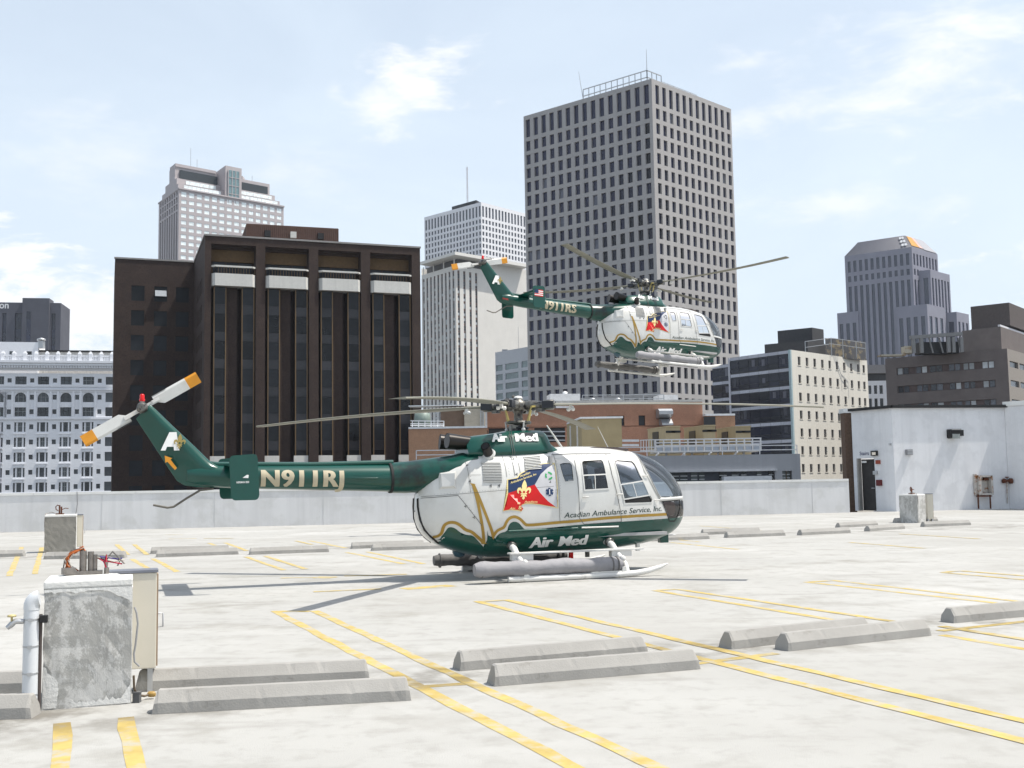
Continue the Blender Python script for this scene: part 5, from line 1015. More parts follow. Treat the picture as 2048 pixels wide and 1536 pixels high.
def text_on(s, p0, p1, h, fn, shear=0.0, fat=0.0, space=1.0, bold=0.0):
    """letters from p0 to p1 in side view, cut into strips and laid on by fn(x, z)"""
    vs, fs = text_mesh(s, shear, fat, space); x0 = min(v[0] for v in vs if v[1] < .2); x1 = max(v[0] for v in vs); p0, p1 = np.array(p0), np.array(p1); d = p1-p0
    bm = bmesh.new(); bv = [bm.verts.new((v[0], v[1], 0)) for v in vs]
    for f in fs:
        try: bm.faces.new([bv[i] for i in f])
        except ValueError: pass
    if h > .06:
        for k in range(1, 8): bmesh.ops.bisect_plane(bm, geom=bm.verts[:]+bm.edges[:]+bm.faces[:], plane_co=(0, k/8, 0), plane_no=(0, 1, 0))
    bm.verts.index_update(); mb = MB()
    for j, dx in enumerate((0, -bold, bold) if bold else (0,)):           # heavier strokes: the same letter set three times, each a hair prouder
        vv = [fn(*(p0+d*(v.co.x-x0)/(x1-x0)+np.array((dx, v.co.y*h)))) for v in bm.verts]; mb.add([(a, b-.0012*j, c) for a, b, c in vv], [tuple(v.index for v in f.verts) for f in bm.faces], True)
    bm.free(); return mb
FLEUR_LEAF = [(0, 1.0), (.10, .86), (.16, .70), (.14, .55), (.08, .44), (-.08, .44), (-.14, .55), (-.16, .70), (-.10, .86)]
FLEUR_ARM = [(.05, .38), (.12, .52), (.24, .62), (.38, .60), (.44, .50), (.42, .38), (.34, .30), (.30, .34), (.34, .42), (.30, .48), (.22, .46), (.14, .36), (.12, .32)]
FLEUR_FOOT = [(-.14, .26), (.14, .26), (.20, .14), (.12, .16), (.06, .20), (.08, .06), (0, 0), (-.08, .06), (-.06, .20), (-.12, .16), (-.20, .14)]
def fleur(fn, cx, z0, h, lean=0.0):
    mb = MB(); place = lambda p: fn(cx+(p[0]+lean*p[1])*h*.85, z0+p[1]*h)
    for poly in (FLEUR_LEAF, FLEUR_ARM, [(-x, y) for x, y in FLEUR_ARM][::-1], FLEUR_FOOT, [(-.2, .33), (.2, .33), (.2, .27), (-.2, .27)][::-1]):
        bm = bmesh.new(); bm.faces.new([bm.verts.new((x, y, 0)) for x, y in poly]); bmesh.ops.triangulate(bm, faces=bm.faces); bm.verts.index_update()
        mb.add([place((v.co.x, v.co.y)) for v in bm.verts], [tuple(v.index for v in f.verts) for f in bm.faces]); bm.free()
    return mb
def pod_mesh(root):
    """cabin pod: skin split into shell, belly, fairing and doors; openings where the glass sits"""
    nx, nt = 230, 76
    f = np.linspace(0, 1, nx); xs = XR+(XN-XR)*(.5-.5*np.cos(np.pi*f))*.35+(XN-XR)*f*.65
    xs[0] += .0006; xs[-1] -= .0006
    th = np.linspace(np.pi/2, -np.pi/2, nt); P = np.zeros((nx, nt, 3))
    for i, x in enumerate(xs):
        zt, zb, zm, w = ztop(x), zbot(x), zmid(x), hwid(x)
        n_ = np.where(th > 0, 2.7, 2.5); P[i, :, 0] = x; P[i, :, 1] = w*np.abs(np.cos(th))**(2/n_); s = np.sign(np.sin(th))*np.abs(np.sin(th))**(2/n_)
        P[i, :, 2] = np.where(s > 0, zm+(zt-zm)*s, zm+(zm-zb)*s)
    gx, gz = np.array([p[0] for p in GREEN]), np.array([p[1] for p in GREEN]); o_ = np.argsort(gx); gx, gz = gx[o_], gz[o_]
    fx, fzz = np.array([p[0] for p in FAIR])[::-1], np.array([p[1] for p in FAIR])[::-1]
    ws = [shrink(W1, .008), shrink(W2, .008), shrink(W3, .008)]; chin = shrink(CHIN+[], .006)
    wsx, wsz = np.array([p[0] for p in WSL])[::-1], np.array([p[1] for p in WSL])[::-1]      # windscreen edge by height
    d1 = [(p[0], p[1]) for p in DL1]; d2 = list(DL2); front = d2+[(2.45, .93)]+DL3[::-1][1:]; rear = DL1+[(1.55, .87)]+DL2[::-1][1:]
    parts = {k: MB() for k in ('shell', 'belly', 'fairing', 'front', 'rear', 'bubble', 'frontp', 'rearp')}
    vid = {}
    def face(key, q):
        mb = parts[key]; ids = []
        for p in q:
            k = (key, round(p[0], 5), round(p[1], 5), round(p[2], 5))
            if k not in vid: vid[k] = len(mb.v); mb.v.append(tuple(p))
            if vid[k] not in ids: ids.append(vid[k])
        if len(ids) > 2: mb.f.append(tuple(ids)); mb.sm.append(True)
    for i in range(nx-1):
        for j in range(nt-1):
            c = (P[i, j]+P[i+1, j]+P[i, j+1]+P[i+1, j+1])/4; x, z = c[0], c[2]
            inwin = any(inpoly(w, x, z) for w in ws) if .4 < x < 2.3 and 1.1 < z < 2.0 else False
            for sd in (-1, 1):
                q = [P[i, j], P[i+1, j], P[i+1, j+1], P[i, j+1]]; q = [(p[0], sd*p[1], p[2]) for p in (q if sd > 0 else q[::-1])]
                if inwin: continue
                if z > 1.262 and x > 2.0 and x > np.interp(z, wsz[::1], wsx[::1]): 
                    if abs(c[1]) < .03 and z > 1.3: face('shell', q)      # centre post
                    else: face('bubble', q)
                    continue
                if x > 2.38 and .84 < z < 1.21 and (inpoly(chin, x, z) or (x > 2.72 and .92 < z < 1.205 and c[1] < .62)) and abs(c[1]) > .05: face('bubble', q); parts.setdefault('chinf', []).append(len(parts['bubble'].f)-1); continue
                zb_ = np.interp(x, gx, gz)
                if x > 2.529: zb_ = .903+(x-2.529)*.02
                if z < zb_-.045: face('belly', q); continue
                if x < .36 and z > np.interp(x, fx, fzz)+.012: face('fairing', q); continue
                if inpoly(front, x, z): face('front' if sd < 0 else 'frontp', q)
                elif inpoly(rear, x, z): face('rear' if sd < 0 else 'rearp', q)
                else: face('shell', q)
    ch = set(parts.pop('chinf', [])); bub = parts['bubble']; cg, bg_ = MB(), MB()
    for k, fc in enumerate(bub.f): (cg if k in ch else bg_).f.append(fc)
    for m_ in (cg, bg_): m_.v = bub.v; m_.sm = [True]*len(m_.f)
    out = {}
    for key, name, m_ in (('shell', 'fuselage', Mhw), ('belly', 'belly', Mhg), ('fairing', 'top_fairing', Mhg), ('front', 'front_door', Mhw), ('rear', 'sliding_door', Mhw), ('frontp', 'front_door', Mhw), ('rearp', 'sliding_door', Mhw)):
        out[key] = parts[key].build(name, m_, root, fix=False)
    for mb, name, m_ in ((bg_, 'windscreen', Gb), (cg, 'chin_window', Gc)):
        used = sorted({v for f_ in mb.f for v in f_}); mp_ = {v: k for k, v in enumerate(used)}; m2 = MB(); m2.v = [mb.v[v] for v in used]; m2.f = [tuple(mp_[v] for v in f_) for f_ in mb.f]; m2.sm = mb.sm; out[name] = m2.build(name, m_, root, fix=False)
    # exact colour edges: the belly and fairing paint carried up to its outline
    gp = [p for p in GREEN]; low = [(2.529, .60), (2.0, .55), (.9, .5), (-.2, .46), (-.85, .46), (-1.25, .55), (-1.55, .63)]
    for sd in (-1, 1):
        drape(gp+[(p[0], min(p[1], .88)) for p in low], .0035, .06, sd).build('belly_paint', Mhg, out['belly'], fix=False)
        nose = [(2.52, .904), (2.7, .905), (2.86, .91), (2.97, .92), (2.99, .88), (2.9, .80), (2.72, .68), (2.52, .62)]
        drape(nose, .004, .05, sd).build('belly_paint', Mhg, out['belly'], fix=False)
        fp = FAIR+[(-1.77, 1.60), (-1.66, 1.74), (-1.5, 1.865), (-1.27, 1.965), (-1.05, 2.02), (-.8, 2.05), (.34, 2.08)]
        drape(fp, .0035, .06, sd).build('fairing_paint', Mhg, out['fairing'], fix=False)
    return out
def helicopter(name, label, loc, rot, reg, phi, cone, flag, tail_deg, radius=5.0, group=None):
    root = bpy.data.objects.new(name, None); COL.objects.link(root); root.location = loc; root.rotation_mode = 'ZYX'
    root.matrix_world = Matrix.Translation(loc) @ Matrix.Rotation(rot[0], 4, 'Z') @ Matrix.Rotation(rot[1], 4, 'Y') @ Matrix.Rotation(rot[2], 4, 'X'); tag(root, label, 'helicopter', group)
    def B_(mb, n_, m_, parent=root, **k): return mb.build(n_, m_, parent, **k)
    pod = pod_mesh(root)
    on = lambda o: (lambda x, z: surf(x, z, o))
    # stripe
    st = list(GOLD)
    for sd in (-1, 1): ribbon(st, .047, .006, sd).build('gold_stripe', Mhl, pod['shell'], fix=False)
    # windows
    for sd in (-1, 1):
        for W_, own in ((W1, 'shell'), (W2, 'rear'), (W3, 'front')):
            own = own if sd < 0 or own == 'shell' else own+'p'; g = B_(drape(W_, -.004, .1, sd), 'window_pane', Gw, pod[own], fix=False)
            B_(ribbon(W_, .03, .007, sd, True), 'window_frame', Mhw, pod[own], fix=False); B_(ribbon(shrink(W_, .014), .008, .009, sd, True), 'window_seal', Mrub, pod[own], fix=False)
        fr = MB(); ribbon(W2S, .022, .010, sd, True, mb=fr); ribbon(W2V, .014, .010, sd, mb=fr); B_(fr, 'sliding_sash', Mhw, pod['rear' if sd < 0 else 'rearp'], fix=False)
        fr = MB(); ribbon(W3S, .022, .010, sd, True, mb=fr); ribbon([(1.79, 1.53), (1.86, 1.28)], .012, .010, sd, mb=fr); B_(fr, 'sliding_sash', Mhw, pod['front' if sd < 0 else 'frontp'], fix=False)
        B_(drape([(1.62, 1.245), (2.11, 1.30), (2.16, 1.23), (2.14, 1.20), (1.62, 1.19)], .002, .1, sd), 'map_pocket', Mrub, pod['front' if sd < 0 else 'frontp'], fix=False)
        for nm, pl, w_ in (('door_seam', DL1, .009), ('door_seam', DL2, .010), ('door_seam', DL3, .008), ('panel_seam', PANEL, .008), ('panel_seam', PANEL2, .006), ('panel_seam', [(1.551, .879), (.858, .855)], .008), ('panel_seam', [(-1.1, 1.97), (-1.09, 1.42)], .006), ('panel_seam', [(-.47, 2.03), (-.47, 1.66)], .006), ('panel_seam', [(-.33, 2.04), (-.33, 1.68)], .008), ('panel_seam', [(-.23, 2.04), (-.23, 1.72)], .006), ('panel_seam', [(.43, 2.05), (.42, 1.0), (.43, .90)], .006), ('panel_seam', [(-1.1, 1.7), (-.9, 1.7)], .004), ('panel_seam', [(.4, 2.02), (.78, 2.035), (1.5, 2.03)], .010)): B_(ribbon(pl, w_, .0075, sd), nm, Mseam, pod['shell'], fix=False)
        B_(ribbon(WSL, .05, .006, sd), 'windscreen_frame', Mhw, pod['shell'], fix=False); B_(ribbon([(x+.012, z) for x, z in WSL], .012, .010, sd), 'windscreen_seal', Mseam, pod['shell'], fix=False)
        for hx, hz_ in HANDLES: q = surf(hx, hz_, .012, sd); mb = MB(); mb.tube([(q[0]-.05, q[1], q[2]), (q[0]-.03, q[1]+sd*.015, q[2]+.003), (q[0]+.05, q[1]+sd*.015, q[2]+.008)], .011, 6); B_(mb, 'door_handle', Mpaint)
        mb = MB(); mb.tube([surf(x, .785+.01*math.sin(x), .012, sd) for x in np.linspace(-.47, .75, 14)], .02, 6); B_(mb, 'door_track', Mhg); mb = MB(); mb.tube([surf(x, .80, .012, sd) for x in np.linspace(.82, 1.5, 8)], .014, 6); B_(mb, 'door_track', Mpaint)
        rv = MB()
        for (x0, z0), (x1, z1) in (((-1.80, 1.385), (-.49, 1.47)), ((-1.07, 1.95), (-1.065, 1.45)), ((.45, 2.0), (.45, 1.05)), ((-.42, 2.0), (-.42, 1.70)), ((.80, 2.01), (1.36, 2.03)), ((1.44, 2.02), (1.98, 2.02)), ((-1.25, 1.36), (-.95, .95)), ((.50, .93), (2.45, 1.0))):
            N = int(math.hypot(x1-x0, z1-z0)/.045)
            for i in range(N+1): x, z = x0+(x1-x0)*i/N, z0+(z1-z0)*i/N; q = surf(x, z, .0035, sd); rv.add([(q[0]-.005, q[1], q[2]-.005), (q[0]+.005, q[1], q[2]-.005), (q[0]+.005, q[1], q[2]+.005), (q[0]-.005, q[1], q[2]+.005)], [(0, 1, 2, 3)])
        tag(B_(rv, 'rivet_row', mat('rivet', (.36, .36, .35), rough=.4), pod['shell'], fix=False), kind='stuff')
    # nose strip and chin frame
    mb = MB(); xs = [2.34, 2.45, 2.6, 2.75, 2.88, 2.97, 3.02]; zs = lambda x: 1.235+(x-2.34)*.03
    L_ = [surf(x, zs(x), .012) for x in xs]; R_ = [surf(x, zs(x), .012, 1) for x in xs][::-1]; path = L_+[(3.062, 0, 1.256)]+R_
    mb.loft([[(p[0], p[1], p[2]-.03), (p[0]+.006, p[1]*1.006, p[2]-.03), (p[0]+.006, p[1]*1.006, p[2]+.026), (p[0], p[1], p[2]+.026)] for p in path]); B_(mb, 'nose_band', Mhw)
    mb = MB(); ribbon(CHIN, .02, .006, -1, True, mb=mb); B_(mb, 'chin_frame', Mrub)
    # louvres, scoop, latches
    for quad in (LV1, LV2):
        a, b, c, d = [np.array(q) for q in quad]; B_(drape([tuple(q) for q in (a, b, c, d)], .005, .08), 'louvre_back', Mlouv, pod['shell'], fix=False); N = 13 if quad is LV1 else 9
        for k in range(N):
            t = (k+.5)/N; p, q = a+(d-a)*t, b+(c-b)*t; h = np.linalg.norm(d-a)/N*.62; m_ = MB(); P_ = []
            for s in np.linspace(0, 1, 5): x, z = p+(q-p)*s; P_.append([surf(x, z-h/2, .022), surf(x, z+h/2, .010), surf(x, z+h/2, .006), surf(x, z-h/2, .018)])
            B_(m_.loft(P_), 'louvre_slat', Mhw, pod['shell'], fix=False)
    mb = MB(); s4 = [np.array(q) for q in SCOOP]; cc = sum(s4)/4; outer = [surf(*q, .004) for q in s4]; inner = [surf(*(cc+(q-cc)*.72), .10 if i < 2 else .05) for i, q in enumerate(s4)]; mb.add(outer+inner, [(0, 1, 5, 4), (1, 2, 6, 5), (2, 3, 7, 6), (3, 0, 4, 7), (4, 5, 6, 7)]); B_(mb, 'air_scoop', Mhw)
    for x, z in ((-1.09, 1.86), (-1.09, 1.60), (-.62, 1.52), (-.76, 1.52), (-.30, 1.95), (-.30, 1.70), (.27, 1.56), (-1.05, 1.02), (-1.18, 1.20)): q = surf(x, z, .004); mb = MB(); mb.box(q, (.03, .01, .012)); mb.box((q[0]+.012, q[1], q[2]), (.008, .012, .05)); B_(mb, 'latch', Mseam)
    mb = MB(); mb.tube([surf(*p, .012) for p in ((-1.818, 1.33), (-1.822, 1.2), (-1.80, 1.0), (-1.73, .82), (-1.6, .68), (-1.5, .60))], .022, 6); B_(mb, 'clamshell_seal', Mrub); mb = MB(); mb.tube([surf(*p, .012, 1) for p in ((-1.818, 1.33), (-1.822, 1.2), (-1.80, 1.0), (-1.73, .82), (-1.6, .68), (-1.5, .60))], .022, 6); B_(mb, 'clamshell_seal', Mrub)
    # lettering and flag
    B_(text_on('Acadian Ambulance Service, Inc.', TXT[0], TXT[1], .088, on(.006), shear=.22, fat=.004), 'company_lettering', Mtxtg, pod['shell'], fix=False)
    B_(text_on('Air', (-.05, .487), (.335, .500), .175, on(.010), fat=.012, bold=.013), 'name_lettering', Mtxtw, pod['belly'], fix=False); B_(text_on('Med', (.47, .500), (.955, .512), .165, on(.010), fat=.012, bold=.013), 'name_lettering', Mtxtw, pod['belly'], fix=False)
    fl = B_(drape(FLAG, .005, .06), 'flag_decal', Mcream, pod['shell'], fix=False)
    IN = shrink(FLAG, .018); top_, bot_ = IN[:15], IN[15:]
    red = [FBLUE[0], FBLUE[1], FBLUE[2]]+FW2[1:]+IN[15:29]; blue = [FBLUE[2], FBLUE[1], FBLUE[0]]+[IN[30]]+IN[0:10]+[(.37, 1.862)]+FW[::-1][1:-1]; grey = FW+IN[11:14]+[IN[14]]+FW2[::-1][:-1]
    rp = MB()
    for poly, m_, nm, o_ in ((red, Mred, 'flag_red_field', .008), (blue, Mnavy, 'flag_blue_field', .008), (grey, Mgrey, 'flag_silver_field', .0075)): B_(drape(poly, o_, .06), nm, m_, pod['shell'], fix=False)
    B_(fleur(on(.012), -.215, 1.285, .325, .16), 'fleur_emblem', Mcream, pod['shell'], fix=False)
    B_(text_on('Ambulance Services, Inc.', (-.42, 1.545), (.05, 1.688), .036, on(.012), shear=.1, fat=.012), 'flag_lettering', Mcream, pod['shell'], fix=False); B_(text_on('Acadian', (-.245, 1.650), (-.06, 1.712), .038, on(.012), fat=.012), 'flag_lettering', Mcream, pod['shell'], fix=False)
    B_(text_on('Acadiana', (-.20, 1.236), (.03, 1.232), .032, on(.012), shear=.3, fat=.012), 'flag_lettering', Mcream, pod['shell'], fix=False); B_(text_on('Air', (-.46, 1.135), (-.35, 1.135), .03, on(.012), shear=.3, fat=.012), 'flag_lettering', Mcream, pod['shell'], fix=False); B_(text_on('&', (-.30, 1.13), (-.245, 1.13), .06, on(.012), fat=.012), 'flag_lettering', Mcream, pod['shell'], fix=False); B_(text_on('for', (-.32, 1.215), (-.26, 1.215), .03, on(.012), shear=.3, fat=.012), 'flag_lettering', Mcream, pod['shell'], fix=False)
    mb = MB(); cx, cz = STAR[0]
    for k in range(3):
        a = k*math.pi/3+math.pi/2; u_, v_ = np.array((math.cos(a), math.sin(a)))*.068, np.array((-math.sin(a), math.cos(a)))*.021; q = [np.array((cx, cz))+s*u_+t*v_ for s, t in ((-1, -1), (1, -1), (1, 1), (-1, 1))]; mb.add([surf(*p, .012+.0005*k) for p in q], [(0, 1, 2, 3)])
    B_(mb, 'star_emblem', Mnavy, pod['shell'], fix=False); mb = MB(); mb.add([surf(cx+x, cz+z, .016) for x, z in ((-.006, -.045), (.006, -.045), (.006, .045), (-.006, .045))], [(0, 1, 2, 3)]); B_(mb, 'star_staff', Mtxtw, pod['shell'], fix=False)
    mb = MB(); cx, cz = EMB[0]
    for k in range(3):
        a0 = k*2*math.pi/3+.35; arc = [(cx+r_*math.cos(t), cz+r_*math.sin(t)) for r_, rng in ((.068, np.linspace(a0, a0+1.35, 6)), (.040, np.linspace(a0+1.35, a0, 6))) for t in rng]; mb.add([surf(*p, .012) for p in arc], [(i, i+1, 10-i, 11-i) for i in range(5)])
    B_(mb, 'round_emblem', mat('emblem_green', (.03, .32, .10)) if not flag else Mtxtg, pod['shell'], fix=False)
    # engine cowling
    sec = []
    for x, zt_, zb_, w, wt in ((-1.02, 2.30, 1.98, .40, .62), (-.95, 2.345, 1.98, .44, .66), (-.7, 2.375, 1.96, .50, .66), (-.45, 2.405, 1.96, .53, .66), (-.28, 2.44, 1.96, .54, .66), (.1, 2.455, 1.97, .53, .66), (.33, 2.452, 1.99, .50, .66), (.40, 2.41, 2.0, .47, .66), (.45, 2.24, 2.01, .45, .78), (.56, 2.13, 2.03, .42, .9)):
        ring = []
        for k in range(28):
            a = -math.pi/2+2*math.pi*k/28; c, s = math.cos(a), math.sin(a); yy = math.copysign(abs(c)**.55, c); z_ = math.copysign(abs(s)**.55, s); z01 = (z_+1)/2; f = z01
            wz = w*(1-(1-wt)*max(0, (f-.25)/.75)**.7) if f > .25 else w
            ring.append((x, yy*wz, zb_+(zt_-zb_)*z01))
        sec.append(ring)
    mb = MB(); mb.loft(sec); cw = B_(mb, 'engine_cowling', Mhg)
    csurf = lambda o: (lambda x, z: (x, -(.53*(1-.34*max(0, ((z-1.97)/(.475)-.25)/.75)**.7)+o), z))
    B_(text_on('Air', (-.62, 2.245), (-.36, 2.25), .135, csurf(.012), fat=.012, bold=.010), 'name_lettering', Mtxtw, cw, fix=False); B_(text_on('Med', (-.20, 2.25), (.19, 2.255), .135, csurf(.012), fat=.012, bold=.010), 'name_lettering', Mtxtw, cw, fix=False)
    for x in (-.30, -.265): mb = MB(); mb.tube([csurf(.006)(x+.0*z, z) for z in np.linspace(2.02, 2.42, 8)], .006, 5); B_(mb, 'cowling_seam', Mseam, cw)
    mb = MB(); m_ = [csurf(.008)(x, z) for x, z in ((-.12, 2.24), (.12, 2.24), (.12, 2.40), (-.12, 2.40))]; mb.add(m_, [(0, 1, 2, 3)]); B_(mb, 'cowling_mesh', Mhubd, cw, fix=False)
    for sd in (-1, 1):
        mb = MB(); p = Vector((-.88, sd*.17, 2.23)); q = Vector((-1.34, sd*.22, 2.27)); mb.tube([p, p.lerp(q, .5), q], [.105, .118, .132], 20, False); mb.tube([q, q.lerp(p, .8)], [.122, .10], 20); B_(mb, 'exhaust_pipe', Mexh)
        mb = MB(); p = Vector((-.70, sd*.46, 2.05)); q = Vector((-.80, sd*.60, 2.17)); mb.tube([p, q], [.085, .075], 14, False); mb.tube([q, q.lerp(p, .7)], [.066, .06], 14); B_(mb, 'oil_cooler_outlet', Mexh)
        mb = MB(); p = Vector((-.69, sd*.455, 2.04)); d = Vector((-.1, sd*.14, .12)).normalized(); mb.tube([p, p+d*.03], [.115, .10], 16); B_(mb, 'outlet_collar', Mhw)
    # mast, swash plate, hub and blades
    mb = MB(); mb.lathe([(.17, 2.42), (.15, 2.50), (.12, 2.52), (.075, 2.56), (.075, 2.74), (.10, 2.78), (.10, 2.80)], (0, 0, 0), 'z', 20); ms = B_(mb, 'rotor_mast', Mhub)
    mb = MB(); mb.lathe([(.09, 2.555), (.21, 2.56), (.23, 2.585), (.21, 2.61), (.09, 2.615)], (0, 0, 0), 'z', 24); B_(mb, 'swash_plate', Mhub, ms)
    mb = MB(); mb.lathe([(.09, 2.47), (.18, 2.475), (.18, 2.505), (.09, 2.51)], (0, 0, 0), 'z', 20); B_(mb, 'swash_ring', Mhubd, ms)
    for k in range(3): a = k*2.1+.6; mb = MB(); mb.bar((.2*math.cos(a), .2*math.sin(a), 2.45), (.22*math.cos(a), .22*math.sin(a), 2.60), .025); mb.lathe([(.03, 0), (.04, .02), (.03, .045)], (.2*math.cos(a), .2*math.sin(a), 2.44), 'z', 8); B_(mb, 'control_rod', Mpaint, ms)
    mb = MB(); mb.box((.06, .1, 2.475), (.22, .12, .07)); B_(mb, 'hydraulic_unit', mat('hydraulic_brown', (.14, .06, .03)), ms); mb = MB(); mb.box((-.1, -.08, 2.49), (.16, .14, .1)); B_(mb, 'hydraulic_unit', Mhub, ms)
    mb = MB(); mb.lathe([(.10, 2.78), (.155, 2.80), (.16, 2.93), (.10, 2.96), (.085, 2.98), (.085, 3.0), (.06, 3.03), (.01, 3.04)], (0, 0, 0), 'z', 20); hub = B_(mb, 'rotor_hub', Mhub)
    mb = MB(); mb.lathe([(.078, 2.965), (.085, 3.0), (.06, 3.035), (.01, 3.048)], (0, 0, 0), 'z', 16); B_(mb, 'hub_cap', Mpaint, hub)
    mb = MB(); mb.lathe([(.022, 0), (.03, .015), (.022, .03)], (-.08, 0, 3.035), 'y', 10); B_(mb, 'lifting_eye', Mhub, hub)
    for k in range(4):
        a = R(phi+90*k); Mz = Matrix.Rotation(a, 4, 'Z'); zc = 2.875; be = lambda r_: zc+cone*(r_/5.0)**2*(1 if cone < 0 else 1)
        mb = MB(); mb.lathe([(.06, .10), (.085, .13), (.085, .30), (.065, .34), (.065, .46), (.09, .48), (.09, .62), (.05, .66)], (0, 0, zc), 'x', 14, Mz); mb.box((.40, .0, zc-.085), (.14, .07, .06), 0, Mz); B_(mb, 'blade_grip', Mhub, hub)
        mb = MB(); mb.box((.55, 0, zc), (.20, .19, .12), 0, Mz); B_(mb, 'blade_cuff', Mhubd, hub)
        mb = MB(); mb.bar(Mz @ Vector((.20, -.13, 2.60)), Mz @ Vector((.28, -.15, zc-.03)), .022); mb.bar(Mz @ Vector((.28, -.15, zc-.03)), Mz @ Vector((.33, -.03, zc-.02)), .03); B_(mb, 'pitch_link', mat('link_brass', (.4, .33, .12), rough=.4), hub)
        rings = []
        for r_ in (.62, .80, 1.0, 1.15, 1.5, 2.0, 2.6, 3.2, 3.8, 4.4, 4.9, radius-.02, radius):
            ch = .10 if r_ < .7 else .13 if r_ < .9 else .17 if r_ < 1.1 else .24 if r_ < 1.3 else .27; ch *= .96 if r_ == radius else 1; tw = R(9-1.6*r_); th_ = .055 if r_ < .9 else .034; ring = []
            for (cx_, tz) in ((.30, 0), (.22, .42), (.05, .5), (-.3, .28), (-.70, .02), (-.70, -.02), (-.3, -.16), (.05, -.42), (.22, -.36)):
                y_, z_ = cx_*ch, tz*th_; y2, z2 = y_*math.cos(tw)-z_*math.sin(tw), y_*math.sin(tw)+z_*math.cos(tw); ring.append(Mz @ Vector((r_, y2, be(r_)+z2)))
            rings.append(ring)
        mb = MB(); mb.loft(rings); bl = B_(mb, 'rotor_blade', Mblade)
        mb = MB()
        for s in (-1, 1): mb.lathe([(.01, -.03), (.033, -.02), (.033, .02), (.01, .03)], (.93+.05*s, -.04*s, be(.93)-.085), 'y', 10, Mz)
        mb.box((.93, 0, be(.93)-.045), (.05, .05, .09), 0, Mz); B_(mb, 'pendulum_weight', Mpaint, bl)
    # tail boom, fin, tailplane
    def ell(x, cz, ry, rz_, n_=24): return [(x, ry*math.cos(2*math.pi*k/n_), cz+rz_*math.sin(2*math.pi*k/n_)) for k in range(n_)]
    mb = MB(); mb.loft([ell(*q) for q in ((-2.26, 1.672, .222, .222), (-3.46, 1.695, .198, .198), (-4.3, 1.715, .182, .184), (-4.9, 1.735, .165, .174), (-5.25, 1.76, .13, .16), (-5.45, 1.78, .07, .13))]); boom = B_(mb, 'tail_boom', Mhg)
    mb = MB(); mb.loft([ell(*q) for q in ((-2.25, 1.675, .240, .245), (-2.0, 1.68, .27, .262), (-1.75, 1.70, .345, .27), (-1.5, 1.735, .43, .268), (-1.2, 1.785, .50, .258), (-.9, 1.84, .53, .265), (-.5, 1.86, .5, .26))]); B_(mb, 'boom_fairing', mat('sooty_green', (.0008, .055, .040), rough=.34, spec=.35, var=.1, coat=.3, alt=(.006, .018, .016), altscale=2.2, altlo=.47, althi=.62))
    mb = MB(); mb.tube([(-2.235, 0, 1.674), (-2.275, 0, 1.673)], .249, 28); B_(mb, 'boom_joint', Mrub); 
    mb = MB(); mb.tube([(-2.2, 0, 1.925), (-3.5, 0, 1.905), (-5.0, 0, 1.925), (-5.12, 0, 1.95)], [.045, .042, .04, .03], 10); B_(mb, 'drive_shaft_cover', Mhg, boom)
    for sd in (-1, 1): mb = MB(); mb.tube([(-3.0, sd*.208, 1.68), (-2.95, sd*.225, 1.68), (-2.55, sd*.232, 1.675), (-2.5, sd*.215, 1.675)], .008, 6); B_(mb, 'hand_hold', Mhg, boom)
    bs = lambda x, z: (x, -(math.sqrt(max(.001, (.185+(x+4.3)*.0185)**2-(z-1.715+(x+4.3)*.019)**2))+.008), z)
    rx = .20 if flag else 0
    B_(text_on(reg, (-4.335+rx, 1.575-.02*rx), (-3.06+rx, 1.548-.02*rx), .255, bs, fat=.012, bold=.014, space=1.08), 'registration_lettering', Mtxtgold, boom, fix=False)
    fl_ = [(-4.98, 1.565, -4.72, 1.9, .17), (-5.3, 1.575, -4.95, 1.90, .155), (-5.49, 1.608, -5.06, 1.945, .14), (-5.60, 1.68, -5.12, 1.99, .13), (-5.76, 1.93, -5.33, 2.20, .115), (-5.98, 2.28, -5.64, 2.50, .10), (-6.16, 2.56, -5.93, 2.79, .09), (-6.205, 2.635, -6.005, 2.858, .085)]
    rings = []
    for xl, zl_, xr, zr_, t in fl_:
        ring = []
        for k in range(24):
            a = 2*math.pi*k/24; f = (1-math.cos(a))/2; f2 = f; prof = math.sqrt(max(0, 1-f2))*min(1, (f2*1.0+.0)**.5*1.6+.05)*1.1; ring.append((xr+(xl-xr)*f2, math.copysign(t*min(1, 2.2*math.sqrt(f2+.0001))*(1-f2)**.8, math.sin(a)) if 0 < k < 24 and k != 12 else 0, zr_+(zl_-zr_)*f2))
        rings.append(ring)
    mb = MB(); mb.loft(rings); fin = B_(mb, 'tail_fin', Mhg)
    fs = lambda o: (lambda x, z: (x, -(.115+o-.045*max(0, min(1, (z-1.9)/.9))), z))
    vsA = [(-5.845, 2.143), (-5.775, 2.143), (-5.752, 2.20), (-5.655, 2.20), (-5.65, 2.143), (-5.57, 2.143), (-5.615, 2.424), (-5.72, 2.424)]
    mb = MB(); mb.add([fs(.022)(*p) for p in vsA], [(0, 1, 2, 7), (2, 3, 6, 7), (3, 4, 5, 6)]); B_(mb, 'fin_letter', Mtxtw, fin, fix=False)
    B_(fleur(fs(.032), -5.575, 2.165, .235, .08), 'fin_emblem', mat('emblem_bronze', (.34, .26, .08), rough=.4), fin, fix=False)
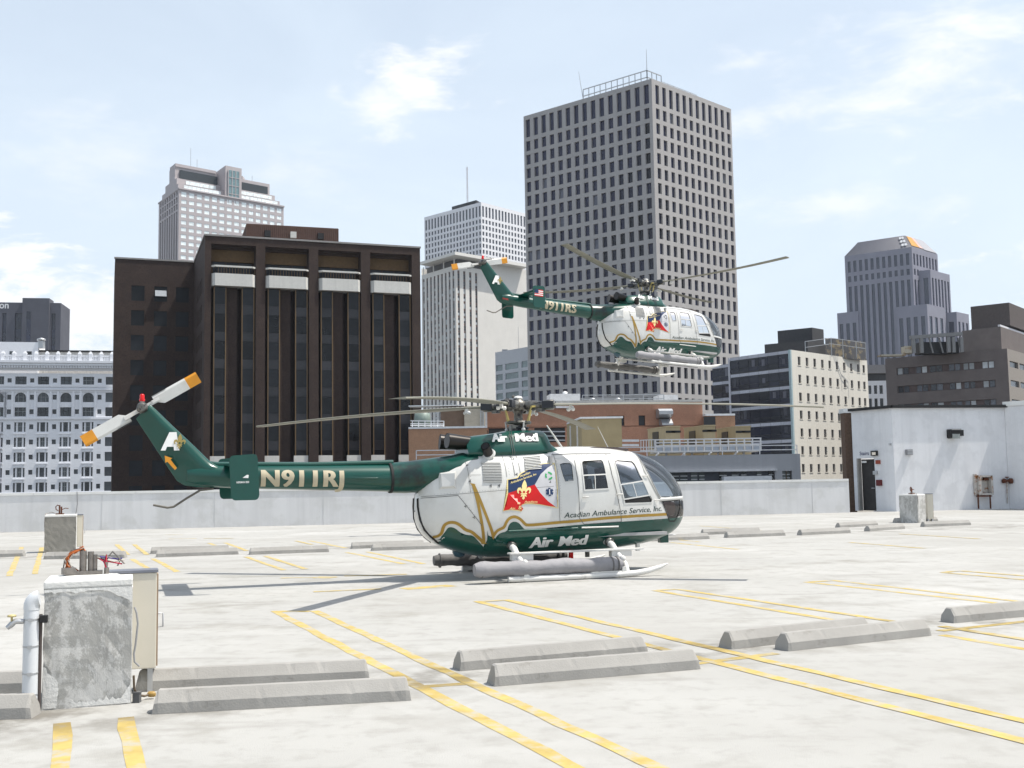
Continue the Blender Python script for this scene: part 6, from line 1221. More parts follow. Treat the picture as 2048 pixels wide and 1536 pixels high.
    if not flag: mb = MB(); mb.add([fs(.024)(*p) for p in ((-5.635, 1.845), (-5.605, 1.875), (-5.70, 2.005), (-5.675, 2.025), (-5.785, 2.065), (-5.775, 1.955), (-5.745, 1.972))], [(0, 1, 2, 6), (2, 3, 4), (4, 5, 6), (2, 4, 6)]); B_(mb, 'fin_arrow', Mor, fin, fix=False)
    else: B_(text_on('DANGER', (-5.5, 1.69), (-5.3, 1.675), .05, lambda x, z: (x, -.19, z), fat=.02), 'warning_lettering', mat('warning_red', (.5, .02, .02)), fin, fix=False)
    mb = MB(); mb.loft([[(-4.70+c*.40, y, 1.90+t*.03) for c, t in ((.5, 0), (.35, 1), (0, 1.2), (-.5, 0), (0, -1), (.35, -.9))] for y in (-.99, 0, .99)]); B_(mb, 'tailplane', Mhg)
    for sd in (-1, 1):
        cor = []; 
        for (cx_, cz_), a0 in (((-4.555, 1.975), 0), ((-4.845, 1.955), 90), ((-4.815, 1.455), 180), ((-4.53, 1.455), 270)):
            for t in range(4): a = R(a0+30*t); cor.append((cx_+.055*math.cos(a), cz_+.075*math.sin(a)))
        mb = MB(); n_ = len(cor); mb.add([(x, sd*.985, z) for x, z in cor]+[(x, sd*1.02, z) for x, z in cor], [tuple(range(n_)), tuple(range(2*n_-1, n_-1, -1))]+[(i, (i+1) % n_, n_+(i+1) % n_, n_+i) for i in range(n_)]); ep = B_(mb, 'end_plate', Mhg, bevel=.006)
        if sd < 0:
            ef = lambda x, z: (x, -1.0235, z)
            if flag:
                x0, z0, w_, h_ = -4.85, 1.72, .30, .21
                for k in range(7): mb = MB(); mb.add([ef(x0, z0+h_*k/7), ef(x0+w_, z0+h_*k/7), ef(x0+w_, z0+h_*(k+1)/7), ef(x0, z0+h_*(k+1)/7)], [(0, 1, 2, 3)]); B_(mb, 'flag_stripe', Mred if k % 2 == 0 else Mtxtw, ep, fix=False)
                mb = MB(); mb.add([(x0, -1.0255, z0+h_*.45), (x0+w_*.45, -1.0255, z0+h_*.45), (x0+w_*.45, -1.0255, z0+h_), (x0, -1.0255, z0+h_)], [(0, 1, 2, 3)]); B_(mb, 'flag_canton', Mnavy, ep, fix=False)
            else:
                B_(text_on('HERMAN 830', (-4.80, 1.625), (-4.62, 1.628), .028, ef, fat=.02), 'small_lettering', Mtxtw, ep, fix=False)
                mb = MB(); mb.add([ef(*p) for p in ((-4.715, 1.705), (-4.63, 1.70), (-4.625, 1.745), (-4.65, 1.75))], [(0, 1, 2, 3)]); B_(mb, 'small_emblem', Mtxtw, ep, fix=False)
    mb = MB(); mb.tube([(-5.05, 0, 1.55), (-5.25, 0, 1.53), (-5.45, 0, 1.41), (-5.64, 0, 1.285), (-5.73, 0, 1.272), (-5.94, 0, 1.318)], .017, 8); B_(mb, 'tail_skid', mat('skid_tube', (.12, .11, .09), rough=.6))
    # tail rotor on the port side, gearbox and beacon
    tx, tz, ty = -6.12, 2.80, .19
    mb = MB(); mb.lathe([(.05, -.16), (.085, -.12), (.085, .06), (.05, .10), (.05, .24), (.02, .26)], (tx, .0, tz), 'y', 16); gb_ = B_(mb, 'tail_gearbox', Mhub)
    mb = MB(); mb.lathe([(.04, 0), (.045, .03), (.035, .05), (.035, .10), (.02, .115)], (tx, 0, tz+.10), 'z', 12); bc = B_(mb, 'beacon', Mbeacon)
    tr = bpy.data.objects.new('tail_rotor', None); COL.objects.link(tr); tr.parent = root
    mb = MB(); mb.lathe([(.03, -.05), (.06, -.04), (.06, .04), (.03, .05)], (tx, ty, tz), 'y', 14); B_(mb, 'tail_rotor_hub', Mhub, tr)
    for k in range(2):
        a = R(tail_deg+180*k); Mt = Matrix.Translation((tx, ty, tz)) @ Matrix.Rotation(-a, 4, 'Y')
        def seg(r0_, r1_, w0, w1, m_, nm, t=.016, sh=0.0): mb = MB(); mb.loft([[Mt @ Vector((r_, y, z)) for z, y in ((.095, 0), (.06, t), (.095-w, .003), (.095-w, -.003), (.06, -t))] for r_, w in ((r0_, w0), (r1_, w1))]); mb.sm = [False]*len(mb.f); return B_(mb, nm, m_, tr)
        mb = MB(); mb.box((.16, 0, 0), (.26, .05, .06), 0, Mt); mb.box((.24, -.03, .01), (.12, .03, .05), 0, Mt); B_(mb, 'blade_root', Mpaint, tr)
        b1 = seg(.22, .34, .10, .19, Mhw, 'tail_blade'); seg(.34, .78, .19, .19, Mhw, 'tail_blade'); seg(.78, .98, .19, .188, Mor, 'tail_blade_tip')
        mb = MB(); mb.box((.34, -.0, .10), (.24, .03, .012), 0, Mt); B_(mb, 'abrasion_strip', Mexh, tr)
    # landing gear
    for sd in (-1, 1):
        y = sd*1.25
        mb = MB(); mb.tube([(-.66, y, .055), (-.4, y, .05), (1.2, y, .05), (1.55, y, .06), (1.8, y, .095), (2.0, y, .145), (2.13, y, .19)], [.045, .048, .05, .05, .046, .036, .012], 12); sk = B_(mb, 'landing_skid', Mpaint)
        mb = MB(); mb.box((.3, y, .006), (1.7, .05, .012)); B_(mb, 'skid_shoe', Mhubd, sk)
        mb = MB(); mb.bar((.75, y, .105), (1.35, y, .105), .05, .02); B_(mb, 'skid_step', Mpaint, sk)
        pts = [(-1.24, 1)]; mb = MB(); xs = np.linspace(-1.20, 1.32, 30); rr = [.108+.007*math.sin(9*x+sd)+.005*math.sin(23*x) for x in xs]; rr[0] = .085; rr[-1] = .085
        if sd < 0: rr = [r_*1.12 for r_ in rr]
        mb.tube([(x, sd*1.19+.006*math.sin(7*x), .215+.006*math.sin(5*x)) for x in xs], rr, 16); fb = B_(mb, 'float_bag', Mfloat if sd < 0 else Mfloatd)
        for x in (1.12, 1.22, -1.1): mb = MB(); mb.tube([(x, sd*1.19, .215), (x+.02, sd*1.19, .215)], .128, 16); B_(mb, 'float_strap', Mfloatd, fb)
        for x in (-.37, 1.33): mb = MB(); mb.box((x, y, .13), (.07, .06, .09)); mb.lathe([(.03, 0), (.05, .02), (.05, .07), (.02, .09)], (x, y-sd*.03, .26), 'z', 10); B_(mb, 'skid_clamp', Mpaint, sk)
        mb = MB(); mb.box((.63, sd*.96, .435), (2.35, .17, .025), 0); stp = B_(mb, 'boarding_step', Mpaint, bevel=.004)
        for x in (-.38, 1.36): mb = MB(); mb.box((x+.05, sd*.96, .375), (.36, .12, .10)); B_(mb, 'step_bracket', Mpaint, stp)
    for x in (-.40, 1.34):
        mb = MB(); mb.tube([(x+.06*(s > .99), yy, zz_) for s, yy, zz_ in ((1, -1.25, .06), (1, -1.17, .20), (0, -.98, .38), (0, -.80, .50), (0, -.6, .545), (0, -.3, .56), (0, .3, .56), (0, .6, .545), (0, .80, .50), (0, .98, .38), (1, 1.17, .20), (1, 1.25, .06))], [.045, .045, .05, .055, .055, .05, .05, .055, .055, .05, .045, .045], 12); B_(mb, 'cross_tube', Mpaint)
        for sd in (-1, 1): mb = MB(); mb.lathe([(.03, -.06), (.07, -.05), (.075, .02), (.05, .06)], (x, sd*.68, .545), 'y', 12); B_(mb, 'tube_fitting', Mhub)
    # belly fittings
    mb = MB(); mb.lathe([(.01, -.13), (.08, -.11), (.115, -.05), (.12, .02), (.10, .08)], (-1.05, .12, .46), 'z', 18); B_(mb, 'belly_dome', mat('dome_blue', (.05, .10, .13), rough=.2))
    mb = MB(); mb.box((2.70, 0, .53), (.16, .12, .15)); B_(mb, 'nose_sensor', Mhg, bevel=.01); mb = MB(); mb.tube([(2.78, 0, .58), (2.95, 0, .59)], .007, 6); B_(mb, 'pitot_tube', M_steel)
    for x, m_ in ((.80, Mbeacon), (1.1, Mhub), (2.05, Mpaint)): mb = MB(); mb.box((x, -.3, zbot(x)-.0), (.06, .06, .17)); B_(mb, 'belly_lamp', m_)
    mb = MB(); mb.tube([(.79, 0, 2.16), (.52, .0, 2.54)], [.022, .012], 8); B_(mb, 'whip_antenna', Mhw); mb = MB(); mb.tube([(1.69, 0, 2.10), (1.66, 0, 2.17), (1.48, 0, 2.52)], [.018, .008, .003], 6); B_(mb, 'whip_antenna', Mhw)
    mb = MB(); mb.loft([[(1.5+c*.42, y, 2.135-abs(c)*.02+t) for c, t in ((1, 0), (.5, .022), (-.5, .03), (-1, .01), (-1, -.02), (1, -.03))] for y in (-.3, 0, .3)]); B_(mb, 'roof_window', Gc)
    # cabin inside
    mb = MB(); mb.box((1.35, 0, .66), (2.2, 1.3, .05)); B_(mb, 'cabin_floor', Mint); mb = MB(); mb.box((.34, 0, 1.32), (.04, 1.28, 1.35)); B_(mb, 'bulkhead', Mint)
    mb = MB(); mb.box((2.35, 0, .93), (.26, .80, .42), 0, None, .8); B_(mb, 'instrument_panel', Mseat, bevel=.03)
    for x, y in ((1.62, -.36), (1.62, .36), (.78, -.36), (.78, .36)):
        s_ = bpy.data.objects.new('cabin_seat', None); COL.objects.link(s_); s_.parent = root
        mb = MB(); mb.box((x+.06, y, .98), (.46, .46, .13)); B_(mb, 'seat_cushion', Mseat, s_, bevel=.03); m4 = Matrix.Translation((x-.22, y, 1.30)) @ Matrix.Rotation(R(-9), 4, 'Y'); mb = MB(); mb.box((0, 0, 0), (.11, .44, .62), 0, m4); B_(mb, 'seat_back', Mseat, s_, bevel=.03); m4 = Matrix.Translation((x-.28, y, 1.70)) @ Matrix.Rotation(R(-9), 4, 'Y'); mb = MB(); mb.box((0, 0, 0), (.09, .26, .18), 0, m4); B_(mb, 'head_rest', Mseat, s_, bevel=.03); mb = MB(); mb.box((x, y, .79), (.36, .36, .24)); B_(mb, 'seat_base', Mint, s_)
    return root
heli = helicopter('air_ambulance_helicopter', 'white and green air ambulance helicopter parked on its skids on the roof deck', Vector((.098, 18.847, 0)), (R(19.5), 0, 0), 'N911RJ', -37, -.20, False, 31, 5.05)
heli2 = helicopter('air_ambulance_helicopter', 'white and green air ambulance helicopter hovering in front of the grey tower', Vector((4.431, 36.143, 5.19)), (R(28.64), R(2.85), R(-1.25)), 'N911RS', 26, .26, True, 14, 4.95)

# pilot of the hovering machine, seen through the door window
def pilot(mw):
    t = bpy.data.objects.new('person', None); COL.objects.link(t); t.matrix_world = mw; tag(t, 'person in a white shirt and helmet at the controls of the hovering helicopter', 'person')
    def skin(name, pts, edges, rad, m_, parent):
        me = bpy.data.meshes.new(name); me.from_pydata(pts, edges, []); o = link(name, me, parent); bm = bmesh.new(); bm.from_mesh(me); ly = bm.verts.layers.skin.verify()
        for v, r_ in zip(bm.verts, rad): v[ly].radius = (r_, r_); v[ly].use_root = v.index == 0
        bm.to_mesh(me); bm.free(); md = o.modifiers.new('skin', 'SKIN'); md.use_smooth_shade = True; o.modifiers.new('sub', 'SUBSURF').levels = 1; o.modifiers['sub'].render_levels = 2; me.materials.append(m_); return o
    x, y = 1.62, -.36
    B0 = [(x-.02, y, 1.12), (x-.04, y, 1.30), (x-.06, y, 1.48), (x-.05, y, 1.57), (x-.03, y, 1.66), (x-.01, y, 1.76),
          (x-.05, y-.19, 1.49), (x+.08, y-.24, 1.28), (x+.32, y-.12, 1.22), (x+.39, y-.09, 1.23), (x-.05, y+.19, 1.49), (x+.08, y+.24, 1.28), (x+.30, y+.18, 1.20), (x+.37, y+.16, 1.21),
          (x+.02, y-.10, 1.10), (x+.42, y-.12, 1.14), (x+.52, y-.12, .80), (x+.64, y-.12, .74), (x+.02, y+.10, 1.10), (x+.42, y+.12, 1.14), (x+.52, y+.12, .80), (x+.64, y+.12, .74)]
    E0 = [(0, 1), (1, 2), (2, 3), (3, 4), (4, 5), (2, 6), (6, 7), (7, 8), (8, 9), (2, 10), (10, 11), (11, 12), (12, 13), (0, 14), (14, 15), (15, 16), (16, 17), (0, 18), (18, 19), (19, 20), (20, 21)]
    r_ = [.13, .13, .14, .055, .085, .08, .065, .05, .035, .03, .065, .05, .035, .03, .09, .075, .05, .035, .09, .075, .05, .035]
    skin('body', B0, E0, r_, mat('skin_tone', (.42, .24, .16), rough=.5), t)
    skin('shirt', [B0[i] for i in (0, 1, 2, 6, 7, 10, 11)], [(0, 1), (1, 2), (2, 3), (3, 4), (2, 5), (5, 6)], [.145, .145, .15, .078, .062, .078, .062], mat('pilot_shirt', (.68, .68, .68), rough=.8), t)
    skin('trousers', [B0[i] for i in (0, 14, 15, 16, 18, 19, 20)], [(0, 1), (1, 2), (2, 3), (0, 4), (4, 5), (5, 6)], [.14, .10, .085, .06, .10, .085, .06], mat('pilot_trousers', (.03, .035, .06), rough=.8), t)
    mb = MB(); mb.lathe([(.10, -.06), (.118, .0), (.112, .06), (.08, .10), (.02, .118)], (x-.03, y, 1.75), 'z', 16); mb.build('helmet', mat('helmet_white', (.72, .72, .72), rough=.25), t)
pilot(heli2.matrix_world.copy())
from mathutils import noise as mnoise
# ------------------------------------------------------------------ wheel stops
def stop_mesh():
    bm = bmesh.new(); L, prof = 1.83, [(-.10, 0), (.10, 0), (.095, .075), (.035, .155), (-.035, .155), (-.095, .075)]
    n = 46; rings = []
    for i in range(n+1):
        x = -L/2+L*i/n; k = .93 if i in (0, n) else 1; s = (.025 if i == 0 else -.025 if i == n else 0)
        rings.append([bm.verts.new((x+s*(z/.155), y*k+random.uniform(-.0006, .0006), z*(k if z else 1)+(random.uniform(-.0006, .0006) if z else 0))) for y, z in prof])
    for a, b in zip(rings[:-1], rings[1:]):
        for k in range(6): bm.faces.new((a[k], a[(k+1) % 6], b[(k+1) % 6], b[k]))
    for _ in range(5):                                     # chipped arrises
        v = random.choice(rings)[random.choice((2, 3, 4, 5))]; v.co += Vector((random.uniform(-.008, .008), -math.copysign(random.uniform(.002, .006), v.co.y), -random.uniform(.002, .006)))
    bm.faces.new(rings[0][::-1]); bm.faces.new(rings[-1]); bmesh.ops.recalc_face_normals(bm, faces=bm.faces)
    me = bpy.data.meshes.new('wheel_stop'); bm.to_mesh(me); bm.free(); me.materials.append(M_stop); return me
SM = [stop_mesh() for _ in range(3)]; nst = 0
def wheel_stop(p, q, label, left=True, shift=.07):
    """p, q: the two ends of the front bottom edge in the picture; the stop keeps its real length from the end given"""
    global nst
    a, b = gnd(*p).xy, gnd(*q).xy; d = (b-a).normalized(); c = a+d*(.915+shift) if left else b-d*.915; nn = Vector((-d.y, d.x)); c = c+nn*.10
    o = link('wheel_stop', SM[nst % 3], None, (*c, .001), math.atan2(d.y, d.x)); nst += 1; tag(o, label, 'wheel stop', 'concrete wheel stops on the deck'); return o
wheel_stop((312, 1429), (832, 1401), 'front wheel stop of the pair just right of the foreground pedestal', True, -.03)
wheel_stop((272, 1384), (740, 1361), 'rear wheel stop of the pair just right of the foreground pedestal', False)
wheel_stop((960, 1376), (1385, 1340), 'front wheel stop of the pair in the bottom centre of the deck', True, .12)
wheel_stop((905, 1344), (1290, 1310), 'rear wheel stop of the pair in the bottom centre of the deck')
wheel_stop((1550, 1306), (1878, 1270), 'front wheel stop of the overlapping pair in the lower right', True, .16)
wheel_stop((1447, 1301), (1770, 1264), 'rear wheel stop of the overlapping pair in the lower right', True, .10)
wheel_stop((1885, 1249), (2130, 1226), 'single wheel stop cut off by the right edge of the picture', True, .17)
wheel_stop((-430, 1452), (62, 1438), 'front wheel stop cut off at the left edge beside the white standpipe', False)
wheel_stop((-380, 1398), (52, 1386), 'rear wheel stop cut off at the left edge behind the white standpipe', False)
wheel_stop((80, 1119), (255, 1116), 'wheel stop at the foot of the far left pedestal')
wheel_stop((-120, 1117), (47, 1113), 'wheel stop at the far left edge left of the far pedestal', False)
wheel_stop((305, 1115), (471, 1109), 'wheel stop in the far left row under the tail boom, right of the cabinet')
wheel_stop((294, 1108), (440, 1104), 'short bit of wheel stop half hidden behind its twin under the tail boom')
wheel_stop((493, 1110), (655, 1104), 'wheel stop in the far row below the registration lettering')
wheel_stop((697, 1098), (850, 1093), 'rear wheel stop of the pair left of the parked cabin rear')
wheel_stop((738, 1102), (890, 1097), 'front wheel stop of the pair left of the parked cabin rear')
wheel_stop((1270, 1084), (1420, 1078), 'wheel stop right beside the parked helicopter nose', False)
wheel_stop((1402, 1070), (1520, 1066), 'wheel stop partly hidden behind the stop second from the helicopter nose')
wheel_stop((1451, 1076), (1575, 1071), 'second wheel stop to the right of the parked helicopter nose')
wheel_stop((1600, 1071), (1716, 1065), 'third wheel stop to the right of the parked helicopter nose')
wheel_stop((1677, 1056), (1782, 1050), 'farthest wheel stop, left of the pedestal by the stair house')
wheel_stop((1737, 1063), (1846, 1055), 'wheel stop right in front of the pedestal by the stair house')
wheel_stop((1846, 1054), (1947, 1050), 'wheel stop running right from the pedestal by the stair house')
wheel_stop((1790, 1046), (1890, 1042), 'wheel stop almost hidden behind the pedestal by the stair house')
# ------------------------------------------------------------------ pedestals with cut-off pipes
Mped = mat('pedestal_concrete', (.37, .365, .345), rough=.95, var=.12, scale=3, alt=(.55, .545, .525), altscale=4.5, altlo=.485, althi=.525, altrough=.85, bump=.15, bscale=70, stretch=(1, 1, .7), streak=.2, spec=.15)
Mped2 = mat('pedestal_concrete_dull', (.25, .24, .215), rough=.95, var=.12, scale=4, bump=.4, bscale=50, spec=.15)
Mpw = mat('pedestal_white', (.66, .655, .63), rough=.85, var=.05, scale=6, alt=(.4, .39, .37), altscale=9, altlo=.62, althi=.72, bump=.4, bscale=30)
Mcab = mat('cabinet_beige', (.58, .545, .46), rough=.6, var=.04, scale=2, alt=(.3, .2, .12), altscale=3, altlo=.68, althi=.78); Mpvc = mat('pvc_white', (.60, .62, .64), rough=.35, var=.05, alt=(.35, .36, .36), altscale=6, altlo=.6, althi=.75)
Mpipe = mat('stub_pipe', (.22, .20, .18), rough=.4, metal=.6, var=.2, scale=20); Mwo = mat('wire_orange', (.45, .12, .03)); Mwr = mat('wire_red', (.4, .02, .05)); Mwb = mat('wire_violet', (.06, .04, .22)); Mwp = mat('wire_pale', (.5, .46, .4))
def pedestal(p, rz, w, d, h, label, body, tangle, white_side):
    t = empty('concrete_pedestal', (p.x, p.y, 0), rz); tag(t, label, 'pedestal', 'old lamp pedestals on the deck')
    bm = bmesh.new(); bmesh.ops.create_cube(bm, size=1, matrix=Matrix.Translation((w/2, d/2, (h-.05)/2)) @ Matrix.Diagonal((w, d, h-.05, 1))); bmesh.ops.subdivide_edges(bm, edges=bm.edges, cuts=9, use_grid_fill=True)
    for v in bm.verts:
        edge = (abs(v.co.x-w/2) > w/2-.001)+(abs(v.co.y-d/2) > d/2-.001)+(v.co.z < .002)
        if edge >= 1: v.co += Vector((random.uniform(-1, 1), random.uniform(-1, 1), 0))*(.0035 if edge == 1 else .007)
    me = bpy.data.meshes.new('body'); bm.to_mesh(me); bm.free(); me.materials.append(body); link('body', me, t)
    mb = MB(); mb.box((w/2, d/2, h-.025), (w+.012, d+.012, .055)); mb.build('painted_top', Mpw, t, bevel=.012)
    if white_side: mb = MB(); mb.box((w+.002, d/2, h/2-.03), (.008, d*.98, h-.07)); mb.build('painted_side', Mpw, t)
    if white_side == 2:
        mb = MB(); edge = [(0, h-.055), (w, h-.055), (w, h-.17)]+[(w-f*w, h-.055-.02-.022*max(0, mnoise.fractal((f*5.1, 3.3, 0), 1, 2, 4))-(.09*(1-f/.3) if f < .3 else 0)-.03*max(0, mnoise.noise((f*14, 1.7, 0)))) for f in [i/60 for i in range(1, 61)]]
        mb.add([(x, -.006, z) for x, z in edge], [tuple(range(len(edge)))]); mb.build('paint_drip', Mpw, t, fix=False)
        mb = MB(); edge = [(0, 0.01), (.10, .01)]+[(.10+.03*mnoise.fractal((z*9, 2.2, 0), 1, 2, 4)-.10*max(0, (z-.18)/.14), z) for z in [.02+.28*i/24 for i in range(25)]]+[(0, .31)]; mb.add([(x, -.006, z) for x, z in edge], [tuple(range(len(edge)))]); mb.build('paint_patch', Mpw, t, fix=False)
        mb = MB(); top_ = [(w-i*w*.7/40, .035+.05*abs(mnoise.fractal((i*.22, 8.1, 0), 1, 2, 4))+(.10*max(0, 1-i/7))) for i in range(41)]; edge = [(w*.3, .008), (w, .008)]+top_; mb.add([(x, -.005, z) for x, z in edge], [tuple(range(len(edge)))]); mb.build('paint_patch', Mpw, t, fix=False)
    # cut-off pipes and loose wires on top
    cx, cy = w*.46, d*.5
    if tangle:
        mb = MB(); mb.loft([[(cx+r_*1.5*math.cos(a), cy+r_*math.sin(a), h+z) for a in [i*math.pi/10 for i in range(20)]] for r_, z in ((.17, .0), (.15, .018), (.11, .022))]); mb.build('grout_pad', Mpw, t)
        mb = MB(); mb.box((cx-.02, cy, h+.035), (.26, .10, .03)); mb.box((cx-.13, cy-.03, h+.055), (.09, .07, .05), .3); mb.build('base_plate', Mpipe, t)
        for x, hh, r_ in ((-.03, .26, .026), (.025, .25, .022), (.055, .22, .018)): mb = MB(); mb.tube([(cx+x, cy, h+.03), (cx+x, cy, h+hh)], r_, 12); mb.build('pipe_stub', Mpipe, t)
        mb = MB(); mb.tube([(cx+.14, cy-.02, h), (cx+.14, cy-.02, h+.09)], .018, 8); mb.build('pipe_stub', Mpipe, t)
        rs = random.Random(8)
        for k in range(11):
            m_ = (Mwo, Mwo, Mwp, Mwo, Mpipe)[k % 5]; j = lambda s: rs.uniform(-s, s); mb = MB(); mb.tube([(cx-.02+j(.01), cy+j(.01), h+.25), (cx-.04+j(.02), cy+j(.02), h+.29+j(.015)), (cx-.10+j(.02), cy+j(.03), h+.25+j(.02)), (cx-.15+j(.02), cy+j(.03), h+.18+j(.02)), (cx-.14+j(.03), cy+j(.03), h+.11+j(.03)), (cx-.08+j(.03), cy+j(.03), h+.07+j(.02))], .006, 5); mb.build('loose_wire', m_, t)
        for k in range(7):
            m_ = (Mwr, Mwb, Mpipe, Mwp, Mpipe, Mwr, Mpipe)[k]; j = lambda s: rs.uniform(-s, s); mb = MB(); mb.tube([(cx+.14+j(.008), cy-.02+j(.01), h+.08), (cx+.13+j(.02), cy-.02+j(.02), h+.14), (cx+.10+j(.05), cy+j(.05), h+.17+j(.03)), (cx+.17+j(.08), cy+j(.05), h+.19+j(.05)), (cx+.2+j(.08), cy+j(.05), h+.14+j(.05))], .007, 5); mb.build('loose_wire', m_, t)
        for o_ in t.children:
            if o_.name.startswith(('pipe_stub', 'loose_wire')): o_.scale.z = .78; o_.location.z = h*.22
    else:
        mb = MB(); mb.box((cx, cy, h+.02), (.2, .14, .025)); mb.build('base_plate', Mrust, t); 
        for x, hh in ((-.01, .24), (.035, .20)): mb = MB(); mb.tube([(cx+x, cy, h+.02), (cx+x, cy, h+hh)], .02, 8); mb.build('pipe_stub', Mrust, t)
        mb = MB(); mb.tube([(cx-.01, cy, h+.22), (cx-.06, cy, h+.24), (cx-.10, cy, h+.2), (cx-.09, cy, h+.13), (cx-.04, cy, h+.10)], .012, 6); mb.build('loose_wire', Mrust, t); mb = MB(); mb.tube([(cx+.04, cy, h+.12), (cx+.12, cy, h+.16), (cx+.20, cy, h+.15)], .01, 6); mb.build('loose_wire', Mrust, t)
        mb = MB(); mb.tube([(cx-.12, cy, h+.04), (cx-.2, cy-.05, h+.07), (.02, .02, h+.03), (.0, -.012, h-.1), (.0, -.012, h-.3)], .009, 6); mb.build('loose_wire', Mpipe, t)
    return t
P0 = gnd(84, 1421); P1 = gnd(262, 1419); w1 = (P1-P0).length; h1 = (1.6-.0)*(1421-1166)/(1421-976)
PRZ = R(19); w1_ = w1
ped = pedestal(P0, PRZ, w1*.93, .60, h1, 'large foreground concrete pedestal with peeling white paint and loose wires on top', Mped, True, 2)
P2_ = gnd(88, 1106); P3_ = gnd(144, 1105); pedestal(P2_, R(20), (P3_-P2_).length*1.06, .6, .93, 'plain grey concrete pedestal near the parapet at the far left', Mped2, False, 1)
P4_ = gnd(1807.5, 1046); P5_ = gnd(1832, 1047); pr_t = pedestal(P4_+Vector((.42, -.18, 0)), R(47), .62, .62, .93, 'stained concrete pedestal in front of the white stair house', Mped, False, 0)
# beige cabinets behind pedestals
def cabinet(a, b, d, h, z0, label):
    t = empty('electric_cabinet', (a.x, a.y, 0), math.atan2(b.y-a.y, b.x-a.x)); tag(t, label, 'cabinet', 'beige electric cabinets'); w = (b-a).length
    mb = MB(); mb.box((w/2, d/2, z0+h/2), (w, d, h)); mb.build('casing', Mcab, t, bevel=.008)
    mb = MB(); mb.box((w/2, d/2, z0+h+.012), (w+.02, d+.02, .02)); mb.build('lid', mat('cabinet_lid', (.16, .17, .2), rough=.4), t)
    mb = MB(); mb.box((w+.006, d/2, z0+h/2), (.012, d-.03, h-.03)); mb.build('door', mat('cabinet_door', (.30, .22, .15), rough=.6), t)
    mb = MB(); q = [(w+.01, .06, z0+h*.42), (w+.05, .06, z0+h*.42), (w+.05, .06, z0+h*.56), (w+.01, .06, z0+h*.56)]; mb.tube(q, .006, 6); mb.build('door_handle', M_steel, t)
    for s in (.12, .88): mb = MB(); mb.box((w*s, d/2, z0/2), (.04, d*.8, z0)); mb.build('leg', M_steel, t)
    return t
Yc = P0.y+.62; ca_, cb_ = at(225, 1240, Yc), at(309, 1240, Yc); zc0, zc1 = at(285, 1338, Yc).z, at(285, 1146, Yc).z
cabinet(Vector((ca_.x, ca_.y-.08, 0)), Vector((ca_.x+(cb_.x-ca_.x)*1.01, ca_.y-.08+(cb_.x-ca_.x)*.36, 0)), .2, zc1-zc0, zc0, 'beige steel cabinet standing behind the foreground pedestal')
Yc = P2_.y+.75; ca_, cb_ = at(134, 1080, Yc), at(161, 1080, Yc); cabinet(Vector((ca_.x, ca_.y, 0)), Vector((cb_.x, cb_.y+.12, 0)), .2, .80, .10, 'small beige cabinet behind the far left pedestal')
Yc = P4_.y+.5; ca_, cb_ = at(1855, 1020, Yc), at(1866.5, 1020, Yc); cabinet(Vector((ca_.x, ca_.y, 0)), Vector((cb_.x, cb_.y, 0)), .2, .82, .10, 'narrow rusty cabinet behind the pedestal at the stair house')
# hanging conduit on the foreground pedestal
w1 = w1*.93
ex = Vector((math.cos(ped.rotation_euler.z), math.sin(ped.rotation_euler.z), 0)); ey = Vector((-ex.y, ex.x, 0)); lp = lambda x, y, z: P0+ex*x+ey*y+Vector((0, 0, z))
mb = MB(); o3 = lp(w1, 0, 0); mb.tube([v-o3 for v in (lp(w1+.02, .03, .70), lp(w1+.035, .02, .66), lp(w1+.045, .02, .58), lp(w1+.03, .02, .42), lp(w1+.02, .02, .36), lp(w1+.025, .02, .30), lp(w1+.06, .02, .265))], .008, 6)
c1 = mb.build('flexible_conduit', mat('conduit_grey', (.3, .3, .3), rough=.5), None, o3); tag(c1, 'thin flexible conduit hanging on the right side of the foreground pedestal', 'conduit')
mb = MB(); mb.tube([v-o3 for v in (lp(w1+.02, .02, .20), lp(w1+.025, .03, .10), lp(w1+.05, .05, .05), lp(w1+.10, .1, .03), lp(w1+.14, .13, .035))], .009, 6); c2 = mb.build('ground_cable', mat('cable_brown', (.12, .09, .06)), None, o3); tag(c2, 'short brown cable ending on the deck right of the foreground pedestal', 'cable')
g3 = lp(w1+.15, .13, .035); mb = MB(); mb.lathe([(.012, -.03), (.022, -.02), (.022, .02), (.012, .03)], (0, 0, 0), 'x', 8); pg = mb.build('cable_plug', mat('plug_brass', (.35, .22, .06), rough=.4), None, g3); tag(pg, 'brass coloured plug at the end of the cable by the foreground pedestal', 'plug')
g4 = lp(w1+.045, .03, 0); mb = MB(); mb.box((0, 0, .035), (.05, .05, .07)); mb.box((0, 0, .075), (.06, .06, .01)); bx_ = mb.build('outlet_box', mat('outlet_dark', (.10, .10, .10)), None, g4); tag(bx_, 'tiny dark outlet box at the right foot of the foreground pedestal', 'box')
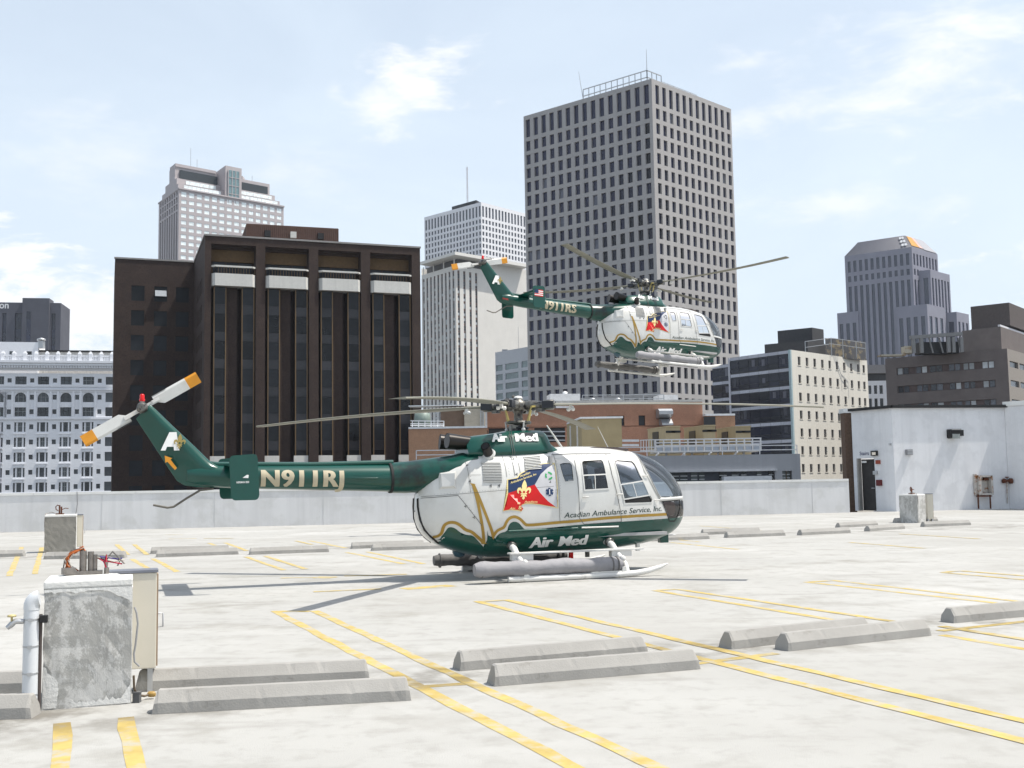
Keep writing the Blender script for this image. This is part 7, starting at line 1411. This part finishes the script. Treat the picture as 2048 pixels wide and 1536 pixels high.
# white standpipe with a tap
sp_ = gnd(61, 1427)+Vector((0, -.02, 0)); t = empty('standpipe', (sp_.x, sp_.y, 0), R(17)); tag(t, 'white plastic standpipe with a brass tap left of the foreground pedestal', 'standpipe')
hp_ = .855; r_ = .052
mb = MB(); mb.tube([(0, 0, 0), (0, 0, hp_-.10)], r_, 22); mb.build('pipe', Mpvc, t)
mb = MB(); mb.tube([(0, 0, hp_-.12)]+[(.05-.05*math.cos(a), 0, hp_-.10+.06*math.sin(a)) for a in [R(18*k) for k in range(1, 6)]], r_*1.06, 22); mb.build('elbow', Mpvc, t)
mb = MB(); mb.tube([(.058, .03, 0), (.058, .03, hp_-.16)], .014, 12); mb.build('gap_shade_strip', mat('gap_shade_dark', (.07, .055, .05), rough=.6), t)  # slim dark tube painted as the shade between standpipe and pedestal
for z in (.66, .47, .28, .13): mb = MB(); mb.tube([(0, 0, z), (0, 0, z+.012)], r_*1.04, 22); mb.box((.0, -.058, z+.006), (.03, .01, .022)); mb.build('pipe_strap', M_steel, t)
mb = MB(); mb.box((.085, -.01, .665), (.05, .06, .05)); mb.build('wall_bracket', M_black, t)
tap = MB(); tap.tube([(-.05, -.02, .655), (-.10, -.03, .66), (-.125, -.03, .64), (-.155, -.035, .615)], [.018, .02, .022, .016], 10); tp = tap.build('tap', M_steel, t); mb = MB(); mb.lathe([(.008, 0), (.008, .03), (.03, .032), (.03, .045), (.005, .05)], (-.125, -.03, .66), 'z', 10); mb.build('tap_wheel', mat('brass', (.5, .42, .2), rough=.4), tp)
# ------------------------------------------------------------------ damp summer air over the city
hz_m = bpy.data.materials.new('damp_air'); hz_m.use_nodes = True; hn = hz_m.node_tree.nodes
for x in list(hn):
    if x.type != 'OUTPUT_MATERIAL': hn.remove(x)
pv = hn.new('ShaderNodeVolumePrincipled'); pv.inputs['Color'].default_value = (.80, .88, 1, 1); pv.inputs['Density'].default_value = .00009; pv.inputs['Anisotropy'].default_value = .2
hz_m.node_tree.links.new(pv.outputs[0], [x for x in hn if x.type == 'OUTPUT_MATERIAL'][0].inputs['Volume'])
mb = MB(); mb.box((0, 1700, 92), (7800, 6400, 248)); tag(mb.build('haze', hz_m), kind='stuff')
